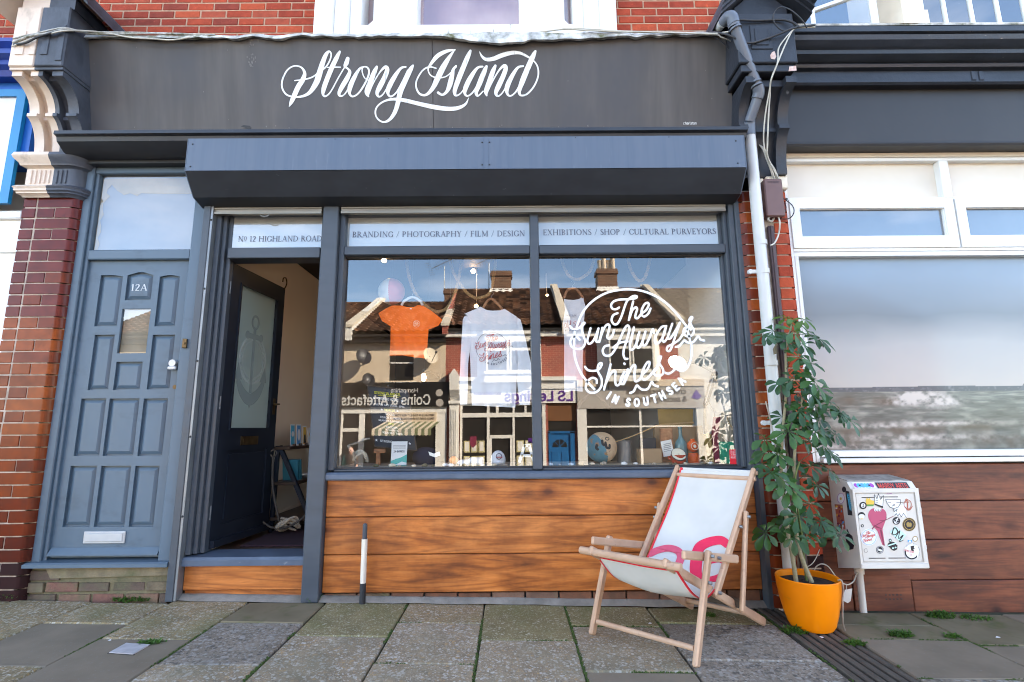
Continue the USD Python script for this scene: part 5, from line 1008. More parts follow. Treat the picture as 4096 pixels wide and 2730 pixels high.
o, e = np.array([2.36, .46, 4.3]), np.array([.80, -.46, 0]); e /= np.linalg.norm(e); SF = (o, e, np.array([0, 0, 1.0]))
part('frame', flat(sbox(0, 0, .92, 1.6).difference(sbox(.05, .06, .87, 1.54)), SF, .05, -.05), 'white_upvc', sw)
part('glazing_bar', flat(unary_union([sbox(.44, .06, .475, 1.54), sbox(.05, .60, .87, .63), sbox(.05, 1.1, .87, 1.13)]), SF, .03, -.04), 'white_upvc', sw)
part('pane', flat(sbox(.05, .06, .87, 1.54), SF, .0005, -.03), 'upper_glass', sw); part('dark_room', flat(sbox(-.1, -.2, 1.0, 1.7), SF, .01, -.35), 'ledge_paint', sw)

# ================================================================ the neighbour on the left
lf = thing('neighbouring_shopfront', 'edge of the blue neighbouring shopfront with white poster board at far left', 'shopfront', (-4.3, 0, 0))
LX = -7.0
part('cornice', join(prism_x([(.05, 3.98), (-.16, 3.98), (-.18, 4.02), (-.22, 4.04), (-.22, 4.08), (-.27, 4.10), (-.27, 4.14), (-.31, 4.17), (-.31, 4.20), (.05, 4.22)], LX, -3.80)), 'deep_blue_paint', lf, smooth=30)
part('fascia_board', box(LX, -3.80, -.08, .1, 3.30, 3.98), 'blue_paint', lf)
fr = sbox(LX, 3.06, -3.86, 4.03).difference(sbox(LX + .1, 3.12, -3.93, 3.97))
part('sign_frame', flat(affinity.translate(fr, 0, -.13), front(-.085), .03, 0), 'bright_blue_paint', lf); part('poster', box(LX + .1, -3.93, -.095, -.084, 2.99, 3.84), 'poster_sheet', lf)
part('head_board', join(box(LX, -3.80, -.05, .08, 2.83, 2.90, .01), box(LX, -3.80, -.02, .08, 2.60, 2.83), box(LX, -3.80, -.035, .08, 2.56, 2.60, .006), box(LX, -3.80, -.02, .08, 2.50, 2.56)), 'white_upvc', lf)
part('window_frame', flat(sbox(LX, .6, -3.80, 2.50).difference(sbox(LX + .1, .7, -3.93, 2.36)), front(-.02), .06, -.06), 'white_upvc', lf)
pane(LX + .1, -3.93, .7, 2.36, .0, 'upper_glass', lf); part('window_back', box(LX, -3.80, .05, .1, .6, 2.5), 'fan_film', lf)
part('stall_riser', box(LX, -3.76, -.01, .1, -.1, .6), 'white_painted_stone', lf); part('body', join(box(-24, -3.75, .15, 7, -.4, 4.2), box(-24, LX, -.05, .3, -.4, 4.2)), 'cream_board', lf)

# ================================================================ the deckchair
dc = thing('deckchair', 'wooden deckchair with a white sailcloth sling and red number patches', 'deckchair', (1.05, -.5, 0))
DH = np.array([math.cos(math.radians(37.3)), math.sin(math.radians(37.3)), 0]); PR, PL = np.array([.931, -.937, 0]), np.array([.480, -.546, 0]); WV = PR - PL; WW = np.linalg.norm(WV); WH = WV / WW
def sp(side, d, z, off=0.0):
    """a point of the chair's side: d back from the front foot, z up, off inwards"""
    b = PR - WH * off if side else PL + WH * off
    q = b + DH * d; return np.array([q[0], q[1], z])
def pt_(u, d, z):
    q = PL + WV * u + DH * d; return np.array([q[0], q[1], z])
def rail(side, a, b, w, t, off):
    A, B = sp(side, *a, off), sp(side, *b, off); d = (B - A) / np.linalg.norm(B - A)
    s = np.cross(d, WH); return bar(A - d * .012, B + d * .012, w, t, s, .008)
for s in (0, 1):
    g0 = gz(sp(s, 0, 0)[0])
    part('front_leg', rail(s, (.003, g0 + .012), (.183, .505), .054, .028, -.012), 'chair_wood', dc)
    part('arm', rail(s, (.0, .517), (.515, .418), .046, .024, .016), 'chair_wood', dc)
    part('back_rail', rail(s, (.858, .905), (.318, .25), .054, .027, .042), 'chair_wood', dc)
    part('prop', rail(s, (.665, .665), (.535, .135), .046, .024, .016), 'chair_wood', dc)
    part('seat_rail', rail(s, (-.085, .480), (.872, gz(1.6) + .024), .050, .027, .070), 'chair_wood', dc)
    for k in range(5): part('notch', rail(s, (.60 + .055 * k, .168 - .028 * k), (.615 + .055 * k, .160 - .028 * k), .012, .026, .078), 'dark_wood', dc) if False else None
    part('bolt', join(*[cyl(sp(s, d, z, o - .001), sp(s, d, z, o - .018), .009, 10) for d, z, o in ((.18, .49, -.026), (.14, .36, -.026), (.30, .458, .004), (.655, .645, .004), (.325, .265, .028), (.60, .59, .028))]), 'galvanised', dc)
part('front_bar', cyl(pt_(-.02, -.075, .470), pt_(1.02, -.075, .470), .021, 14), 'chair_wood', dc, smooth=40)
part('top_bar', cyl(pt_(.05, .852, .892), pt_(.97, .852, .892), .0125, 12), 'chair_wood', dc, smooth=40)
part('top_bar', cyl(pt_(.05, .822, .858), pt_(.97, .822, .858), .015, 12), 'chair_wood', dc, smooth=40)
part('low_bar', cyl(pt_(.01, .022, .055), pt_(.99, .022, .055), .0145, 12), 'chair_wood', dc, smooth=40)
part('rear_bar', cyl(pt_(.1, .80, .035), pt_(.9, .80, .035), .014, 12), 'chair_wood', dc, smooth=40)
part('prop_board', bar(pt_(.04, .545, .165), pt_(.96, .545, .165), .055, .016, (0, 0, 1)), 'dark_wood', dc)
CP = spline([(.848, .908), (.75, .745), (.62, .575), (.50, .43), (.40, .33), (.30, .262), (.20, .248), (.10, .295), (.01, .385), (-.055, .465), (-.088, .488)], 6)
CL = np.concatenate([[0], np.cumsum(np.linalg.norm(np.diff(CP, axis=0), axis=1))]); CTOT = CL[-1]
def canvas(u, s, lift=0.0):
    """u across the sling 0..1, s metres down it from the top bar"""
    d, z = np.interp(s, CL, CP[:, 0]), np.interp(s, CL, CP[:, 1]); e = .01
    td, tz = np.interp(s + e, CL, CP[:, 0]) - np.interp(s - e, CL, CP[:, 0]), np.interp(s + e, CL, CP[:, 1]) - np.interp(s - e, CL, CP[:, 1]); n = math.hypot(td, tz) + 1e-9
    mid = math.sin(math.pi * min(max(s / CTOT, 0), 1)); sag = .028 * mid * (1 - (2 * u - 1) ** 2) - .010 * mid
    nd, nz = -(-tz / n), -td / n                        # towards the sitter
    if nz < 0: nd, nz = -nd, -nz
    wr = .004 * math.sin(9 * u + 14 * s) * mid
    uu = .125 + .805 * u + .006 * math.sin(7 * s) * (1 if u > .5 else -1) * 0
    return pt_(uu, d + nd * (lift - sag + wr), z + nz * (lift - sag + wr))
def canvas_sheet(u0, u1, s0, s1, nu, ns_, lift, th=.0):
    v = [canvas(u, s, lift) for s in np.linspace(s0, s1, ns_) for u in np.linspace(u0, u1, nu)]; f = []
    for i in range(ns_ - 1):
        for k in range(nu - 1):
            a = i * nu + k; f += [[a, a + 1, a + nu + 1], [a, a + nu + 1, a + nu]]
    return np.array(v), np.array(f)
part('sling', canvas_sheet(0, 1, 0, CTOT, 22, 70, 0), 'white_canvas', dc, smooth=True)
part('sling_sleeve', tube([pt_(.13, .852, .892), pt_(.925, .852, .892)], .0145, 14), 'white_canvas', dc, smooth=40)
part('sling_sleeve', tube([pt_(.125, -.077, .470), pt_(.88, -.077, .470)], .0205, 14), 'white_canvas', dc, smooth=40) if False else None
for u0, u1 in ((-.012, .012), (.988, 1.010)): part('edge_tape', join(canvas_sheet(u0, u1, 0, CTOT, 3, 70, .0022), canvas_sheet(u0, u1, 0, CTOT, 3, 70, -.0022)), 'red_tape', dc)
part('hem_tape', join(canvas_sheet(0, 1, CTOT - .085, CTOT - .074, 22, 3, -.0022), canvas_sheet(0, 1, CTOT - .085, CTOT - .074, 22, 3, .0022)), 'red_tape', dc)
part('bar_tape', join(tube([pt_(.125, .852, .892), pt_(.145, .852, .892)], .0150, 14), tube([pt_(.91, .852, .892), pt_(.93, .852, .892)], .0150, 14)), 'red_tape', dc)
def project(q):
    c = np.array([RIGHT, UP, FWD]) @ (np.asarray(q) - EYE); return 1176.5 + FOCAL_PX * c[0] / c[2], 784.2 - FOCAL_PX * c[1] / c[2]
from scipy.interpolate import LinearNDInterpolator, NearestNDInterpolator
us, ss = np.linspace(-.3, 1.3, 30), np.linspace(.02, CTOT * .58, 60)
grid = [(u, s) for u in us for s in ss]; pxs = np.array([project(canvas(u, s)) for u, s in grid]); LIN, NEA = LinearNDInterpolator(pxs, np.array(grid)), NearestNDInterpolator(pxs, np.array(grid))
def canvas_uv(cx, cy):
    p = ((2250 + cx * .59299) / 1.740757, (1800 + cy * .59299) / 1.740757); r = np.asarray(LIN(p)).reshape(-1)
    return np.asarray(NEA(p)).reshape(-1) if np.isnan(r).any() else r
def drape(poly, lift):
    """a patch sewn to the sling: cut into narrow bands so that it follows the curve"""
    ms = []
    for b in np.arange(0, CTOT, .02):
        for q in polys(poly.intersection(sbox(-1, b, 2, b + .02))):
            m = trimesh.creation.extrude_polygon(q, .01, engine='earcut'); v = np.asarray(m.vertices); ms.append((np.array([canvas(a, s, lift + (.0012 if z > .005 else -.001)) for a, s, z in v]), np.asarray(m.faces)))
    return join(ms)
six = stroke([(1108, 636, 56), (1066, 612, 58), (985, 626, 62), (924, 664, 70), (906, 740, 80), (902, 830, 78), (935, 886, 62), (1015, 880, 50), (1084, 846, 48), (1102, 776, 48), (1062, 738, 46), (985, 752, 46)], 5)
two = stroke([(596, 702, 44), (650, 678, 44), (720, 666, 46), (782, 686, 50), (800, 730, 52), (778, 790, 48), (776, 840, 44), (806, 900, 44)], 5)
part('number_patch', drape(place(six, canvas_uv).intersection(sbox(0, 0, .985, 2)), .003), 'red_patch', dc); part('number_patch', drape(place(two, canvas_uv).intersection(sbox(.0, 0, 1, 2)), .003), 'faded_red_patch', dc)
tg = canvas_uv(1238, 320); tb = part('maker_tag', drape(sbox(tg[0] - .02, tg[1] - .02, tg[0] + .035, tg[1] + .02), .004), 'vinyl_white', dc); part('print', drape(_ell(tg[0] + .01, tg[1], .018, .011), .0062), 'chair_wood', tb)

# ================================================================ the stub post by the planks
q0, q1 = at(839, 1208, -.05), at(833, 1374, -.05)
pk = thing('stub_post', 'short cream and black painted post standing against the lowest planks', 'post', (q1[0], -.05, gz(q1[0])))
lerp = lambda t: q0 + (q1 - q0) * t
part('upper_band', join(tube([lerp(.0), lerp(.19)], .0165, 12), ball(lerp(0), .0165, 1)), 'frame_paint', pk, smooth=40); part('shaft', tube([lerp(.19), lerp(.80)], .0205, 12), 'cream_board', pk, smooth=40); part('foot_band', tube([lerp(.80), np.array([q1[0], -.05, gz(q1[0]) - .005])], .0215, 12), 'ledge_paint', pk, smooth=40)

# ================================================================ the orange pot and its plant
PX, PY = 1.862, -.385; PG = gz(PX)
pot = thing('plant_pot', 'glossy orange yellow planter on the drain channel beside the deckchair', 'plant pot', (PX, PY, PG))
prof = [(.0, .002), (.095, .0), (.118, .006), (.134, .03), (.152, .09), (.170, .17), (.180, .24), (.183, .285), (.1835, .296), (.179, .301), (.173, .296), (.171, .27), (.165, .23)]
part('wall', lathe((PX, PY, PG), prof, 56), 'orange_pot_glaze', pot, smooth=40); part('soil', lathe((PX, PY, PG), [(.172, .262), (.11, .268), (.05, .262), (.0, .27)], 30), 'soil', pot)
tw = thing('twine', 'length of frayed twine hanging over the front rim of the orange pot', 'twine', (PX + .13, PY - .12, .2))
tc = lambda a, z, r: (PX + r * math.cos(a), PY + r * math.sin(a), PG + z)
part('strand', tube(spline([tc(-.62, .30, .165), tc(-.64, .306, .182), tc(-.66, .28, .190), tc(-.58, .23, .186), tc(-.66, .19, .180), tc(-.62, .15, .175), tc(-.56, .11, .170), tc(-.5, .05, .168), tc(-.46, .008, .175)], 5), .004, 6), 'weathered_wood', tw)
pln = thing('umbrella_plant', 'tall umbrella plant with glossy dark green palmate leaves in the orange pot', 'plant', (PX, PY, PG + .27))
V_ = lambda x, y, Y: at((2950 + x * .75301) / 1.740757, (1200 + y * .75301) / 1.740757, Y)
st = [[(312, 1500), (292, 1360), (270, 1245), (252, 1080), (232, 900), (240, 700), (256, 540), (258, 400), (258, 260), (290, 130)], [(395, 1500), (345, 1380), (316, 1260), (304, 1060), (300, 880), (310, 760), (330, 650), (345, 520)], [(368, 1500), (352, 1360), (340, 1240), (322, 1120), (306, 960), (330, 860)]]
SY = [(-.40, -.33), (-.42, -.37), (-.36, -.42)]; SPT = []
for k, (s, (ya, yb)) in enumerate(zip(st, SY)):
    P3 = spline([V_(x, y, ya + (yb - ya) * i / (len(s) - 1)) for i, (x, y) in enumerate(s)], 5); SPT.append(P3)
    part('stem', tube(P3, np.linspace(.0145, .006, len(P3)) if k < 2 else np.linspace(.008, .005, len(P3)), 9), 'plant_stem' if k < 2 else 'green_stem', pln, smooth=50)
part('dead_twig', tube(spline([V_(150, 540, -.30), V_(175, 640, -.31), V_(195, 740, -.32), V_(218, 860, -.34)], 4), .005, 6), 'weathered_wood', pln)
ALLST = np.vstack(SPT)
rp_ = random.Random(5)
def leaflet(o, d, n, L_, w):
    """one obovate leaflet from o along d, folded a little along its rib and drooping"""
    d = d / np.linalg.norm(d); s = np.cross(d, n); s /= np.linalg.norm(s); v = []
    for t, ww, dr in ((0, .04, 0), (.22, .16, .0), (.5, .42, -.03), (.74, .50, -.09), (.92, .30, -.17), (1.0, .03, -.21)):
        c = o + d * L_ * t * (1 - .08 * t) + np.array([0, 0, dr * L_]); v += [c - s * w * ww + n * w * .10 * (ww / .5), c, c + s * w * ww + n * w * .10 * (ww / .5)]
    f = []
    for i in range(5):
        a = 3 * i; f += [[a, a + 1, a + 4], [a, a + 4, a + 3], [a + 1, a + 2, a + 5], [a + 1, a + 5, a + 4]]
    return np.array(v), np.array(f)
def palm_leaf(c, n, size, m, k=7):
    n = n / np.linalg.norm(n); a = np.cross(n, [.3, .2, 1.0]); a /= np.linalg.norm(a); b = np.cross(n, a); ms = []; t0 = rp_.uniform(0, 6.28)
    for i in range(k):
        t = t0 + 2 * math.pi * (i + .5) / (k + .6); d = a * math.cos(t) + b * math.sin(t) - n * rp_.uniform(-.05, .30) + np.array([0, 0, -.22 * rp_.random()])
        nn = n + rp_.uniform(-.3, .3) * a + rp_.uniform(-.3, .3) * b; L_ = size * rp_.uniform(.75, 1.08); dl = d / np.linalg.norm(d)
        ms.append(leaflet(c + dl * size * .14, d, nn / np.linalg.norm(nn), L_, L_ * rp_.uniform(.42, .52))); ms.append(tube([c, c + dl * size * .16], .0012, 4, False))
    s = ALLST[np.argmin(np.linalg.norm(ALLST - (c - np.array([0, 0, .06])), axis=1))]
    ms.append(tube(spline([s, (s + c) / 2 + np.array([0, 0, .03]), c], 3), .0022, 5, False))
    part('leaf', join(ms), m, pln, smooth=True)
HEADS = [(312, 112), (262, 95), (355, 105), (190, 165), (140, 185), (300, 165), (262, 215), (420, 195), (345, 235), (440, 210), (330, 310), (392, 338), (352, 392), (300, 420), (225, 440), (408, 430), (440, 470), (312, 500), (290, 560), (330, 590), (400, 500), (420, 570), (492, 545), (545, 600), (600, 640), (448, 622), (350, 650), (240, 622), (272, 700), (340, 725), (412, 690), (452, 700), (522, 715), (392, 760), (460, 770), (490, 810), (145, 735), (105, 800), (160, 800), (215, 815), (70, 895), (130, 870), (182, 915), (282, 870), (388, 885), (485, 900), (375, 950), (395, 945), (235, 960), (205, 1030), (278, 1000), (340, 1000), (425, 985), (110, 1055), (140, 1150), (150, 1235), (170, 1275), (120, 1265), (245, 1180), (300, 1190), (322, 1150), (392, 1140), (442, 1180), (505, 1205), (482, 1255), (545, 1250), (400, 1265), (440, 1310), (352, 1235), (382, 1085), (570, 1290), (330, 460), (360, 560), (430, 640), (300, 1260)]
HEADS = [h for h in HEADS if h[1] < 1262 and h not in ((110, 1055), (70, 895), (120, 1265), (105, 800), (140, 1150), (500, 1205), (375, 950), (340, 1000), (428, 985), (205, 1030))]
for i, (x, y) in enumerate(HEADS):
    Y = -.38 + rp_.uniform(-.15, .13); c = V_(x, y, Y); out = np.array([c[0] - PX, c[1] - PY - .16, 0])
    nrm = np.array([rp_.uniform(-.4, .4), -.50, .75]) + out * 2.0
    m = 'leaf_young' if i in (0, 1, 2) else rp_.choice(['leaf_dark', 'leaf_dark', 'leaf_mid', 'leaf_blue'])
    palm_leaf(c, nrm, (.100 if y > 300 else .095) * rp_.uniform(.85, 1.12), m, rp_.choice([6, 7, 7, 8]))

# ================================================================ the utility box with its stickers
ub = thing('utility_box', 'cream plastic meter box covered in stickers, fixed to the dark red planks', 'meter box', (2.52, 0, .2))
UX0, UX1, UYF = 2.296, 2.742, -.245
part('case', join(prism_x([(-.004, .205), (-.235, .262), (UYF, .275), (UYF, .760), (-.205, .812), (-.004, .835)], UX0, UX1)), 'box_cream', ub)
part('top_lid', prism_x([(-.006, .836), (-.20, .814), (-.195, .820), (-.006, .842)], UX0 + .01, UX1 - .01), 'box_top_dirt', ub)
part('rim', join(flat(sbox(UX0, .272, UX1, .772).difference(sbox(UX0 + .016, .300, UX1 - .026, .745)), front(UYF - .001), .010)), 'box_cream', ub)
part('bottom_lip', box(UX0 - .002, UX1 + .002, UYF - .016, UYF + .02, .262, .296, .005), 'box_cream', ub)
part('door', box(UX0 + .02, UX1 - .030, UYF - .006, UYF + .01, .305, .742, .004), 'box_cream', ub)
part('slot', join(*[box(a, b, UYF - .0072, UYF - .004, z, z + .005) for a, b, z in ((2.355, 2.455, .712), (2.475, 2.60, .714), (2.355, 2.465, .325), (2.485, 2.60, .325))]), 'ledge_paint', ub)
part('hinge', join(*[box(UX1 - .014, UX1 + .004, UYF - .012, UYF + .01, z, z + .028, .003) for z in (.62, .38)]), 'box_cream', ub)
part('supply_pipe', join(tube([(2.385, -.09, .25), (2.385, -.09, .19)], .030, 14), tube([(2.385, -.09, .20), (2.385, -.085, gz(2.38) - .01)], .022, 14)), 'box_cream', ub, smooth=40)
FYS = UYF - .0065; K_ = 440 / 1725
fs = lambda x, y: (lambda q: (q[0], q[2]))(at((3300 + x * K_) / 1.740757, (1900 + y * K_) / 1.740757, FYS))
def st_(poly, m, lift=0.0, par=None, label=None): return part('sticker' if par is None else 'print', flat(place(poly, fs), front(FYS - lift), .0006), m, par or ub, label=label)
plain('st_white', (.74, .74, .74), .45); plain('st_black', (.015, .015, .018), .4); plain('st_pink', (.46, .07, .14), .5); plain('st_dkpink', (.20, .025, .06), .5); plain('st_gold', (.34, .23, .07), .4); plain('st_yellow', (.72, .46, .06), .5); plain('st_red', (.60, .06, .04), .45); plain('st_blue', (.10, .34, .66), .45); plain('st_cyan', (.08, .45, .65), .45); plain('st_rust', (.38, .10, .06), .5); plain('st_mint', (.50, .70, .64), .5); plain('st_purple', (.35, .06, .40), .5); plain('st_green', (.10, .28, .06), .5)
EL = _ell
b_ = st_(unary_union([EL(775, 640, 100, 115), EL(880, 635, 85, 105), Polygon([(690, 700), (960, 690), (900, 850), (940, 1115), (900, 1100), (820, 880), (745, 800)])]), 'st_pink', label='pink bird sticker with three white eyes')
st_(unary_union([Polygon([(760, 780), (915, 855), (800, 830)]), Polygon([(860, 860), (885, 860), (935, 1110), (915, 1110)]), stroke([(740, 850, 16), (800, 790, 12), (1070, 650, 8)], 3), stroke([(860, 720, 10), (945, 710, 10), (960, 660, 8)], 3)]), 'st_dkpink', .0008, b_)
for x in (788, 825, 860): st_(EL(x, 548, 20, 26), 'st_white', .0012, b_); st_(EL(x + 4, 555, 7, 10), 'st_black', .0018, b_)
c_ = st_(Polygon([(770, 300), (810, 372), (838, 285), (865, 380), (918, 320), (905, 525), (775, 470)]), 'st_black', .001, label='white paper crown sticker with black outline'); st_(Polygon([(778, 325), (812, 392), (838, 310), (866, 398), (908, 345), (900, 492), (778, 450)]), 'st_white', .0016, c_)
for k, (s, y) in enumerate((('YOUR', 412), ('DEAD', 445))): q = fs(790, y); part('print', text(s, .006, ((q[0], FYS - .0024, q[1]), (1, 0, 0), (0, 0, 1)), width=.016, depth=.0004), 'st_black', c_)
st_(Polygon([(640, 400), (655, 355), (680, 385), (700, 360), (715, 395), (770, 410), (765, 465), (645, 470)]), 'st_yellow', .0008); st_(Polygon([(645, 465), (765, 465), (760, 492), (660, 492)]), 'st_green', .0008)
w_ = st_(unary_union([Polygon([(950, 388), (1182, 392), (1180, 450), (1150, 505), (1085, 530), (1020, 510), (975, 450)]), Polygon([(1090, 530), (1260, 440), (1280, 660), (1200, 660), (1090, 640)])]), 'st_white', label='white line drawn cat sticker')
for ln in ([(950, 388), (1182, 392), (1180, 450), (1150, 505), (1085, 530), (1020, 510), (975, 450), (950, 388)], [(985, 430), (1030, 432)], [(1120, 432), (1230, 434)], [(1055, 490), (1075, 478), (1095, 490)], [(1070, 462), (1082, 470), (1092, 462)], [(1065, 535), (1085, 580), (1130, 540), (1120, 575)], [(1095, 640), (1115, 605), (1140, 650), (1165, 610), (1195, 660), (1230, 605), (1275, 670)]): st_(LineString(ln).buffer(3.5), 'st_black', .0008, w_)
a_ = st_(unary_union([_ring(1295, 465, 62, 75, 10, 10), EL(1278, 395, 20, 20).difference(EL(1278, 395, 9, 9)), sbox(1285, 415, 1302, 545), sbox(1255, 420, 1318, 436), stroke([(1255, 500, 6), (1290, 545, 20), (1330, 545, 20), (1372, 490, 6)], 4)]), 'st_rust', .0006, label='rust coloured anchor sticker at the top right of the door')
def disc(x, y, rx, ry, m, mi, mi2=None, label=None):
    s = st_(EL(x, y, rx, ry), m, .0004, label=label); st_(mi, mi2 or 'st_white', .0012, s); return s
anch = lambda x, y, k: unary_union([EL(x, y - 26 * k, 8 * k, 8 * k), sbox(x - 4 * k, y - 24 * k, x + 4 * k, y + 28 * k), sbox(x - 16 * k, y - 14 * k, x + 16 * k, y - 8 * k), stroke([(x - 26 * k, y + 8 * k, 3 * k), (x, y + 28 * k, 10 * k), (x + 26 * k, y + 8 * k, 3 * k)], 4)])
disc(1118, 722, 60, 60, 'st_black', affinity.rotate(anch(1118, 722, 1.5), 25), label='round black sticker with a white anchor'); 
cog = unary_union([EL(595, 482, 44, 46)] + [affinity.rotate(sbox(585, 425, 605, 540), a_k, origin=(595, 482)) for a_k in range(0, 180, 20)]); disc(595, 482, 1, 1, 'st_black', cog, 'st_black'); st_(EL(595, 482, 34, 36), 'st_white', .002); st_(anch(595, 482, .8), 'st_black', .003)
g_ = st_(EL(1318, 780, 104, 106), 'st_gold', .0003, label='large round black and gold sticker'); st_(EL(1318, 780, 96, 98), 'st_black', .001, g_); st_(_ring(1318, 780, 84, 86, 14, 14).difference(unary_union([affinity.rotate(sbox(1310, 680, 1316, 880), k * 18 + 5, origin=(1318, 780)) for k in range(10)])), 'st_gold', .0016, g_); st_(unary_union([EL(1300, 775, 26, 34), EL(1335, 780, 22, 30), sbox(1285, 800, 1350, 815)]), 'st_gold', .0016, g_)
y_ = st_(EL(572, 640, 58, 56), 'st_black', .0004); st_(EL(572, 655, 50, 38), 'st_white', .001, y_); st_(EL(575, 690, 18, 8), 'st_yellow', .0016, y_)
disc(585, 800, 24, 24, 'st_black', EL(585, 800, 12, 12), 'box_cream')
m_ = st_(unary_union([EL(685, 980, 130, 132), Polygon([(745, 870), (790, 885), (770, 920)])]), 'st_white', .0003, label='white round sun sticker with red script'); st_(_ring(685, 980, 118, 120, 5, 5), 'plank_grey' if False else 'st_blue', .001, m_)
S1, S2_ = sun_motif(34, 22); sc_ = lambda g: affinity.translate(affinity.scale(g, .142, .150, origin=(0, 0)), 565, 862)
st_(sc_(S1), 'st_red', .0012, m_)
d_ = st_(EL(860, 1175, 58, 60), 'st_black', .0004); st_(_ring(860, 1175, 50, 52, 5, 5), 'st_white', .001, d_); st_(unary_union([affinity.rotate(sbox(825, 1168, 895, 1182), 20), affinity.rotate(sbox(835, 1185, 885, 1197), 20)]), 'st_white', .001, d_)
t_ = st_(Polygon([(1015, 900), (1095, 805), (1275, 945), (1180, 1055)]), 'st_mint', .0003)
st_(unary_union([stroke([(1050, 930, 14), (1075, 840, 18), (1110, 840, 18), (1140, 900, 18), (1095, 940, 12), (1045, 920, 10)], 4), stroke([(1100, 990, 8), (1170, 880, 16), (1150, 1000, 8), (1220, 950, 20), (1165, 1045, 12), (1225, 1025, 8)], 4)]), 'st_black', .001, t_)
k_ = st_(unary_union([EL(1022, 1030, 22, 26), EL(1050, 1100, 68, 50), Polygon([(1010, 1120), (1135, 1100), (1130, 1170), (1080, 1195), (1030, 1165)])]), 'st_black', .0005); st_(unary_union([affinity.rotate(sbox(985, 1080, 1120, 1100), -18), EL(1065, 1150, 18, 12), EL(1105, 1140, 14, 12), EL(1022, 1030, 12, 14)]), 'st_mint', .001, k_)
n_ = st_(EL(1360, 1205, 122, 130), 'st_white', .0003, label='round white and black sticker with red lettering'); st_(_ring(1360, 1205, 116, 124, 22, 22).intersection(sbox(1200, 1190, 1440, 1400)), 'st_black', .0008, n_); st_(Polygon([(1340, 1120), (1400, 1110), (1390, 1140), (1410, 1155), (1385, 1165), (1395, 1200), (1350, 1190)]), 'st_black', .0008, n_)
for s, x, y, h, w in (('STRONG ISLAND', 1235, 1195, .013, .066), ('CO', 1330, 1262, .010, .014)):
    q = fs(x, y); part('print', text(s, h, ((q[0], FYS - .0012, q[1]), (.97, 0, -.22), (.22, 0, .97)), width=w, depth=.0004), 'st_red', n_)
for i, ch in enumerate('NEVER NOT WORKING'):
    if ch == ' ': continue
    t = math.radians(140 - i * 10.2); q = fs(1360 + 112 * math.cos(t), 1205 - 118 * math.sin(t)); a = t - math.pi / 2
    part('print', text(ch, .006, ((q[0], FYS - .0012, q[1]), (math.cos(a), 0, math.sin(a)), (-math.sin(a), 0, math.cos(a))), depth=.0004), 'st_black', n_)
st_(EL(1412, 1005, 42, 44), 'st_gold', .0004); st_(EL(1412, 1005, 30, 32), 'st_white', .001); q_ = st_(Polygon([(1295, 1022), (1365, 1025), (1365, 1062), (1297, 1058)]), 'st_blue', .0004); st_(EL(1330, 1045, 18, 14), 'st_white', .001, q_)
st_(_ring(640, 1190, 30, 34, 6, 6).difference(sbox(640, 1170, 700, 1190)), 'box_top_dirt', .0003)
q = fs(955, 305); part('sticker', text('I  HOLLAND', .006, ((q[0], FYS - .0006, q[1]), (1, 0, .02), (0, 0, 1)), width=.040, depth=.0004), 'st_purple', ub)
# the sloping band above the door
CHF = (np.array([0, UYF - .001, .762]), np.array([1.0, 0, 0]), np.array([0, .04, .052]) / math.hypot(.04, .052))
bl = part('sticker', flat(sbox(2.482, .006, 2.70, .056), CHF, .0008, .0008), 'st_black', ub, label='black strip sticker with red lettering'); part('print', text('MARDY ARTS', .034, (CHF[0] + np.array([2.492, 0, 0]) + CHF[2] * .013, CHF[1], CHF[2]), bold=True, width=.198, lift=.0018), 'st_red', bl)
el = part('sticker', flat(sbox(2.325, .004, 2.475, .058), CHF, .0008, .0006), 'st_white', ub, label='white strip sticker with two bright painted eyes')
for x, m, w in ((2.345, 'st_purple', .016), (2.365, 'st_cyan', .018), (2.388, 'st_blue', .018), (2.41, 'st_cyan', .014), (2.43, 'st_blue', .018), (2.45, 'st_purple', .014)): part('print', flat(EL(x, .034, w, .017), CHF, .0004, .0014 + x * 1e-4), m, el)
for x in (2.368, 2.432): part('print', flat(EL(x, .034, .007, .006), CHF, .0004, .0021), 'st_black', el)
# the left side
SDF = (np.array([UX0, 0, 0]), np.array([0, -1.0, 0]), np.array([0, 0, 1.0]))
def sd_uv(x, y):
    q = hit((3300 + x * K_) / 1.740757, (1900 + y * K_) / 1.740757, (UX0, 0, 0), np.array([1.0, 0, 0])); return -q[1], q[2]
def ss_(poly, m, lift=.0004, par=None, label=None): return part('sticker' if par is None else 'print', flat(place(poly, sd_uv), SDF, .0006, lift), m, par or ub, label=label)
ss_(EL(300, 230, 32, 45), 'st_black'); f_ = ss_(EL(252, 370, 56, 82), 'st_white', label='oval white flower sticker on the side'); ss_(_ring(252, 370, 56, 82, 5, 6), 'st_purple', .001, f_); ss_(EL(250, 375, 16, 22), 'st_yellow', .001, f_)
pb = ss_(Polygon([(318, 246), (380, 262), (432, 640), (362, 632)]), 'st_black', label='tall black sticker with blue lettering on the side'); ss_(unary_union([LineString([(352, 300), (395, 545)]).buffer(6), LineString([(375, 300), (412, 560)]).buffer(4), *[LineString([(350 + 4.4 * k * 3, 330 + 30 * k), (392 + 2.5 * k * 2, 318 + 30 * k)]).buffer(4) for k in range(7)]]), 'st_cyan', .001, pb)
gd = ss_(Polygon([(152, 462), (275, 470), (325, 860), (205, 850)]), 'st_rust', label='red and gold patterned sticker on the side')
for k in range(26):
    x, y = rp_.uniform(0, 1), rp_.uniform(0, 1); ss_(EL(165 + 50 * y + 100 * x, 480 + 360 * y, rp_.uniform(8, 18), rp_.uniform(10, 24)), rp_.choice(['st_yellow', 'st_red', 'st_gold', 'st_green', 'st_blue', 'st_white', 'st_dkpink']), .001 + k * 4e-5, gd)
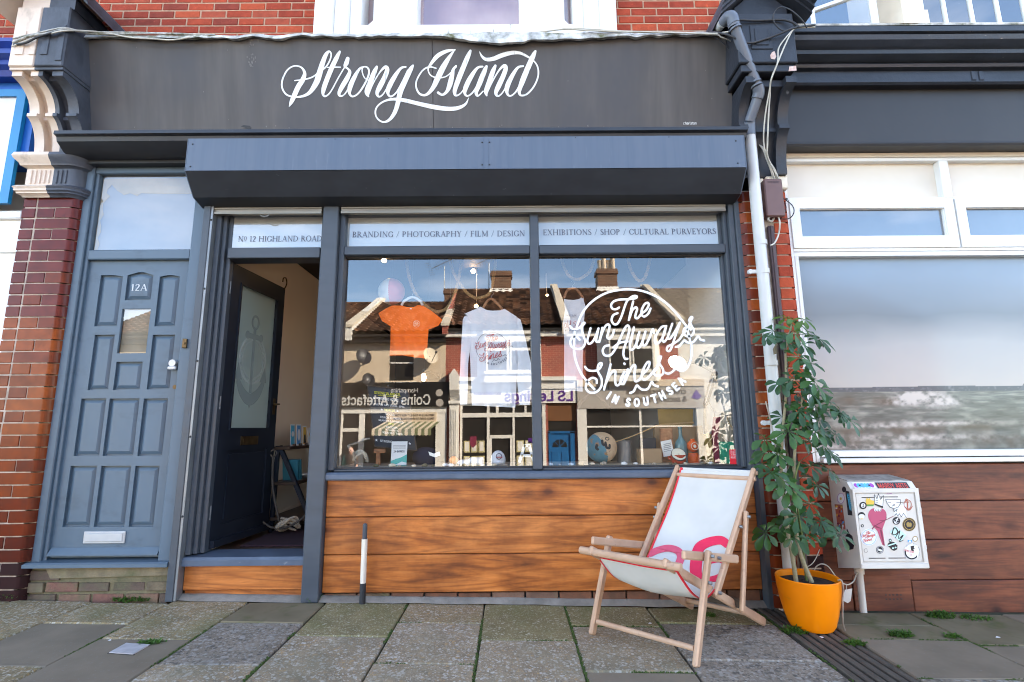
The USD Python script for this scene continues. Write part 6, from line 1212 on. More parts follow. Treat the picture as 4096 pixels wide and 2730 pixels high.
ss_(unary_union([Polygon([(340, 845), (352, 850), (385, 925), (430, 960), (460, 1100), (445, 1165), (390, 1180), (345, 1140), (322, 960), (345, 930)])]), 'st_black', label='torn black sticker low on the side')
uc = thing('cable', 'thin white cable looping from behind the orange pot to the meter box pipe', 'cable', (2.2, -.1, .2))
W2 = lambda x, y, Y: at((3000 + x * .59307) / 1.740757, (1800 + y * .59307) / 1.740757, Y)
part('strand', tube(spline([W2(470, 672, -.10), W2(440, 740, -.12), W2(405, 780, -.14), W2(350, 800, -.12)], 5), .003, 6), 'cable_white', uc)
part('strand', tube(spline([W2(430, 830, -.14), W2(445, 790, -.16), W2(485, 770, -.18), W2(530, 790, -.18), W2(575, 850, -.18), W2(620, 895, -.17), W2(660, 910, -.16), W2(700, 885, -.14), W2(718, 840, -.12), W2(745, 808, -.08), W2(800, 800, -.05)], 5), .0038, 6), 'cable_white', uc)
tg_ = thing('paper_tag', 'pale paper tag tied to the white cable beside the meter box pipe', 'tag', (2.33, -.18, .1))
part('tie', tube([W2(652, 905, -.175), W2(650, 950, -.18)], .0022, 5), 'cable_white', tg_); part('tag', hull([W2(640, 945, -.18), W2(690, 935, -.18), W2(680, 1020, -.19), W2(660, 1035, -.19), W2(622, 1015, -.185), W2(655, 985, -.176)]), 'box_cream', tg_)

# ================================================================ weeds
rw = random.Random(9)
def weed(label, cx, cy, spread, n, h, leafy_=True):
    ms = []
    for k in range(n):
        a, r = rw.uniform(0, 6.28), spread * math.sqrt(rw.random()); x, y = cx + r * math.cos(a), cy + r * .45 * math.sin(a); g = gz(x) - .004; hh = h * rw.uniform(.4, 1.1) * (1 - .5 * r / spread)
        dx, dy = rw.gauss(0, .5) * hh, rw.gauss(-.1, .4) * hh; w = (.0045 if leafy_ else .0022) * rw.uniform(.7, 1.3)
        t = rw.uniform(0, 3.14); s = np.array([math.cos(t), math.sin(t), 0]) * w; p0 = np.array([x, y, g]); p1 = p0 + np.array([dx * .5, dy * .5, hh * .75]); p2 = p0 + np.array([dx, dy, hh])
        ms.append((np.array([p0 - s * .5, p0 + s * .5, p1 - s, p1 + s, p2]), np.array([[0, 1, 3], [0, 3, 2], [2, 3, 4]])))
        if leafy_:
            for q in range(2):
                c = p1 + np.array([rw.gauss(0, .008), rw.gauss(0, .008), rw.uniform(-.006, .01)]); u = np.array([rw.gauss(0, 1), rw.gauss(0, 1), rw.uniform(-.2, .6)]); u /= np.linalg.norm(u); z_ = np.cross(u, [0, 0, 1.0]); z_ /= np.linalg.norm(z_) + 1e-6
                ms.append((np.array([c, c + u * .008 + z_ * .005, c + u * .017, c + u * .008 - z_ * .005]), np.array([[0, 1, 2], [0, 2, 3]])))
    solo('weed_clump', join(ms), 'weed_green', label, 'weed')
GP = lambda px, py: (lambda d: EYE + d * ((-.02 - EYE[2]) / d[2]))(ray(px, py))
for label, px, py, sp_, n, h in [('bushy green weed at the foot of the dark glazed pilaster', 62, 1388, .13, 260, .085), ('grassy green weed in front of the pilaster at the left edge', 20, 1404, .12, 200, .07), ('low green weed below the brick plinth, left of the doorway post', 318, 1394, .13, 190, .035), ('small grass tuft at the foot of the post between door and window', 733, 1388, .035, 70, .06),
     ('green weed along the foot of the dark red planks', 2158, 1402, .09, 140, .05), ('sparse weed at the foot of the planks near the right edge', 2240, 1404, .10, 80, .03), ('tuft of green weed in the slab joint right of the pot', 2068, 1447, .07, 120, .04), ('small weed in the joint at the right side of the pavement', 2185, 1447, .05, 50, .025), ('weed beside the drain channel in front of the pot', 1962, 1470, .06, 110, .035), ('weed growing under the orange pot on the chair side', 1830, 1444, .09, 130, .04), ('tiny weed under the rear of the deckchair', 1632, 1412, .03, 40, .03), ('moss tuft beside the white stop tap cover', 345, 1502, .07, 120, .014)]:
    q = GP(px, py); weed(label, q[0], min(q[1], -.03), sp_, n, h)
lt = []
for label, px, py, s in (('white crumb of litter on the slab under the deckchair', 1494, 1433, .014), ('pale leaf on the pavement in front of the drain channel', 1886, 1457, .018), ('pale dry leaf on the slab near the right edge', 2291, 1448, .016), ('white chip lying on the slab left of the stop tap cover', 248, 1500, .010)):
    q = GP(px, py); solo('litter', hull([[q[0] - s, q[1], gz(q[0]) + .002], [q[0] + s, q[1] + .2 * s, gz(q[0]) + .003], [q[0], q[1] + s * .7, gz(q[0]) + .006], [q[0] + .3 * s, q[1] - s * .6, gz(q[0]) + .004], [q[0], q[1], gz(q[0]) - .001]]), 'poster_sheet', label, 'litter')

# ================================================================ inside the shop
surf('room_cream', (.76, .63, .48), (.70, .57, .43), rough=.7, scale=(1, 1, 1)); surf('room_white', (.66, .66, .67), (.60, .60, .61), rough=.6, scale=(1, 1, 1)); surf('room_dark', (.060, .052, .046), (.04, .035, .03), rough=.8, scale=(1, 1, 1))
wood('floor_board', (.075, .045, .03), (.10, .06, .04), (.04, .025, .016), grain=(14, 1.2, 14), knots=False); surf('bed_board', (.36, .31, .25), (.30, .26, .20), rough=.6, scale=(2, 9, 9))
surf('mat_plum', (.045, .018, .026), (.03, .012, .018), rough=.95, scale=(60, 60, 60))
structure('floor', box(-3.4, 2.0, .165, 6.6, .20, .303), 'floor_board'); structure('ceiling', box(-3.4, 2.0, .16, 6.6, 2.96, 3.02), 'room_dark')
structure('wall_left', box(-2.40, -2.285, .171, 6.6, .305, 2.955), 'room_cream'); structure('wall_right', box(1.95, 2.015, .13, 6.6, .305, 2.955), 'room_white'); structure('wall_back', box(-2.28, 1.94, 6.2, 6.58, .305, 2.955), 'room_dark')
solo('door_mat', box(-2.1, -1.3, .35, 1.25, .303, .315, .004), 'mat_plum', 'dark plum door mat inside the open doorway', 'mat')
solo('skirting_board', box(-2.284, -2.268, .2, 5.5, .304, .42, .004), 'room_cream', 'cream skirting board along the inside wall behind the ladder shelf', 'skirting')
db = thing('display_bed', 'pale display platform inside the shop window, lined with stones and curios', 'display platform', (.2, .3, .9))
part('platform', box(-1.325, 1.73, .085, .62, .85, .912, .004), 'bed_board', db); part('front_board', box(-1.325, 1.73, .60, .62, .31, .849), 'room_dark', db); part('side_board', box(-1.335, -1.325, .09, .62, .31, .912), 'room_dark', db)
part('end_panel', box(1.732, 1.75, .085, 1.0, .31, 2.955), 'room_white', db)
cK = lambda x, y, Y: at((1050 + x * .41459) / 1.740757, (1600 + y * .41459) / 1.740757, Y)
sl = thing('ladder_shelf', 'black A framed ladder shelf with wooden boards against the cream wall inside', 'shelf', (-2.0, 1.3, .305))
for Y in (.93, 1.80):
    part('upright', bar((-2.13, Y, .303), (-2.12, Y, 1.05), .04, .035, (0, 1, 0)), 'shop_door_paint', sl); part('sloping_leg', bar((-2.105, Y, 1.05), (-1.74, Y, .310), .045, .035, (0, 1, 0)), 'shop_door_paint', sl)
for z, x1 in ((1.045, -2.00), (.735, -1.93), (.43, -1.80)): part('shelf_board', box(-2.16, x1, .90, 1.84, z - .03, z, .004), 'dark_wood', sl)
for k, (y0, w, h, m) in enumerate(((.955, .125, .20, 'st_cyan'), (1.09, .135, .20, 'st_blue'), (1.235, .12, .185, 'st_yellow'), (1.36, .12, .17, 'st_white'))):
    cd = thing('greeting_card', ['teal greeting card at the near end of the top shelf', 'blue greeting card with a white oval on the top shelf', 'yellow and black greeting card on the top shelf', 'white greeting card with a small yellow motif on the top shelf'][k], 'card', (-2.03, y0, 1.046))
    FR = ((-2.02, y0, 1.046), np.array([-.10, .995, 0]), np.array([-.06, 0, 1.0])); c_ = part('card', flat(sbox(0, 0, w, h), FR, .002), 'st_white', cd); part('print', flat(sbox(.012, .012, w - .012, h - .012), FR, .0006, .002), m, c_)
    part('motif', flat([EL(w / 2, h * .55, .035, .025), EL(w / 2, h / 2, .04, .055), Polygon([(.02, .02), (w - .02, .02), (w / 2 + .02, .1), (w / 2 - .02, .1)]), EL(w / 2, h * .6, .014, .016)][k], FR, .0006, .0028), ['st_white', 'st_white', 'st_black', 'st_yellow'][k], c_)
    part('clip', box(-2.02, -2.00, y0 + w / 2 - .015, y0 + w / 2 + .015, 1.046, 1.066), 'dark_wood', cd)
plain('teal_book', (.03, .16, .20), .5)
for k in range(3):
    b = thing('book', ['nearest teal paperback leaning on the middle shelf against the upright', 'middle one of the three teal paperbacks on the shelf', 'farthest of the three teal paperbacks on the shelf'][k], 'book', (-2.0, 1.0 + .035 * k, .736), group='teal books leaning on the ladder shelf')
    part('cover', obox((-2.03, 1.02 + .036 * k, .83), (.07, 0, 0), (0, .009, 0), (0, -.018, .092)), 'teal_book', b)
solo('plate', lathe((-2.02, 1.42, .736), [(.0, .004), (.08, .004), (.11, .022), (.113, .022), (.085, .0), (.0, .0)], 24), 'room_white', 'white plate on the middle shelf behind the sloping black leg', 'plate', smooth=40)
def twist(pts, r, strands=3, pitch=.06, k=8):
    P3 = spline(pts, k); L_ = np.concatenate([[0], np.cumsum(np.linalg.norm(np.diff(P3, axis=0), axis=1))]); n = max(int(L_[-1] / .010), 8)
    s = np.linspace(0, L_[-1], n); Q = np.stack([np.interp(s, L_, P3[:, i]) for i in range(3)], 1); T = np.gradient(Q, axis=0); T /= np.linalg.norm(T, axis=1, keepdims=True) + 1e-9
    a, b = frame_axes(T[0]); A, B = [], []
    for t in T:
        a = a - t * (a @ t); a /= np.linalg.norm(a); A.append(a); B.append(np.cross(t, a))
    A, B = np.array(A), np.array(B); ms = []
    for j in range(strands):
        ph = s / pitch * 2 * math.pi + j * 2 * math.pi / strands; ms.append(tube(Q + r * .52 * (np.cos(ph)[:, None] * A + np.sin(ph)[:, None] * B), r * .56, 6))
    return join(ms)
surf('rope_tan', (.42, .28, .13), (.30, .19, .08), rough=.9, scale=(60, 60, 60)); surf('rope_white', (.62, .54, .42), (.46, .39, .29), rough=.9, scale=(60, 60, 60))
ac = (-1.93, .80, .42)
solo('rope_knot', join(*[twist([(ac[0] + .07 * math.cos(t + k) * (1 + .2 * k % .3), ac[1] + .05 * math.sin(t * 1.3 + k), ac[2] - .05 + .035 * math.sin(2 * t + k) + .015 * k) for t in np.linspace(0, 5.6, 9)], .011, 3, .05, 4) for k in range(4)]), 'rope_white', 'knotted pale rope lying at the foot of the ladder shelf', 'rope')
solo('iron_anchor', join(tube(spline([(-2.10, .80, .95), (-2.08, .79, .70), (-2.0, .78, .42)], 4), .010, 8), tube(spline([(-2.18, .76, .46), (-2.06, .76, .375), (-1.93, .76, .37), (-1.80, .76, .44), (-1.75, .77, .52)], 4), .009, 8), _t if False else tube(spline([(-2.10, .80, .95), (-2.13, .80, .99), (-2.10, .80, 1.02), (-2.07, .80, .99), (-2.10, .80, .95)], 3), .006, 6)), 'iron_channel', 'grey iron anchor leaning against the ladder shelf behind the rope', 'anchor', smooth=50)

# ---------------------------------------------------------------- hanging in the window
cA_ = lambda x, y, Y: at((1350 + x * .43360) / 1.740757, (1020 + y * .43360) / 1.740757, Y); cB_ = lambda x, y, Y: at((2140 + x * .34849) / 1.740757, (1010 + y * .34849) / 1.740757, Y)
cC_ = lambda x, y, Y: at((1330 + x * .25510) / 1.740757, (1500 + y * .25510) / 1.740757, Y); cD_ = lambda x, y, Y: at((1750 + x * .28699) / 1.740757, (1450 + y * .28699) / 1.740757, Y)
cE_ = lambda x, y, Y: at((2150 + x * .22321) / 1.740757, (1550 + y * .22321) / 1.740757, Y); cF_ = lambda x, y, Y: at((2550 + x * .31888) / 1.740757, (1400 + y * .31888) / 1.740757, Y)
def outline(crop, pts, Y): return Polygon([(lambda q: (q[0], q[2]))(crop(x, y, Y)) for x, y in pts])
def cloth(poly, Y, thick=.02, cell=.018, seed=0.0, fold=.008):
    """a hanging garment: puffed front and back skins that meet at the outline"""
    x0, z0, x1, z1 = poly.bounds; ms = []; ring = poly.exterior
    def yy(x, z, s):
        d = ring.distance(Point(x, z)); puff = thick * math.sqrt(min(d, .05) / .05)
        w = fold * (math.sin(x * 55 + 3 * math.sin(z * 6 + seed) + seed) * (.3 + .7 * (z1 - z) / (z1 - z0)) + 1.3 * (meshkit.noise(np.array([x * 9, z * 5, seed])) - .5))
        return Y + s * puff * .5 + w * min(1, d / .03)
    for i in range(int((x1 - x0) / cell) + 1):
        for j in range(int((z1 - z0) / cell) + 1):
            for q in polys(poly.intersection(sbox(x0 + i * cell, z0 + j * cell, x0 + (i + 1) * cell, z0 + (j + 1) * cell))):
                c = list(q.exterior.coords[:-1])
                for s in (-1, 1):
                    v = np.array([[x, yy(x, z, s), z] for x, z in c]); f = np.array([[0, k, k + 1] for k in range(1, len(c) - 1)]); ms.append((v, f))
    v, f = join(ms); m = trimesh.Trimesh(v, f, process=False); m.merge_vertices(digits_vertex=5); return np.asarray(m.vertices), np.asarray(m.faces)
surf('orange_cotton', (.95, .16, .002), (.90, .135, .002), rough=.85, scale=(6, 6, 6)); surf('white_cotton', (.74, .75, .80), (.68, .69, .74), rough=.85, scale=(4, 4, 4)); plain('print_red', (.40, .035, .05), .7); plain('print_navy', (.02, .03, .07), .7); plain('print_pale', (.85, .60, .40), .7)
def hanger(name, label, crop, pts, Y, m, hook=.10):
    P3 = [crop(x, y, Y) for x, y in pts]; h = thing(name, label, 'hanger', P3[len(P3) // 2]); top = P3[len(P3) // 2]
    part('shoulder', tube(spline(P3, 5), .011, 8), m, h, smooth=50); part('hook', tube(spline([top, top + np.array([0, 0, .025]), top + np.array([.018, 0, .045]), top + np.array([.0, 0, .065]), top + np.array([-.012, 0, .055])], 4), .0022, 6), 'galvanised', h)
    part('thread', tube([top + np.array([0, 0, .06]), np.array([top[0], Y, 2.955])], .0010, 4), 'galvanised', h)
ot = thing('orange_tshirt', 'small bright orange tee shirt hanging in the left display pane', 'tee shirt', cA_(650, 700, .25))
tee = outline(cA_, [(375, 540), (440, 500), (500, 470), (590, 468), (640, 482), (700, 484), (740, 466), (785, 468), (870, 520), (970, 600), (930, 655), (840, 690), (832, 800), (820, 958), (700, 945), (600, 928), (480, 932), (487, 800), (490, 660), (412, 612)], .25)
part('body', cloth(tee, .25, .03, seed=1.0), 'orange_cotton', ot, smooth=True)
c = cA_(728, 637, .22); part('print', flat(unary_union([_ring(c[0], c[2], .028, .028, .002, .002), *[mono([(c[0] - .02 + .004 * k, c[2] + .014 - .012 * r + .005 * math.sin(k * 2.4 + r)) for k in range(10)], .0025, 3) for r in range(3)]]), front(.222), .0006), 'print_pale', ot)
q = cA_(675, 497, .22); part('neck_label', flat(sbox(q[0] - .007, q[2] - .004, q[0] + .007, q[2] + .004), front(.222), .0006), 'vinyl_white', ot)
hanger('hanger', 'white clothes hanger holding the orange tee shirt', cA_, [(590, 468), (620, 425), (690, 392), (760, 425), (785, 468)], .25, 'white_plastic')
ls = thing('white_long_sleeve', 'white long sleeved top with red script hanging beside the mullion', 'top', cA_(1450, 900, .3))
part('body', cloth(outline(cA_, [(1320, 478), (1370, 508), (1430, 517), (1500, 512), (1540, 498), (1650, 570), (1680, 640), (1680, 860), (1660, 1000), (1640, 1410), (1440, 1400), (1240, 1390), (1225, 1000), (1215, 830), (1200, 600), (1172, 545)], .30), .30, .035, seed=2.0, fold=.010), 'white_cotton', ls, smooth=True)
part('sleeve', cloth(outline(cA_, [(1180, 545), (1225, 620), (1232, 800), (1205, 1000), (1203, 1200), (1196, 1380), (1130, 1383), (1124, 1200), (1140, 850), (1156, 600)], .29), .29, .03, seed=3.0), 'white_cotton', ls, smooth=True)
part('sleeve', cloth(outline(cA_, [(1655, 575), (1690, 600), (1740, 800), (1785, 1000), (1790, 1200), (1772, 1385), (1680, 1385), (1655, 1150), (1662, 950), (1645, 800)], .29), .29, .03, seed=4.0), 'white_cotton', ls, smooth=True)
lm = lambda x, y: (lambda q: (q[0], q[2]))(at((1840 + (855 + (x - 800) * .62) * .15309) / 1.740757, (1270 + (735 + (y - 640) * .62) * .15309) / 1.740757, .262))
a, b = sun_motif(26, 17); part('print', flat(place(a, lm), front(.270), .0006), 'print_red', ls); part('print', flat(place(b, lm), front(.270), .0006), 'print_navy', ls)
hanger('hanger', 'wooden clothes hanger holding the white long sleeved top', cA_, [(1345, 488), (1380, 430), (1420, 408), (1465, 440), (1520, 500)], .30, 'hanger_wood')
hanger('hanger', 'bare wooden hanger hanging behind the orange tee shirt sleeve', cA_, [(930, 590), (985, 565), (1040, 570), (1075, 640)], .40, 'hanger_wood')
vt = thing('white_vest', 'white sleeveless vest with small red and navy print hanging right of the mullion', 'vest', cB_(450, 900, .3))
part('body', cloth(outline(cB_, [(330, 535), (380, 545), (450, 548), (510, 535), (555, 500), (562, 560), (580, 620), (572, 700), (560, 800), (556, 1000), (548, 1300), (548, 1600), (440, 1590), (335, 1608), (333, 1300), (335, 1000), (322, 800), (345, 660)], .30), .30, .03, seed=5.0), 'white_cotton', vt, smooth=True)
q = cB_(345, 735, .265); part('print', text('STRONG ISLAND', .014, ((q[0], .268, q[2]), (1, 0, 0), (0, 0, 1)), width=.095, depth=.0006), 'print_navy', vt); q = cB_(345, 905, .265); part('print', text('& STAY TRUE', .011, ((q[0], .268, q[2]), (1, 0, 0), (0, 0, 1)), width=.09, depth=.0006), 'print_navy', vt)
part('print', flat(unary_union([mono([(lambda p: (p[0], p[2]))(cB_(x, y, .265)) for x, y in l], .0028, 4) for l in ([(335, 850), (350, 810), (365, 850), (340, 870)], [(370, 780), (372, 860)], [(400, 830), (380, 850), (395, 870), (412, 780), (410, 866)], [(470, 790), (440, 810), (470, 830), (440, 860), (490, 860), (520, 800), (515, 865), (550, 800)])]), front(.268), .0006), 'print_red', vt)
hanger('hanger', 'wooden clothes hanger holding the white vest', cB_, [(330, 530), (370, 440), (435, 412), (490, 440), (550, 525)], .30, 'hanger_wood')
bb = thing('beach_ball', 'white and pink beach ball hanging at the top of the left display pane', 'beach ball', (-1.02, .45, 2.36))
plain('ball_white', (.70, .70, .68), .35); plain('ball_pink', (.66, .22, .24), .35)
sv, sf_ = ball((0, 0, 0), .113, 4); cen = sv[sf_].mean(1)
for m, k in (('ball_white', cen[:, 0] < -.004), ('ball_pink', cen[:, 0] >= -.004)): part('panel', (sv + np.array([-1.02, .45, 2.36]), sf_[k]), m, bb, smooth=True)
part('thread', tube([(-1.02, .45, 2.47), (-1.02, .45, 2.955)], .001, 4), 'galvanised', bb)
for label, crop, pts in (('thick rope swagged across the left display pane above the orange tee shirt', cA_, [(635, -10), (645, 120), (680, 270), (750, 400), (840, 490), (920, 525), (1000, 498), (1060, 410), (1105, 280), (1160, -10)]), ('thick rope swagged from the middle of the left pane to the mullion', cA_, [(1030, -10), (1060, 140), (1120, 250), (1190, 345), (1270, 398), (1340, 390), (1405, 350), (1440, 210), (1465, -10)]),
    ('rope swagged above the white vest at the top of the right pane', cB_, [(290, -10), (330, 160), (395, 275), (480, 312), (560, 280), (640, 200), (700, -10)]), ('rope swagged above the sun lettering at the top of the right pane', cB_, [(1050, -10), (1100, 200), (1190, 325), (1270, 270), (1340, -10)])):
    solo('rope_swag', twist([crop(x, y, .42) for x, y in pts], .014, 3, .07, 8), 'rope_tan', label, 'rope', group=None, smooth=50)
# lamps that are lit in the photograph
lamp('bulb_warm', (1.0, .62, .28), 22); lamp('bulb_amber', (1.0, .42, .10), 12); lamp('lamp_white', (1.0, .93, .78), 9)
for label, crop, x, y, Y, s in (('small lit ceiling spotlight seen at the top left of the window', cA_, 425, 52, 1.3, .026), ('small lit ceiling spotlight left of the reflected chimney', cA_, 1250, 152, 1.6, .026), ('small lit spotlight behind the shoulder of the white long sleeved top', cA_, 1278, 475, 1.6, .022), ('small lit spotlight at the left edge of the right pane', cB_, 140, 495, 1.8, .014)):
    q = crop(x, y, Y); t = thing('spotlight', label, 'spotlight', q); part('bulb', ball(q, s, 2, (1, .6, .6)), 'bulb_warm', t); part('housing', tube([q + np.array([0, .03, .01]), q + np.array([0, .09, .04])], [s * 1.05, s * .7], 12), 'room_white', t); part('stem', tube([q + np.array([0, .08, .04]), np.array([q[0], q[1] + .08, 2.955])], .006, 6), 'room_white', t)
q = cA_(795, 1130, .55); ln = thing('lantern', 'black wire frame lantern with an amber filament bulb in the left pane', 'lantern', q)
part('bulb', ball(q, .028, 2, (.8, .8, 1.3)), 'bulb_amber', ln); part('cap', cyl(q + np.array([0, 0, .035]), q + np.array([0, 0, .06]), .013, 10), 'shop_door_paint', ln)
a = [cA_(x, y, .55 + d) for x, y, d in ((760, 1170, 0), (810, 1090, 0), (860, 1085, .1), (950, 1110, .1), (945, 1150, .1), (830, 1160, 0))]
part('frame', join(*[tube([a[i], a[j]], .005, 6) for i, j in ((0, 1), (1, 2), (2, 3), (3, 4), (4, 5), (5, 0), (1, 5), (2, 4))]), 'shop_door_paint', ln); part('flex', tube(spline([q + np.array([0, 0, .06]), cA_(830, 700, .6), np.array([q[0] + .03, .62, 2.955])], 4), .003, 5), 'cable_black', ln)
# the blackboard
cb_ = [cC_(x, y, .36) for x, y in ((540, 165), (1195, 230), (1290, 1160), (660, 1130))]
bd = thing('blackboard', 'dark chalkboard of opening hours hanging crooked in the left pane', 'board', cb_[3])
ex = (cb_[1] - cb_[0]); W_ = np.linalg.norm(ex); ex /= W_; ey = cb_[0] - cb_[3]; H_ = np.linalg.norm(ey); ey /= H_
BF = (cb_[3], ex, ey); surf('slate_board', (.022, .026, .036), (.03, .034, .045), rough=.6, scale=(3, 3, 3)); plain('chalk_yellow', (.62, .60, .03), .8); plain('chalk_white', (.72, .72, .72), .8)
part('panel', flat(sbox(0, 0, W_, H_), BF, .012, -.012), 'slate_board', bd); part('frame', flat(sbox(0, 0, W_, H_).difference(sbox(.008, .008, W_ - .008, H_ - .008)), BF, .006), 'dark_wood', bd)
part('hook', tube(spline([BF[0] + ex * W_ * .5 + ey * H_, BF[0] + ex * (W_ * .5 + .008) + ey * (H_ + .012), BF[0] + ex * (W_ * .5 - .004) + ey * (H_ + .018)], 3), .002, 5), 'galvanised', bd)
star = Polygon([(math.cos(math.pi / 2 + k * math.pi / 5) * (1 if k % 2 == 0 else .42), math.sin(math.pi / 2 + k * math.pi / 5) * (1 if k % 2 == 0 else .42)) for k in range(10)])
for s, y, h, w, m in (('STRONG ISLAND CO.', .435, .022, .215, 'chalk_yellow'), ('OPENING HOURS', .39, .020, .17, 'chalk_white'), ('TUE TO SAT 10AM-6PM', .342, .015, .25, 'chalk_white'), ('NEW IN', .300, .020, .08, 'chalk_yellow'), ('HOODS', .268, .017, .07, 'chalk_white'), ('COACH JACKETS', .240, .016, .17, 'chalk_white'), ('BEANIES & BOBBLES', .214, .014, .20, 'chalk_white'), ('PFC', .190, .017, .045, 'chalk_yellow'), ('HOODIES', .163, .015, .09, 'chalk_white'), ('T SHIRTS', .140, .014, .10, 'chalk_white'), ('KIDS PFC TOPS', .117, .014, .16, 'chalk_white'), ('STRONG', .045, .017, .10, 'chalk_white')):
    part('lettering', text(s, h, (BF[0] + ex * (W_ * .47 - (.06 if s == 'STRONG' else 0)) + ey * y, ex, ey), bold=True, width=w, anchor='c', depth=.0006, lift=.0004), m, bd)
part('stars', flat(unary_union([affinity.translate(affinity.scale(star, .012, .012, origin=(0, 0)), W_ * .47 + dx, y) for dx, y in ((-.115, .398), (.115, .398), (-.065, .31), (.065, .31), (-.14, .055), (.13, .055))]), BF, .0006, .0004), 'chalk_white', bd); part('underline', flat(sbox(W_ * .47 - .08, .424, W_ * .47 + .09, .427), BF, .0006, .0004), 'chalk_yellow', bd)

# ---------------------------------------------------------------- standing on the display bed
ZB = .913
po = thing('event_poster', 'white and teal event poster card standing on the display bed', 'poster', (-.96, .28, ZB))
p0, p1 = cC_(912, 1385, .26), cC_(1160, 1385, .26); PF = (np.array([p0[0], .26, ZB]), np.array([1.0, 0, 0]), np.array([0, .1, .995])); w = p1[0] - p0[0]; h = .185
c_ = part('card', flat(sbox(0, 0, w, h), PF, .002), 'st_white', po); plain('sea_teal', (.08, .42, .38), .5); plain('stone_grey', (.35, .36, .38), .6)
part('print', flat(Polygon([(0, 0), (w, 0), (w, .085), (w * .6, .06), (w * .3, .05), (0, .035)]), PF, .0005, .002), 'sea_teal', c_); part('print', flat(Polygon([(.0, .004), (w * .4, .012), (w * .7, .03), (w, .02), (w, .004)]), PF, .0005, .0026), 'st_white', c_)
part('print', text('14 BANDS', .016, (PF[0] + PF[2] * .10 + np.array([w / 2, 0, 0]), PF[1], PF[2]), True, .085, 'c', .0005, .0028), 'print_navy', c_); part('print', flat(unary_union([sbox(.012, .15 - .010 * k, w - .012, .155 - .010 * k) for k in range(3)]), PF, .0005, .0026), 'stone_grey', c_)
solo('wooden_stand', join(box(-1.095, -1.00, .34, .37, 1.005, 1.04, .004), box(-1.075, -1.04, .34, .37, ZB, 1.005, .004)), 'hanger_wood', 'small tee shaped wooden stand behind the poster card', 'stand')
solo('rope_coil', join(*[twist([(-1.19 + .055 * math.cos(t + k * .8), .32 + .045 * math.sin(t), ZB + .025 + .07 * abs(math.sin(t * .9 + k)) + .006 * k) for t in np.linspace(0, 5.9, 10)], .009, 3, .05, 4) for k in range(4)]), 'rope_white', 'tangled coil of pale rope at the left end of the display bed', 'rope', smooth=50)
solo('driftwood', join(tube(spline([cC_(240, 1110, .3), cC_(380, 1070, .3), cC_(470, 1020, .3), cC_(590, 1000, .3)], 4), [.006 + .004 * math.sin(i * .25) for i in range(13)], 8), tube(spline([cC_(240, 1110, .3), cC_(320, 1200, .3), cC_(345, 1300, .3), cC_(370, 1385, .3)], 4), .012, 8)), 'weathered_wood', 'bleached forked driftwood at the left end of the window', 'driftwood', smooth=50)
plain('navy_wool', (.008, .010, .030), .95)
solo('navy_sweater', ball((-.69, .40, ZB + .055), .085, 3, (1.25, .8, .95)), 'navy_wool', 'rounded heap of folded navy cloth behind the poster card', 'sweater', smooth=True)
for k, (x, y) in enumerate(((1555, 1250), (1640, 1250))): q = cC_(x, y, .27); solo('price_tag', obox(q, (.021, 0, .008 * (1 if k else -1)), (0, .001, 0), (-.004, 0, .014)), 'vinyl_white', ['white price tag with red print beside the navy cloth', 'white price tag at the right of the navy cloth'][k], 'price tag')
cpq = cD_(845, 1290, .30); cap = thing('baseball_hat', 'white baseball cap with navy and red badge on the display bed', 'cap', (cpq[0], .3, ZB))
part('crown', ball((cpq[0], .30, ZB + .035), .058, 3, (1.0, 1.0, 1.25)), 'white_cotton', cap, smooth=True); part('peak', hull([(cpq[0] + .058 * math.cos(t) * 1.0, .30 - .045 - .055 * max(0, math.sin(t)), ZB + .012 + .010 * math.sin(t)) for t in np.linspace(0, math.pi, 9)] + [(cpq[0] + .05 * math.cos(t), .30 - .04 - .045 * max(0, math.sin(t)), ZB + .006) for t in np.linspace(0, math.pi, 9)]), 'white_cotton', cap)
part('badge', flat(_ring(cpq[0] + .008, ZB + .065, .024, .024, .005, .005), front(.240), .004), 'print_navy', cap); part('badge', flat(sbox(cpq[0] - .012, ZB + .055, cpq[0] + .035, ZB + .062), front(.238), .003), 'print_red', cap)
for k, (x, y, m) in enumerate(((540, 1310, 'white_cotton'), (390, 1350, 'white_cotton'))): q = cD_(x, y, .30); solo('folded_cloth', box(q[0] - .06, q[0] + .06, .24, .38, ZB, ZB + (.055 if k == 0 else .035), .014), m, ['folded pale garment beside the white cap', 'lower folded pale garment at the left of the cap'][k], 'garment')
q = cD_(225, 1330, .3); solo('orange_float', ball((q[0], .30, ZB + .034), .034, 3), 'orange_pot_glaze', 'small orange fishing float left of the folded garments', 'float', smooth=True)
solo('white_letter_a', join(*[flat(LineString([(lambda q: (q[0], q[2]))(cD_(*p, .3)) for p in l]).buffer(.011, cap_style=2), front(.30), .02) for l in ([(1140, 1395), (1215, 1150)], [(1345, 1395), (1275, 1150)], [(1170, 1300), (1320, 1300)], [(1200, 1160), (1290, 1160)])]), 'room_white', 'white wooden letter A standing beside the mullion', 'letter')
by = thing('painted_buoy', 'battered round buoy, half blue and half rusty cream with worn black letters', 'buoy', (.724, .36, ZB))
bc_, br = np.array([.724, .36, ZB + .122]), .122; sv, sf_ = ball((0, 0, 0), br, 4); ax = np.array([-.90, -.25, -.36]); ax /= np.linalg.norm(ax); cen = sv[sf_].mean(1) @ ax / br
surf('buoy_blue', (.05, .16, .22), (.08, .22, .28), rough=.6, scale=(14, 14, 14), c3=(.32, .16, .06), c3scale=(22, 22, 22), c3at=(.55, .66)); surf('buoy_cream', (.50, .34, .20), (.58, .42, .27), rough=.7, scale=(10, 10, 10), c3=(.20, .09, .035), c3scale=(26, 26, 26), c3at=(.58, .70))
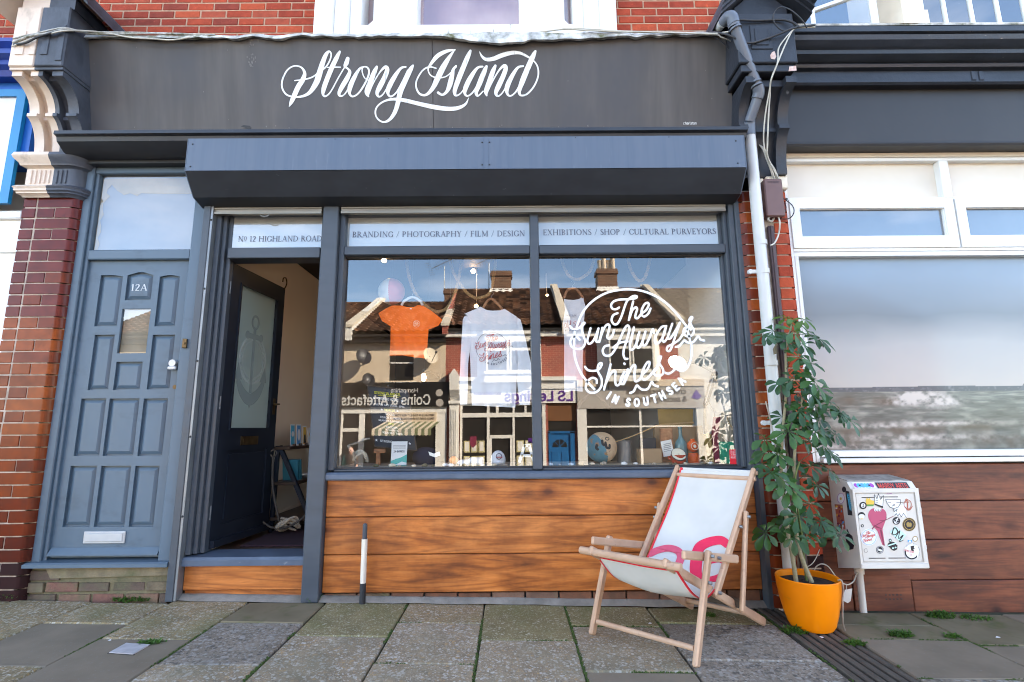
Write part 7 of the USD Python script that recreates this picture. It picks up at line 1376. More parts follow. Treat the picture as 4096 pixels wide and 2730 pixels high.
part('shell', (sv + bc_, sf_[cen > .18]), 'buoy_blue', by, smooth=True); part('shell', (sv + bc_, sf_[cen <= .18]), 'buoy_cream', by, smooth=True)
def on_ball(g):
    v, f = flat(g, ((0, 0, 0), (1, 0, 0), (0, 0, 1)), .001); m = trimesh.Trimesh(v, f, process=False).subdivide_to_size(.01); v = np.asarray(m.vertices).copy(); v[:, 1] = -np.sqrt(np.maximum(br ** 2 - v[:, 0] ** 2 - v[:, 2] ** 2, .0001)) - .0012; return v + bc_, np.asarray(m.faces)
part('worn_letters', join([on_ball(g) for g in (stroke([(-.012, .055, .012), (-.010, .03, .014), (.008, .022, .012), (.012, .04, .008)], 4), stroke([(.014, .028, .012), (.018, .004, .014), (.04, .0, .012), (.044, .02, .008)], 4), _ring(.030, .07, .018, .014, .006, .006), stroke([(-.055, .02, .01), (-.06, .0, .012), (-.05, -.01, .01)], 3))]), 'slate_board', by)
jg = cE_(1560, 1300, .42); solo('metal_jug', lathe((jg[0], .42, ZB), [(.0, .004), (.062, .0), (.062, .10), (.058, .16), (.065, .175), (.058, .172), (.05, .16), (.05, .02), (0, .01)], 30), 'galvanised', 'dull grey metal jug behind the painted buoy', 'jug', smooth=40)
solo('driftwood_stick', tube(spline([cE_(1400, 975, .30), cE_(1600, 915, .30), cE_(1850, 815, .32), cE_(2020, 740, .34), cF_(260, 950, .36), cF_(400, 935, .40), cF_(700, 915, .46)], 4), [.004 + .0002 * i for i in range(25)], 7), 'rope_tan', 'long tan driftwood stick slanting up from the painted buoy', 'stick', smooth=50)
yk = spline([cE_(x, y, .5) for x, y in ((705, 405), (770, 280), (900, 150), (1000, 60))], 4); y2 = spline([cE_(x, y, .5) for x, y in ((1000, 60), (1090, 150), (1220, 280), (1295, 390))], 4)
solo('wooden_yoke', join(tube(yk, .013, 8), tube(y2, .013, 8), tube([yk[-1], yk[-1] + np.array([0, 0, 1.45])], .0015, 4)), 'dark_wood', 'dark wooden yoke hanging above the painted buoy', 'yoke', smooth=50)
surf('cardboard', (.36, .23, .13), (.30, .19, .10), rough=.8, scale=(5, 5, 5)); surf('canvas_brown', (.34, .22, .07), (.28, .18, .055), rough=.9, scale=(9, 9, 9))
def onbed(name, label, cat, crop, x0, x1, ytop, Y, dep, m): a, b = crop(x0, ytop, Y), crop(x1, ytop, Y); return solo(name, box(a[0], b[0], Y, Y + dep, ZB, a[2], .003), m, label, cat)
onbed('cardboard_box', 'small brown cardboard box on the display bed right of the jug', 'box', cF_, 22, 305, 1245, .30, .10, 'cardboard'); onbed('cardboard_box', 'larger cardboard box standing behind the bottle', 'box', cF_, 220, 820, 955, .52, .08, 'cardboard')
solo('canvas_bag', hull([cF_(x, y, Y) for x, y in ((250, 745), (700, 745), (690, 960), (270, 960)) for Y in (.58, .61)]), 'canvas_brown', 'brown canvas bag with leather straps behind the boxes', 'bag')
onbed('black_tin', 'black tin with white lettering behind the small cardboard box', 'tin', cF_, 55, 230, 1105, .44, .07, 'slate_board')
q = cF_(60, 1165, .438); solo('tin_print', text('COLD', .02, ((q[0], .4385, q[2]), (1, 0, 0), (0, 0, 1)), True, .07, depth=.0006), 'chalk_white', 'white lettering across the front of the black tin', 'print') if False else None
onbed('wood_block', 'upright pale wooden block with a paper note pinned to it', 'block', cF_, 285, 440, 990, .36, .03, 'hanger_wood')
q = cF_(375, 1235, .33); nt = thing('paper_note', 'handwritten white note leaning on the wooden block', 'note', q); part('sheet', obox(q, (.043, 0, .008), (0, .001, 0), (-.008, .005, .06)), 'vinyl_white', nt); part('writing', join(*[obox(q + np.array([.0, -.004 + .0006 * k, .035 - .014 * k]), (.030, 0, .0055), (0, .0012, 0), (0, 0, .0015)) for k in range(5)]), 'print_navy', nt)
MATS['bottle_glass'] = usdkit.material(stage, '/World/Looks/bottle_glass', {'p': ('principled_bsdf', {'base_color': (.10, .20, .22), 'roughness': .12, 'specular_ior_level': .8})}, surface='p.BSDF')
solo('glass_bottle', lathe((1.362, .36, ZB), [(.0, .003), (.046, .0), (.05, .02), (.05, .13), (.042, .16), (.022, .185), (.014, .21), (.014, .262), (.018, .265), (.018, .28), (.0, .282)], 26), 'bottle_glass', 'blue green glass bottle with a long neck on the display bed', 'bottle', smooth=40)
surf('red_enamel', (.42, .05, .02), (.36, .04, .018), rough=.25, scale=(4, 4, 4)); surf('orange_enamel', (.72, .12, .02), (.62, .09, .015), rough=.3, scale=(4, 4, 4)); surf('cream_enamel', (.70, .66, .54), (.64, .60, .48), rough=.3, scale=(4, 4, 4))
pp = thing('enamel_pot', 'red enamel pot with its cream lid propped up facing the street', 'cooking pot', (1.296, .24, ZB)); part('bowl', lathe((1.30, .25, ZB), [(.0, .003), (.045, .0), (.056, .02), (.058, .06), (.062, .066), (.054, .064), (.05, .02), (0, .01)], 28), 'red_enamel', pp, smooth=40)
lc = np.array([1.292, .215, ZB + .072]); n_l = np.array([0, -.80, .60]); u_l = np.array([1.0, 0, 0]); v_l = np.cross(n_l, u_l)
part('lid', flat(_ell(0, 0, .055, .055, 36), (lc, u_l, -v_l), .006), 'cream_enamel', pp); part('lid_rim', flat(_ring(0, 0, .057, .057, .005, .005), (lc, u_l, -v_l), .008), 'slate_board', pp); part('knob', flat(_ell(0, 0, .007, .005), (lc, u_l, -v_l), .010), 'cardboard', pp)
part('handle', tube(spline([(1.245, .25, ZB + .05), (1.222, .24, ZB + .05), (1.22, .23, ZB + .035), (1.246, .235, ZB + .03)], 4), .006, 6), 'red_enamel', pp)
ol_ = thing('orange_lantern', 'orange enamel storm lantern beside the enamel pot', 'lantern', (1.44, .33, ZB)); part('globe', ball((1.445, .33, ZB + .128), .046, 3), 'orange_enamel', ol_, smooth=True); part('base', lathe((1.445, .33, ZB), [(.0, .0), (.048, .0), (.05, .05), (.036, .075), (0, .076)], 24), 'orange_enamel', ol_, smooth=40); part('cap', cyl((1.445, .33, ZB + .165), (1.445, .33, ZB + .185), .018, 12), 'orange_enamel', ol_); part('emblem', flat(unary_union([_ring(1.445, ZB + .128, .030, .030, .004, .004), _ell(1.445, ZB + .128, .012, .012)]), front(.284), .001), 'cream_enamel', ol_)
solo('wooden_lath', obox((1.575, .30, ZB + .115), (.006, 0, 0), (0, .01, 0), (-.012, 0, .115)), 'rope_tan', 'thin upright wooden slat right of the orange lantern', 'slat'); solo('crate', box(1.555, 1.62, .36, .46, ZB, ZB + .22, .004), 'canvas_brown', 'narrow brown crate behind the thin slat', 'crate')
wbq = np.array([1.685, .22, ZB])
fb = thing('wooden_float', 'tall weathered wooden lobster float with a green painted foot', 'float', wbq); part('upper_block', hull([[wbq[0] + sx * w, wbq[1] + sy * .035, ZB + z] for sx in (-1, 1) for sy in (-1, 1) for w, z in ((.062, .165), (.060, .22), (.022, .395))]), 'weathered_wood', fb); surf('float_green', (.02, .24, .14), (.03, .30, .18), rough=.6, scale=(12, 12, 12), c3=(.4, .38, .32), c3scale=(24, 24, 24), c3at=(.64, .72)); part('foot_band', box(wbq[0] - .063, wbq[0] + .063, wbq[1] - .036, wbq[1] + .036, ZB, ZB + .164, .004), 'float_green', fb)
part('cord', tube(spline([(wbq[0] - .012, .183, ZB + .36), (wbq[0] + .0, .180, ZB + .30), (wbq[0] + .03, .180, ZB + .26), (wbq[0] + .05, .182, ZB + .22)], 4), .003, 5), 'rope_tan', fb); part('hole', cyl((wbq[0] - .012, .19, ZB + .36), (wbq[0] - .012, .182, ZB + .36), .010, 10), 'slate_board', fb)
plain('float_maroon', (.20, .02, .05), .6); solo('wooden_float', hull([[1.64 + sx * w, .30 + sy * .02, ZB + z] for sx in (-1, 1) for sy in (-1, 1) for w, z in ((.045, .0), (.045, .22), (.02, .355))]), 'float_maroon', 'dark maroon wooden float half hidden behind the green footed one', 'float')
dl = thing('desk_lamp', 'black jointed desk lamp with a lit white shade behind the sun lettering', 'lamp', (1.56, .5, ZB))
J0, J1, J2, J3 = cF_(842, 920, .45), cF_(850, 690, .45), cF_(975, 300, .45), cF_(775, 190, .40); SHD = cF_(500, 165, .34)
part('upright', tube([np.array([J0[0], .45, ZB]), J0, J1], .012, 8), 'shop_door_paint', dl); part('lower_arm', join(tube([J1 + np.array([-.014, 0, 0]), J2 + np.array([-.022, 0, .005])], .008, 8), tube([J1 + np.array([.012, 0, 0]), J2 + np.array([.010, 0, 0])], .011, 8), ball(J2, .022, 2), ball(J1, .016, 2)), 'shop_door_paint', dl, smooth=50); part('upper_arm', join(tube([J2 + np.array([-.02, 0, .012]), J3], .006, 8), tube([J3, SHD + np.array([.05, .05, .03])], .004, 6), ball(J3, .012, 1)), 'galvanised', dl, smooth=50)
part('flex', tube(spline([J2, cF_(900, 620, .44), cF_(960, 780, .44), cF_(968, 940, .44)], 4), .003, 5), 'cable_black', dl)
n_l = np.array([-.42, -.72, -.40]); n_l /= np.linalg.norm(n_l); e1 = np.array([.85, -.2, -.52]); e1 -= n_l * (e1 @ n_l); e1 /= np.linalg.norm(e1); e2 = np.cross(n_l, e1)
part('bulb_glow', flat(_ell(0, 0, .073, .056, 36), (SHD, e1, e2), .003), 'lamp_white', dl); ring = [SHD + e1 * .076 * math.cos(t) + e2 * .059 * math.sin(t) for t in np.linspace(0, 2 * math.pi, 25)[:-1]]; bk = [SHD - n_l * .09 + e1 * .03 * math.cos(t) + e2 * .03 * math.sin(t) for t in np.linspace(0, 2 * math.pi, 25)[:-1]]
part('shade', (np.array(ring + bk), np.array([[i, (i + 1) % 24, 24 + (i + 1) % 24] for i in range(24)] + [[i, 24 + (i + 1) % 24, 24 + i] for i in range(24)])), 'shop_door_paint', dl, smooth=True)
rs_ = random.Random(21)
STONES = {'poster_sheet': 'white pebble', 'cream_stone': 'cream shell', 'weathered_wood': 'grey pebble', 'old_brick_4': 'brown pebble'}
SEEN = [(-1.05, 'the tee shaped stand'), (-.90, 'the poster card'), (-.66, 'the navy cloth'), (-.45, 'the orange float'), (-.28, 'the folded garments'), (-.06, 'the white cap'), (.10, 'the white letter A'), (.30, 'the mullion'), (.55, 'the buoy'), (.93, 'the metal jug'), (1.10, 'the small cardboard box'), (1.30, 'the enamel pot'), (1.45, 'the orange lantern'), (1.60, 'the wooden float')]
for k in range(34):
    x = -1.0 + k * .081 + rs_.uniform(-.03, .03); 
    if x > 1.66 or .62 < x < .80 and rs_.random() < .5: continue
    s = rs_.uniform(.010, .022); v, f = ball((x, rs_.uniform(.11, .17), ZB + s * .5), s, 2, (1.25, .9, .65)); v = v + .25 * s * (meshkit.noise(v * 60) - .5)[:, None]
    m_ = rs_.choice(['poster_sheet', 'cream_stone', 'weathered_wood', 'old_brick_4']); near = min(SEEN, key=lambda q: abs(q[0] - x)); side = 'in front of' if abs(near[0] - x) < .05 else ('left of' if x < near[0] else 'right of')
    solo('beach_stone', (v, f), m_, f"{'large' if s > .0175 else 'middling' if s > .0135 else 'tiny'} {STONES[m_]} on the window bed {side} {near[1]}", 'stone', group='stones and shells along the window bed', smooth=True)

# ================================================================ the far side of the street, seen in the glass
OY = -15.0
FF = lambda x, z, y=OY: (np.array([x, y, z]), np.array([-1.0, 0, 0]), np.array([0, 0, 1.0]))     # lettering that faces our side
def opx(a, b, z0, z1, y0, y1, bev=0): return box(a, b, OY - y1, OY - y0 if y0 <= 0 else OY - y0, z0, z1, bev)
def ob(x0, x1, z0, z1, out=0.0, deep=.3, bev=0.0): return box(x0, x1, OY - deep, OY + out, z0, z1, bev)
surf('far_cream', (.62, .50, .36), (.56, .45, .32), rough=.8, scale=(1, 1, 1)); surf('far_white', (.74, .71, .64), (.68, .65, .58), rough=.7, scale=(1, 1, 1)); surf('far_sill', (.60, .52, .40), (.52, .45, .34), rough=.7, scale=(2, 2, 2)); surf('far_dark', (.02, .018, .016), (.03, .026, .022), rough=.3, scale=(1, 1, 1)); plain('sign_black', (.012, .011, .010), .4); plain('sign_letter', (.55, .54, .50), .5); plain('sign_purple', (.09, .02, .22), .5); surf('sign_beige', (.42, .38, .33), (.38, .34, .30), rough=.5, scale=(1, 1, 1)); plain('sign_brown', (.12, .09, .06), .5); surf('far_blue', (.012, .10, .26), (.015, .12, .30), rough=.4, scale=(2, 2, 2)); surf('far_orange_board', (.16, .06, .015), (.13, .05, .012), rough=.6, scale=(1, 1, 1))
N_ = {'tc': ('texture_coordinate', {}), 'n': ('noise_texture', {'scale': 1.6, 'detail': 6.0}), 'w': ('white_noise_texture', {'dimensions': '3D'}), 'sn': ('vector_math', {'math_type': 'snap', 'vector2': (.30, 100.0, .155)}), 'r': ('rgb_ramp', {'ramp': [(0, (.050, .024, .013)), (.5, (.13, .062, .034)), (1, (.26, .14, .078))]}), 'x': ('mix_color', {'blend_type': 'multiply', 'fac': .7}), 'r2': ('rgb_ramp', {'ramp': [(.35, (.5, .48, .44)), (.65, (1, 1, 1))]}), 'p': ('principled_bsdf', {'roughness': .8})}
MATS['roof_tile'] = usdkit.material(stage, '/World/Looks/roof_tile', N_, [('tc.object', 'sn.vector1'), ('sn.vector', 'w.vector'), ('w.value', 'r.fac'), ('tc.object', 'n.vector'), ('n.fac', 'r2.fac'), ('r.color', 'x.a'), ('r2.color', 'x.b'), ('x.result', 'p.base_color')], surface='p.BSDF')
surf('roof_tile_pale', (.34, .29, .23), (.26, .22, .17), rough=.8, scale=(3, 3, 3))
def roof(x0, x1, ze, zr, ye, yr):
    """interlocking tiles: rounded rolls across, each course lapping the one below"""
    n = int(round(math.hypot(zr - ze, yr - ye) / .29)); nx = int((x1 - x0) / .30) * 6 + 1; xs = np.linspace(x0, x1, nx); v, f = [], []
    ph = np.abs(((xs - x0) / .30) % 1.0 - .5) * 2; wav = .075 * (1 - ph ** 2)
    up = np.array([0, zr - ze, -(yr - ye)]); up = up / np.linalg.norm(up); up = np.array([0, abs(up[1]), abs(up[2])])
    for i in range(n):
        for t, lift in ((i / n, .085), ((i + 1) / n, .0)):
            y, z = ye + (yr - ye) * t, ze + (zr - ze) * t
            v += [[x, y + up[1] * (lift + w), z + up[2] * (lift + w)] for x, w in zip(xs, wav)]
        a = 2 * i * nx
        for k in range(nx - 1):
            p = a + k; f += [[p, p + 1, p + nx + 1], [p, p + nx + 1, p + nx]]
            if i: f += [[p - nx, p - nx + 1, p + 1], [p - nx, p + 1, p]]
    return np.array(v), np.array(f)
YR = -19.0
HOUSES = [('cream', -10.6, -6.0, 4.70, 6.9, 'cream rendered terraced house at the far end of the row across the street'), ('cream', -6.0, -2.42, 4.70, 6.9, 'cream rendered terraced house with satellite dishes over the coin shop across the street'), ('brick', -2.42, 2.05, 4.90, 7.5, 'red brick terraced house with a cream bay over the lettings office across the street'), ('brick', 2.05, 6.3, 4.88, 7.5, 'red brick terraced house with a cream bay over the locksmith across the street'), ('white', 6.3, 11.0, 4.86, 7.45, 'white terraced house with a pale roof across the street'), ('brick', 11.0, 16.0, 4.86, 7.4, 'red brick terraced house at the right end of the row across the street'), ('cream', -15.5, -10.6, 4.7, 6.9, 'outermost cream terraced house of the row across the street')]
WALLM = {'cream': 'far_cream', 'brick': 'far_red_brick', 'white': 'far_white'}
H = []
for kind, x0, x1, ze, zr, label in HOUSES:
    h = thing('terraced_house', label, 'house', ((x0 + x1) / 2, OY, -1.1)); H.append(h)
    part('wall', box(x0, x1, OY - 8, OY, -1.1, ze - .05), WALLM[kind], h)
    part('roof_tiles', roof(x0 + .02, x1 - .02, ze, zr, OY + .28, YR), 'roof_tile_pale' if kind == 'white' else 'roof_tile', h, kind='stuff')
    part('roof_body', prism_x([(OY + .2, ze - .06), (YR, zr - .06), (OY - 8, ze - .06)], x0 + .02, x1 - .02), 'far_dark', h)
    part('gutter', box(x0, x1, OY + .20, OY + .36, ze - .13, ze - .03, .02), 'far_dark' if kind != 'white' else 'far_white', h); part('soffit', box(x0, x1, OY, OY + .25, ze - .32, ze - .12), 'far_dark' if kind == 'cream' else 'far_white', h)
    part('ridge', tube([(x0, YR, zr + .02), (x1, YR, zr + .02)], .09, 8), 'roof_tile', h)
def parapet(h, x, ze, zr, m, w=.26, up=.28): part('parapet', prism_x([(OY + .36, ze - .25), (OY + .40, ze + up), (YR + .1, zr + up), (YR - .3, zr + up), (YR - .3, zr - .4)], x - w / 2, x + w / 2), m, h); part('parapet_cap', prism_x([(OY + .44, ze + up - .04), (OY + .44, ze + up + .06), (YR - .3, zr + up + .10), (YR - .3, zr + up)], x - w / 2 - .04, x + w / 2 + .04), 'far_sill', h)
parapet(H[1], -6.0, 4.7, 6.9, 'far_white'); parapet(H[2], -2.42, 4.9, 7.35, 'far_red_brick', .22, .1); parapet(H[3], 2.05, 4.88, 7.5, 'far_sill'); parapet(H[4], 6.3, 4.86, 7.45, 'far_sill')
def window(h, x0, x1, z0, z1, m='far_white', bars=True, out=.02):
    w = part('window', join(flat(sbox(x0, z0, x1, z1).difference(sbox(x0 + .07, z0 + .07, x1 - .07, z1 - .07)), ((0, OY - .05, 0), (1, 0, 0), (0, 0, 1)), .08, -.04), box(x0 + .07, x1 - .07, OY - .0, OY + .03, (z0 + z1) / 2 + .15, (z0 + z1) / 2 + .20) if bars else box(x0, x1, OY, OY + .02, z0, z0 + .02)), m, h)
    part('pane', box(x0 + .06, x1 - .06, OY + .005, OY + .01, z0 + .06, z1 - .06), 'far_dark', w); part('sill', box(x0 - .06, x1 + .06, OY, OY + .10, z0 - .08, z0), m, w)
window(H[1], -4.56, -3.56, 2.92, 4.0); window(H[0], -9.2, -8.0, 2.95, 4.1); window(H[4], 7.6, 8.9, 3.0, 4.2); window(H[5], 12.4, 13.6, 3.0, 4.2); window(H[6], -13.5, -12.3, 2.95, 4.1)
def bay(h, x0, x1, z0, z1):
    b = part('bay', join(prism_z([(x0, OY), (x0 + .3, OY + .45), (x1 - .3, OY + .45), (x1, OY)], z0, z1), prism_z([(x0 - .08, OY), (x0 + .26, OY + .53), (x1 - .26, OY + .53), (x1 + .08, OY)], z1, z1 + .12)), 'far_white', h); xm = (x0 + x1) / 2
    for a, c in ((x0 + .42, xm - .08), (xm + .08, x1 - .42)):
        part('bay_glass', join(box(a, c, OY + .45, OY + .456, z0 + .45, z1 - .62), box(a, c, OY + .45, OY + .456, z1 - .52, z1 - .28)), 'far_dark', b)
    part('bay_frame', join(*[box(a, a + .05, OY + .452, OY + .49, z0 + .3, z1 - .2) for a in (x0 + .36, xm - .09, xm + .04, x1 - .41)], box(x0 + .36, x1 - .36, OY + .452, OY + .48, z1 - .62, z1 - .52), box(x0 + .3, x1 - .3, OY + .452, OY + .52, z0 + .3, z0 + .40)), 'far_white', b)
bay(H[2], -1.25, 1.15, 2.85, 4.62); bay(H[3], 3.25, 5.6, 2.85, 4.66)
N_ = {'tc': ('texture_coordinate', {}), 'm': ('mapping', {'rotation': (math.pi / 2, 0, 0)}), 'b': ('brick_texture', {'color1': (.17, .075, .036), 'color2': (.10, .045, .024), 'mortar': (.20, .14, .09), 'scale': 1.0, 'mortar_size': .008, 'brick_width': .225, 'row_height': .075}), 'p': ('principled_bsdf', {'roughness': .85})}
MATS['far_brown_brick'] = usdkit.material(stage, '/World/Looks/far_brown_brick', N_, [('tc.object', 'm.vector'), ('m.vector', 'b.vector'), ('b.color', 'p.base_color')], surface='p.BSDF')
def chimney(label, x0, x1, z0, z1, y0, pots, base=True):
    c = thing('chimney_stack', label, 'chimney', ((x0 + x1) / 2, y0, z0)); part('stack', join(box(x0, x1, y0 - .5, y0 + .15, z0, z1)), 'far_brown_brick', c); part('band', join(box(x0 - .05, x1 + .05, y0 - .55, y0 + .20, z1 - .24, z1 - .12), box(x0 - .03, x1 + .03, y0 - .53, y0 + .18, z1 - .12, z1)), 'far_brown_brick', c)
    if base: part('flashing', hull([(x0 - .14, y0 + .32, z0 - .06), (x1 + .14, y0 + .32, z0 - .06), (x0 - .02, y0 + .16, z0 + .24), (x1 + .02, y0 + .16, z0 + .24), (x0 - .14, y0 - .1, z0 - .06), (x1 + .14, y0 - .1, z0 - .06), (x0, y0, z0 + .24), (x1, y0, z0 + .24)]), 'far_white', c)
    for x, y, hh in pots: part('chimney_pot', lathe((x, y0 + y, z1), [(.10, 0), (.115, .06), (.10, .1), (.10, hh - .1), (.125, hh - .08), (.12, hh), (.08, hh)], 14), 'far_cream', c, smooth=40)
chimney('square brick chimney without pots on the roof over the lettings office', -.86, .06, 7.3, 8.38, YR + .1, [], True); chimney('brick chimney with four cream pots on the roof over the locksmith', 4.05, 4.95, 7.35, 8.45, YR + .1, [(4.2, -.05, .45), (4.38, .02, .60), (4.62, -.1, .48), (4.80, .02, .60)])
chimney('low brick chimney between the cream house and the brick house', -3.0, -2.44, 6.5, 7.52, YR + .2, [], False)
def aerial(label, x, z0, z1, y, dx):
    a = thing('tv_aerial', label, 'aerial', (x, y, z0)); part('mast', cyl((x, y, z0), (x, y, z1), .022, 6), 'galvanised', a); L_ = np.array([x + dx * .62, y, z1 - .12]), np.array([x - dx * .40, y, z1 + .42]) if False else np.array([x - dx * .62, y, z1 + .40])
    A, B = np.array([x - .62, y, z1 - .1]), np.array([x + .52, y, z1 + .45]); part('boom', cyl(A, B, .016, 6), 'galvanised', a); d = (B - A) / np.linalg.norm(B - A); n = np.array([-d[2], 0, d[0]])
    part('elements', join(*[cyl(A + d * t - n * .16 + np.array([0, -.08, 0]), A + d * t + n * .16 + np.array([0, .08, 0]), .008, 4) for t in np.linspace(.2, 1.2, 10)], *[cyl(A + d * .05 + n * (.10 * k), A + d * .05 + n * (.10 * k) - d * .22 + np.array([0, .1, 0]), .008, 4) for k in (-3, -2, -1, 1, 2, 3)]), 'galvanised', a)
aerial('television aerial standing on the low brick chimney', -3.05, 7.5, 8.68, YR, 1); aerial('television aerial beside the square brick chimney', -.98, 7.4, 8.86, YR, 1)
def dish(label, x, z, r, arm=.45):
    d = thing('satellite_dish', label, 'satellite dish', (x, OY, z)); c = np.array([x, OY + arm, z]); n = np.array([.55, .75, .35]); n /= np.linalg.norm(n); a = np.cross([0, 0, 1.0], n); a /= np.linalg.norm(a); b = np.cross(n, a); v, f = [c - n * .07], []
    for i in range(1, 5):
        for k in range(20): t = k * math.pi / 10; v.append(c + (a * math.cos(t) + b * math.sin(t) * 1.12) * r * i / 4 + n * (-.07 + .09 * (i / 4) ** 2))
    for k in range(20):
        f.append([0, 1 + k, 1 + (k + 1) % 20])
        for i in range(3): p, q = 1 + i * 20 + k, 1 + i * 20 + (k + 1) % 20; f += [[p, p + 20, q + 20], [p, q + 20, q]]
    part('reflector', (np.array(v), np.array(f)), 'ledge_paint' if x < -4 else 'far_sill', d, smooth=True); part('arm', join(cyl((x, OY, z - .18), c - n * .06, .022, 6), cyl(c - b * r * .9, c + n * .42 - b * .1, .014, 6), ball(c + n * .44 - b * .08, .05, 1)), 'ledge_paint', d)
dish('dark satellite dish on the cream wall left of the upper window', -5.37, 3.82, .29); dish('grey satellite dish on the cream wall right of the upper window', -2.95, 3.86, .29, .3); dish('lower satellite dish just above the coin shop sign', -5.2, 2.98, .24, .3)
# the coin shop
ca = thing('coin_shop', 'coin shop front with a black sign and striped awning, reflected in the left pane', 'shopfront', (-4.2, OY, -1.1))
part('sign', ob(-6.4, -2.28, 2.0, 2.90, .16, .0), 'sign_black', ca); part('lettering', text('Coins & Artefacts', .36, FF(-2.95, 2.08, OY + .165), True, 3.25, depth=.01), 'sign_letter', ca); part('lettering', text('Hampshire', .16, FF(-3.42, 2.52, OY + .165), False, .98, depth=.01), 'sign_letter', ca); part('roundel', flat(unary_union([_ell(2.62, 2.50, .13, .13), _ell(2.60, 2.14, .14, .14)]), (np.array([0, OY + .165, 0]), np.array([-1.0, 0, 0]), np.array([0, 0, 1.0])), .01), 'sign_beige', ca)
part('front_wall', join(ob(-6.3, -2.35, 1.78, 2.0, .08, .0), ob(-6.3, -6.15, -1.1, 1.8, .06, .0), ob(-5.55, -5.35, -1.1, 1.8, .06, .0), ob(-2.75, -2.35, -1.1, 1.8, .06, .0), ob(-6.2, -5.4, 1.12, 1.25, .05, .0), ob(-6.2, -2.4, -1.1, -.35, .05, .0)), 'far_white', ca); part('display_glass', ob(-6.15, -2.75, -.4, 1.8, .012, .0), 'far_dark', ca); part('notice', ob(-4.55, -2.72, 1.45, 1.80, .10, .0), 'far_cream', ca)
for k, s in enumerate(('MEDALS & EARLY HISTORY', 'SINGLE ITEMS TO WHOLE COLLECTIONS')): part('lettering', text(s, .075, FF(-2.80, 1.66 - .13 * k, OY + .105), False, 1.5, depth=.005), 'sign_brown', ca)
surf('awning_cream', (.62, .52, .38), (.56, .47, .34), rough=.8, scale=(2, 2, 2)); plain('awning_stripe', (.16, .17, .08), .8)
for k in range(18):
    x0, x1 = -4.72 + .112 * k, -4.72 + .112 * (k + 1); m = 'awning_cream' if k % 2 == 0 else 'awning_stripe'; v = [[x0 + .12, OY + .10, 1.46], [x1 + .12, OY + .10, 1.46], [x0, OY + 1.4, 1.20], [x1, OY + 1.4, 1.20], [x0, OY + 1.41, 1.0], [x1, OY + 1.41, 1.0], [(x0 + x1) / 2, OY + 1.41, .97]]
    part('awning_stripe', (np.array(v), np.array([[0, 1, 3], [0, 3, 2], [2, 3, 5], [2, 5, 4], [4, 5, 6]])), m, ca)
# the lettings office
lo = thing('lettings_office', 'cream framed lettings office with a white and purple sign, reflected at the mullion', 'shopfront', (.2, OY, -1.1))
def pilaster(par, x0, x1, z1): part('pilaster', join(ob(x0, x1, -1.1, z1, .16, .0), ob(x0 - .04, x1 + .04, z1, z1 + .10, .22, .0), *[ob(x0 + .05 + .06 * k, x0 + .08 + .06 * k, -.6, z1 - .2, .18, .0) for k in range(4)], hull([(x0, OY, z1 + .1), (x1, OY, z1 + .1), (x0, OY + .3, z1 + .5), (x1, OY + .3, z1 + .5), (x0, OY, 3.1), (x1, OY, 3.1), ((x0 + x1) / 2, OY, 3.38), ((x0 + x1) / 2, OY + .34, 3.38), (x0, OY + .34, 3.15), (x1, OY + .34, 3.15)])), 'far_white', par)
pilaster(lo, -2.24, -1.90, 2.1)
part('sign', ob(-1.88, 2.42, 2.10, 2.62, .12, .0), 'far_white', lo); part('cornice', join(ob(-1.88, 2.42, 2.62, 2.92, .16, .0), ob(-1.88, 2.42, 2.92, 3.06, .26, .0)), 'far_white', lo); part('lettering', text('LS Lettings', .36, FF(2.28, 2.18, OY + .125), True, 2.5, depth=.01), 'sign_purple', lo); part('lettering', text('and Maintenance', .12, FF(-.35, 2.42, OY + .125), False, 1.0, depth=.01), 'sign_purple', lo)
part('frame', join(ob(-1.86, -1.78, -1.1, 2.1, .06, .0), ob(-.88, -.78, -1.1, 2.1, .06, .0), ob(.06, .14, -1.1, 2.1, .06, .0), ob(1.15, 1.27, -1.1, 2.1, .06, .0), ob(-1.86, 1.27, 1.60, 1.76, .07, .0), ob(-1.86, 1.27, 2.03, 2.12, .07, .0), ob(-.8, .06, .84, .96, .06, .0), ob(-.8, -.70, -1.1, .84, .05, .0), ob(-.04, .08, -1.1, .84, .05, .0), ob(-1.86, -.78, -1.1, -.55, .06, .0), ob(.08, 1.27, -1.1, -.55, .06, .0), ob(-.55, -.45, 1.76, 2.05, .05, .0), ob(.5, .58, 1.76, 2.05, .05, .0)), 'far_white', lo); part('display_glass', ob(-1.8, 1.2, -1.0, 2.1, .012, .0), 'far_dark', lo)
surf('card_cream', (.50, .44, .22), (.44, .38, .18), rough=.7, scale=(4, 4, 4))
for (a, b) in ((-1.74, -.94), (.18, 1.1)):
    for z in (.36, -.18):
        n = 3
        for k in range(n): part('property_card', ob(a + (b - a) / n * k + .02, a + (b - a) / n * (k + 1) - .02, z - .02, z + .40, .018, .0), 'card_cream', lo); part('property_card', ob(a + (b - a) / n * k + .06, a + (b - a) / n * (k + 1) - .06, z + .03, z + .36, .022, .0), 'far_white', lo)
part('purple_notice', ob(.62, 1.1, .66, .84, .022, .0), 'sign_purple', lo); part('shield_notice', flat(Polygon([(-1.5, .62), (-1.38, .50), (-1.26, .62), (-1.26, .92), (-1.5, .92)]), (np.array([0, OY + .02, 0]), np.array([1.0, 0, 0]), np.array([0, 0, 1.0])), .004, -.004), 'float_maroon', lo)
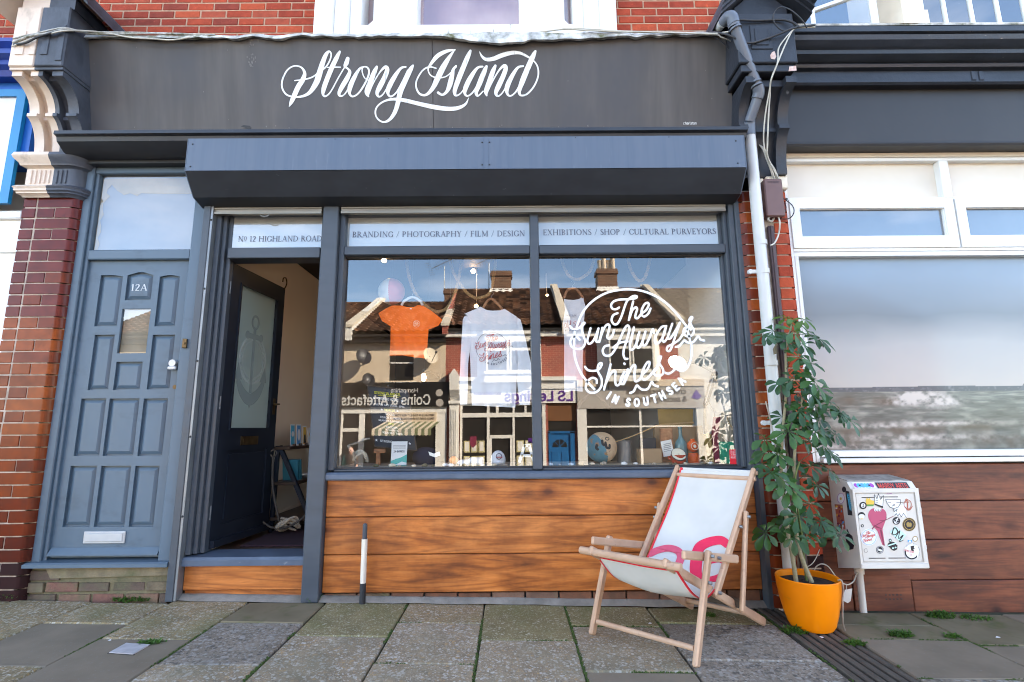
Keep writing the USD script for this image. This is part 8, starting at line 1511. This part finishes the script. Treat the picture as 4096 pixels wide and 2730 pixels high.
bdr = thing('blue_door', 'bright blue house door with a fanlight between the lettings office and the locksmith', 'door', (1.85, OY, -1.1)); part('brick_pier', ob(1.27, 1.36, -1.1, 2.1, .05, .0), 'far_red_brick', bdr); part('leaf', ob(1.40, 2.15, -1.1, 1.0, .03, .0), 'far_blue', bdr); part('frame', join(ob(1.36, 1.42, -1.1, 1.06, .07, .0), ob(2.15, 2.32, -1.1, 1.06, .07, .0), ob(1.36, 2.32, 1.0, 1.08, .07, .0)), 'far_blue', bdr); part('fan_glass', flat(_ell(1.77, .52, .27, .27).intersection(sbox(1, .52, 3, 2)).difference(unary_union([LineString([(1.77, .52), (1.77 + .4 * math.cos(t), .52 + .4 * math.sin(t))]).buffer(.015) for t in (.8, 1.57, 2.35)])), (np.array([0, OY + .034, 0]), np.array([1.0, 0, 0]), np.array([0, 0, 1.0])), .004, -.004), 'far_dark', bdr); part('panel', join(ob(1.47, 1.73, -.5, .35, .045, .0, .01), ob(1.82, 2.08, -.5, .35, .045, .0, .01)), 'far_blue', bdr); part('transom_board', ob(1.36, 2.38, 1.45, 2.1, .03, .0), 'far_orange_board', bdr); part('transom_glass', ob(1.36, 2.38, 1.08, 1.45, .01, .0), 'far_dark', bdr)
lk = thing('locksmith_shop', 'locksmith shopfront with a long beige sign, reflected in the right pane', 'shopfront', (4.7, OY, -1.1)); part('pilaster', ob(2.42, 2.76, -1.1, 1.87, .14, .0), 'far_white', lk); part('pilaster', ob(6.78, 7.06, -1.1, 1.87, .14, .0), 'far_white', lk); part('sign', ob(2.44, 7.12, 1.88, 2.68, .16, .0), 'sign_beige', lk); part('sign_cap', ob(2.44, 7.12, 2.68, 2.93, .2, .0), 'far_cream', lk)
part('lettering', text('crofton locksmiths', .19, FF(6.45, 2.40, OY + .165), True, 2.2, depth=.01), 'sign_brown', lk); part('lettering', text('& security solutions', .19, FF(6.45, 2.12, OY + .165), True, 2.3, depth=.01), 'sign_brown', lk); part('logo', flat(Polygon([(6.62, 2.25), (6.82, 2.55), (7.0, 2.30), (6.86, 2.18)]), (np.array([0, OY + .164, 0]), np.array([1.0, 0, 0]), np.array([0, 0, 1.0])), .006, -.006), 'sign_purple', lk)
part('display_glass', ob(2.76, 6.78, -.6, 1.88, .012, .0), 'far_dark', lk); part('frame', join(ob(2.76, 6.78, -1.1, -.6, .06, .0), ob(4.7, 4.78, -.6, 1.88, .06, .0), ob(2.76, 6.78, 1.2, 1.26, .05, .0)), 'far_white', lk); part('window_lettering', text('KEYS CUT', .22, FF(6.3, .4, OY + .016), True, 1.2, depth=.006), 'sign_letter', lk) if False else None
# a passer-by on the far pavement
from manifold3d import Manifold
def capsule(a, b, ra, rb): return Manifold.batch_hull([Manifold.sphere(ra, 20).translate(list(map(float, a))), Manifold.sphere(rb, 20).translate(list(map(float, b)))])
def blob(bones, edge=.02):
    m = Manifold()
    for q in bones: m = m + capsule(*q)
    q = m.refine_to_length(edge).to_mesh(); t = trimesh.Trimesh(q.vert_properties[:, :3], q.tri_verts, process=True); trimesh.smoothing.filter_taubin(t, iterations=8); return np.asarray(t.vertices), np.asarray(t.faces)
PXX, PYY, PZ = -5.48, -13.9, -1.10; p_ = lambda x, y, z: (PXX + x, PYY + y, PZ + z)
pe = thing('person', 'person in a dark brown top with a teal sleeve walking on the far pavement', 'person', (PXX, PYY, PZ)); plain('skin', (.48, .27, .19), .6); plain('brown_top', (.05, .035, .028), .85); plain('teal_sleeve', (.02, .30, .26), .8); plain('denim', (.05, .07, .13), .85); plain('hair_brown', (.07, .035, .018), .8)
body_ = [(p_(0, 0, 1.42), p_(0, 0, 1.50), .055, .05), (p_(0, .01, 1.56), p_(0, .02, 1.62), .078, .085), (p_(0, .08, 1.56), p_(0, .09, 1.55), .014, .016), (p_(-.075, .0, 1.57), p_(-.085, -.005, 1.59), .018, .015), (p_(.075, 0, 1.57), p_(.085, -.005, 1.59), .018, .015), (p_(-.14, 0, 1.36), p_(.14, 0, 1.36), .07, .07), (p_(0, 0, 1.30), p_(0, .0, 1.02), .14, .12), (p_(-.08, 0, .96), p_(.08, 0, .96), .11, .11), (p_(-.09, 0, .92), p_(-.10, .12, .50), .085, .06), (p_(-.10, .12, .50), p_(-.10, .06, .10), .058, .038), (p_(-.10, .06, .06), p_(-.10, .20, .04), .04, .032), (p_(.09, 0, .92), p_(.10, -.04, .50), .085, .06), (p_(.10, -.04, .50), p_(.10, -.24, .14), .056, .038), (p_(.10, -.24, .07), p_(.10, -.12, .04), .038, .032),
  (p_(-.19, 0, 1.36), p_(-.24, -.06, 1.10), .05, .04), (p_(-.24, -.06, 1.10), p_(-.23, .06, .90), .038, .028), (p_(.19, 0, 1.36), p_(.24, .05, 1.10), .05, .04), (p_(.24, .05, 1.10), p_(.23, .20, .96), .038, .028)]
for sx, hx, hy, hz in ((-1, -.23, .07, .86), (1, .23, .24, .93)):
    body_.append((p_(hx, hy, hz + .02), p_(hx, hy + .02, hz - .03), .03, .03))
    for j in range(4): body_.append((p_(hx - sx * .018 + sx * .012 * j, hy + .02, hz - .04), p_(hx - sx * .018 + sx * .012 * j, hy + .045, hz - .10 - .008 * (j in (1, 2))), .009, .007))
    body_.append((p_(hx - sx * .025, hy + .03, hz), p_(hx - sx * .035, hy + .06, hz - .05), .010, .008))
part('body', blob(body_, .025), 'skin', pe, smooth=True); part('top', blob([(p_(-.15, 0, 1.37), p_(.15, 0, 1.37), .082, .082), (p_(0, 0, 1.32), p_(0, 0, .98), .158, .14), (p_(.19, 0, 1.37), p_(.235, .04, 1.16), .062, .054)], .03), 'brown_top', pe, smooth=True); part('sleeve', blob([(p_(-.19, 0, 1.37), p_(-.238, -.05, 1.12), .064, .055)], .03), 'teal_sleeve', pe, smooth=True)
part('trousers', blob([(p_(-.08, 0, .96), p_(.08, 0, .96), .122, .122), (p_(-.09, 0, .92), p_(-.10, .12, .50), .098, .072), (p_(-.10, .12, .50), p_(-.10, .06, .12), .07, .055), (p_(.09, 0, .92), p_(.10, -.04, .50), .098, .072), (p_(.10, -.04, .50), p_(.10, -.23, .16), .07, .055)], .03), 'denim', pe, smooth=True); part('hair', blob([(p_(0, -.02, 1.60), p_(0, -.005, 1.65), .088, .082), (p_(0, -.05, 1.54), p_(0, -.05, 1.58), .06, .07)], .02), 'hair_brown', pe, smooth=True); part('eye', join(ball(p_(-.03, .098, 1.60), .011, 1), ball(p_(.03, .098, 1.60), .011, 1)), 'st_white', pe); part('mouth', box(PXX - .022, PXX + .022, PYY + .078, PYY + .096, PZ + 1.515, PZ + 1.523), 'st_dkpink', pe)
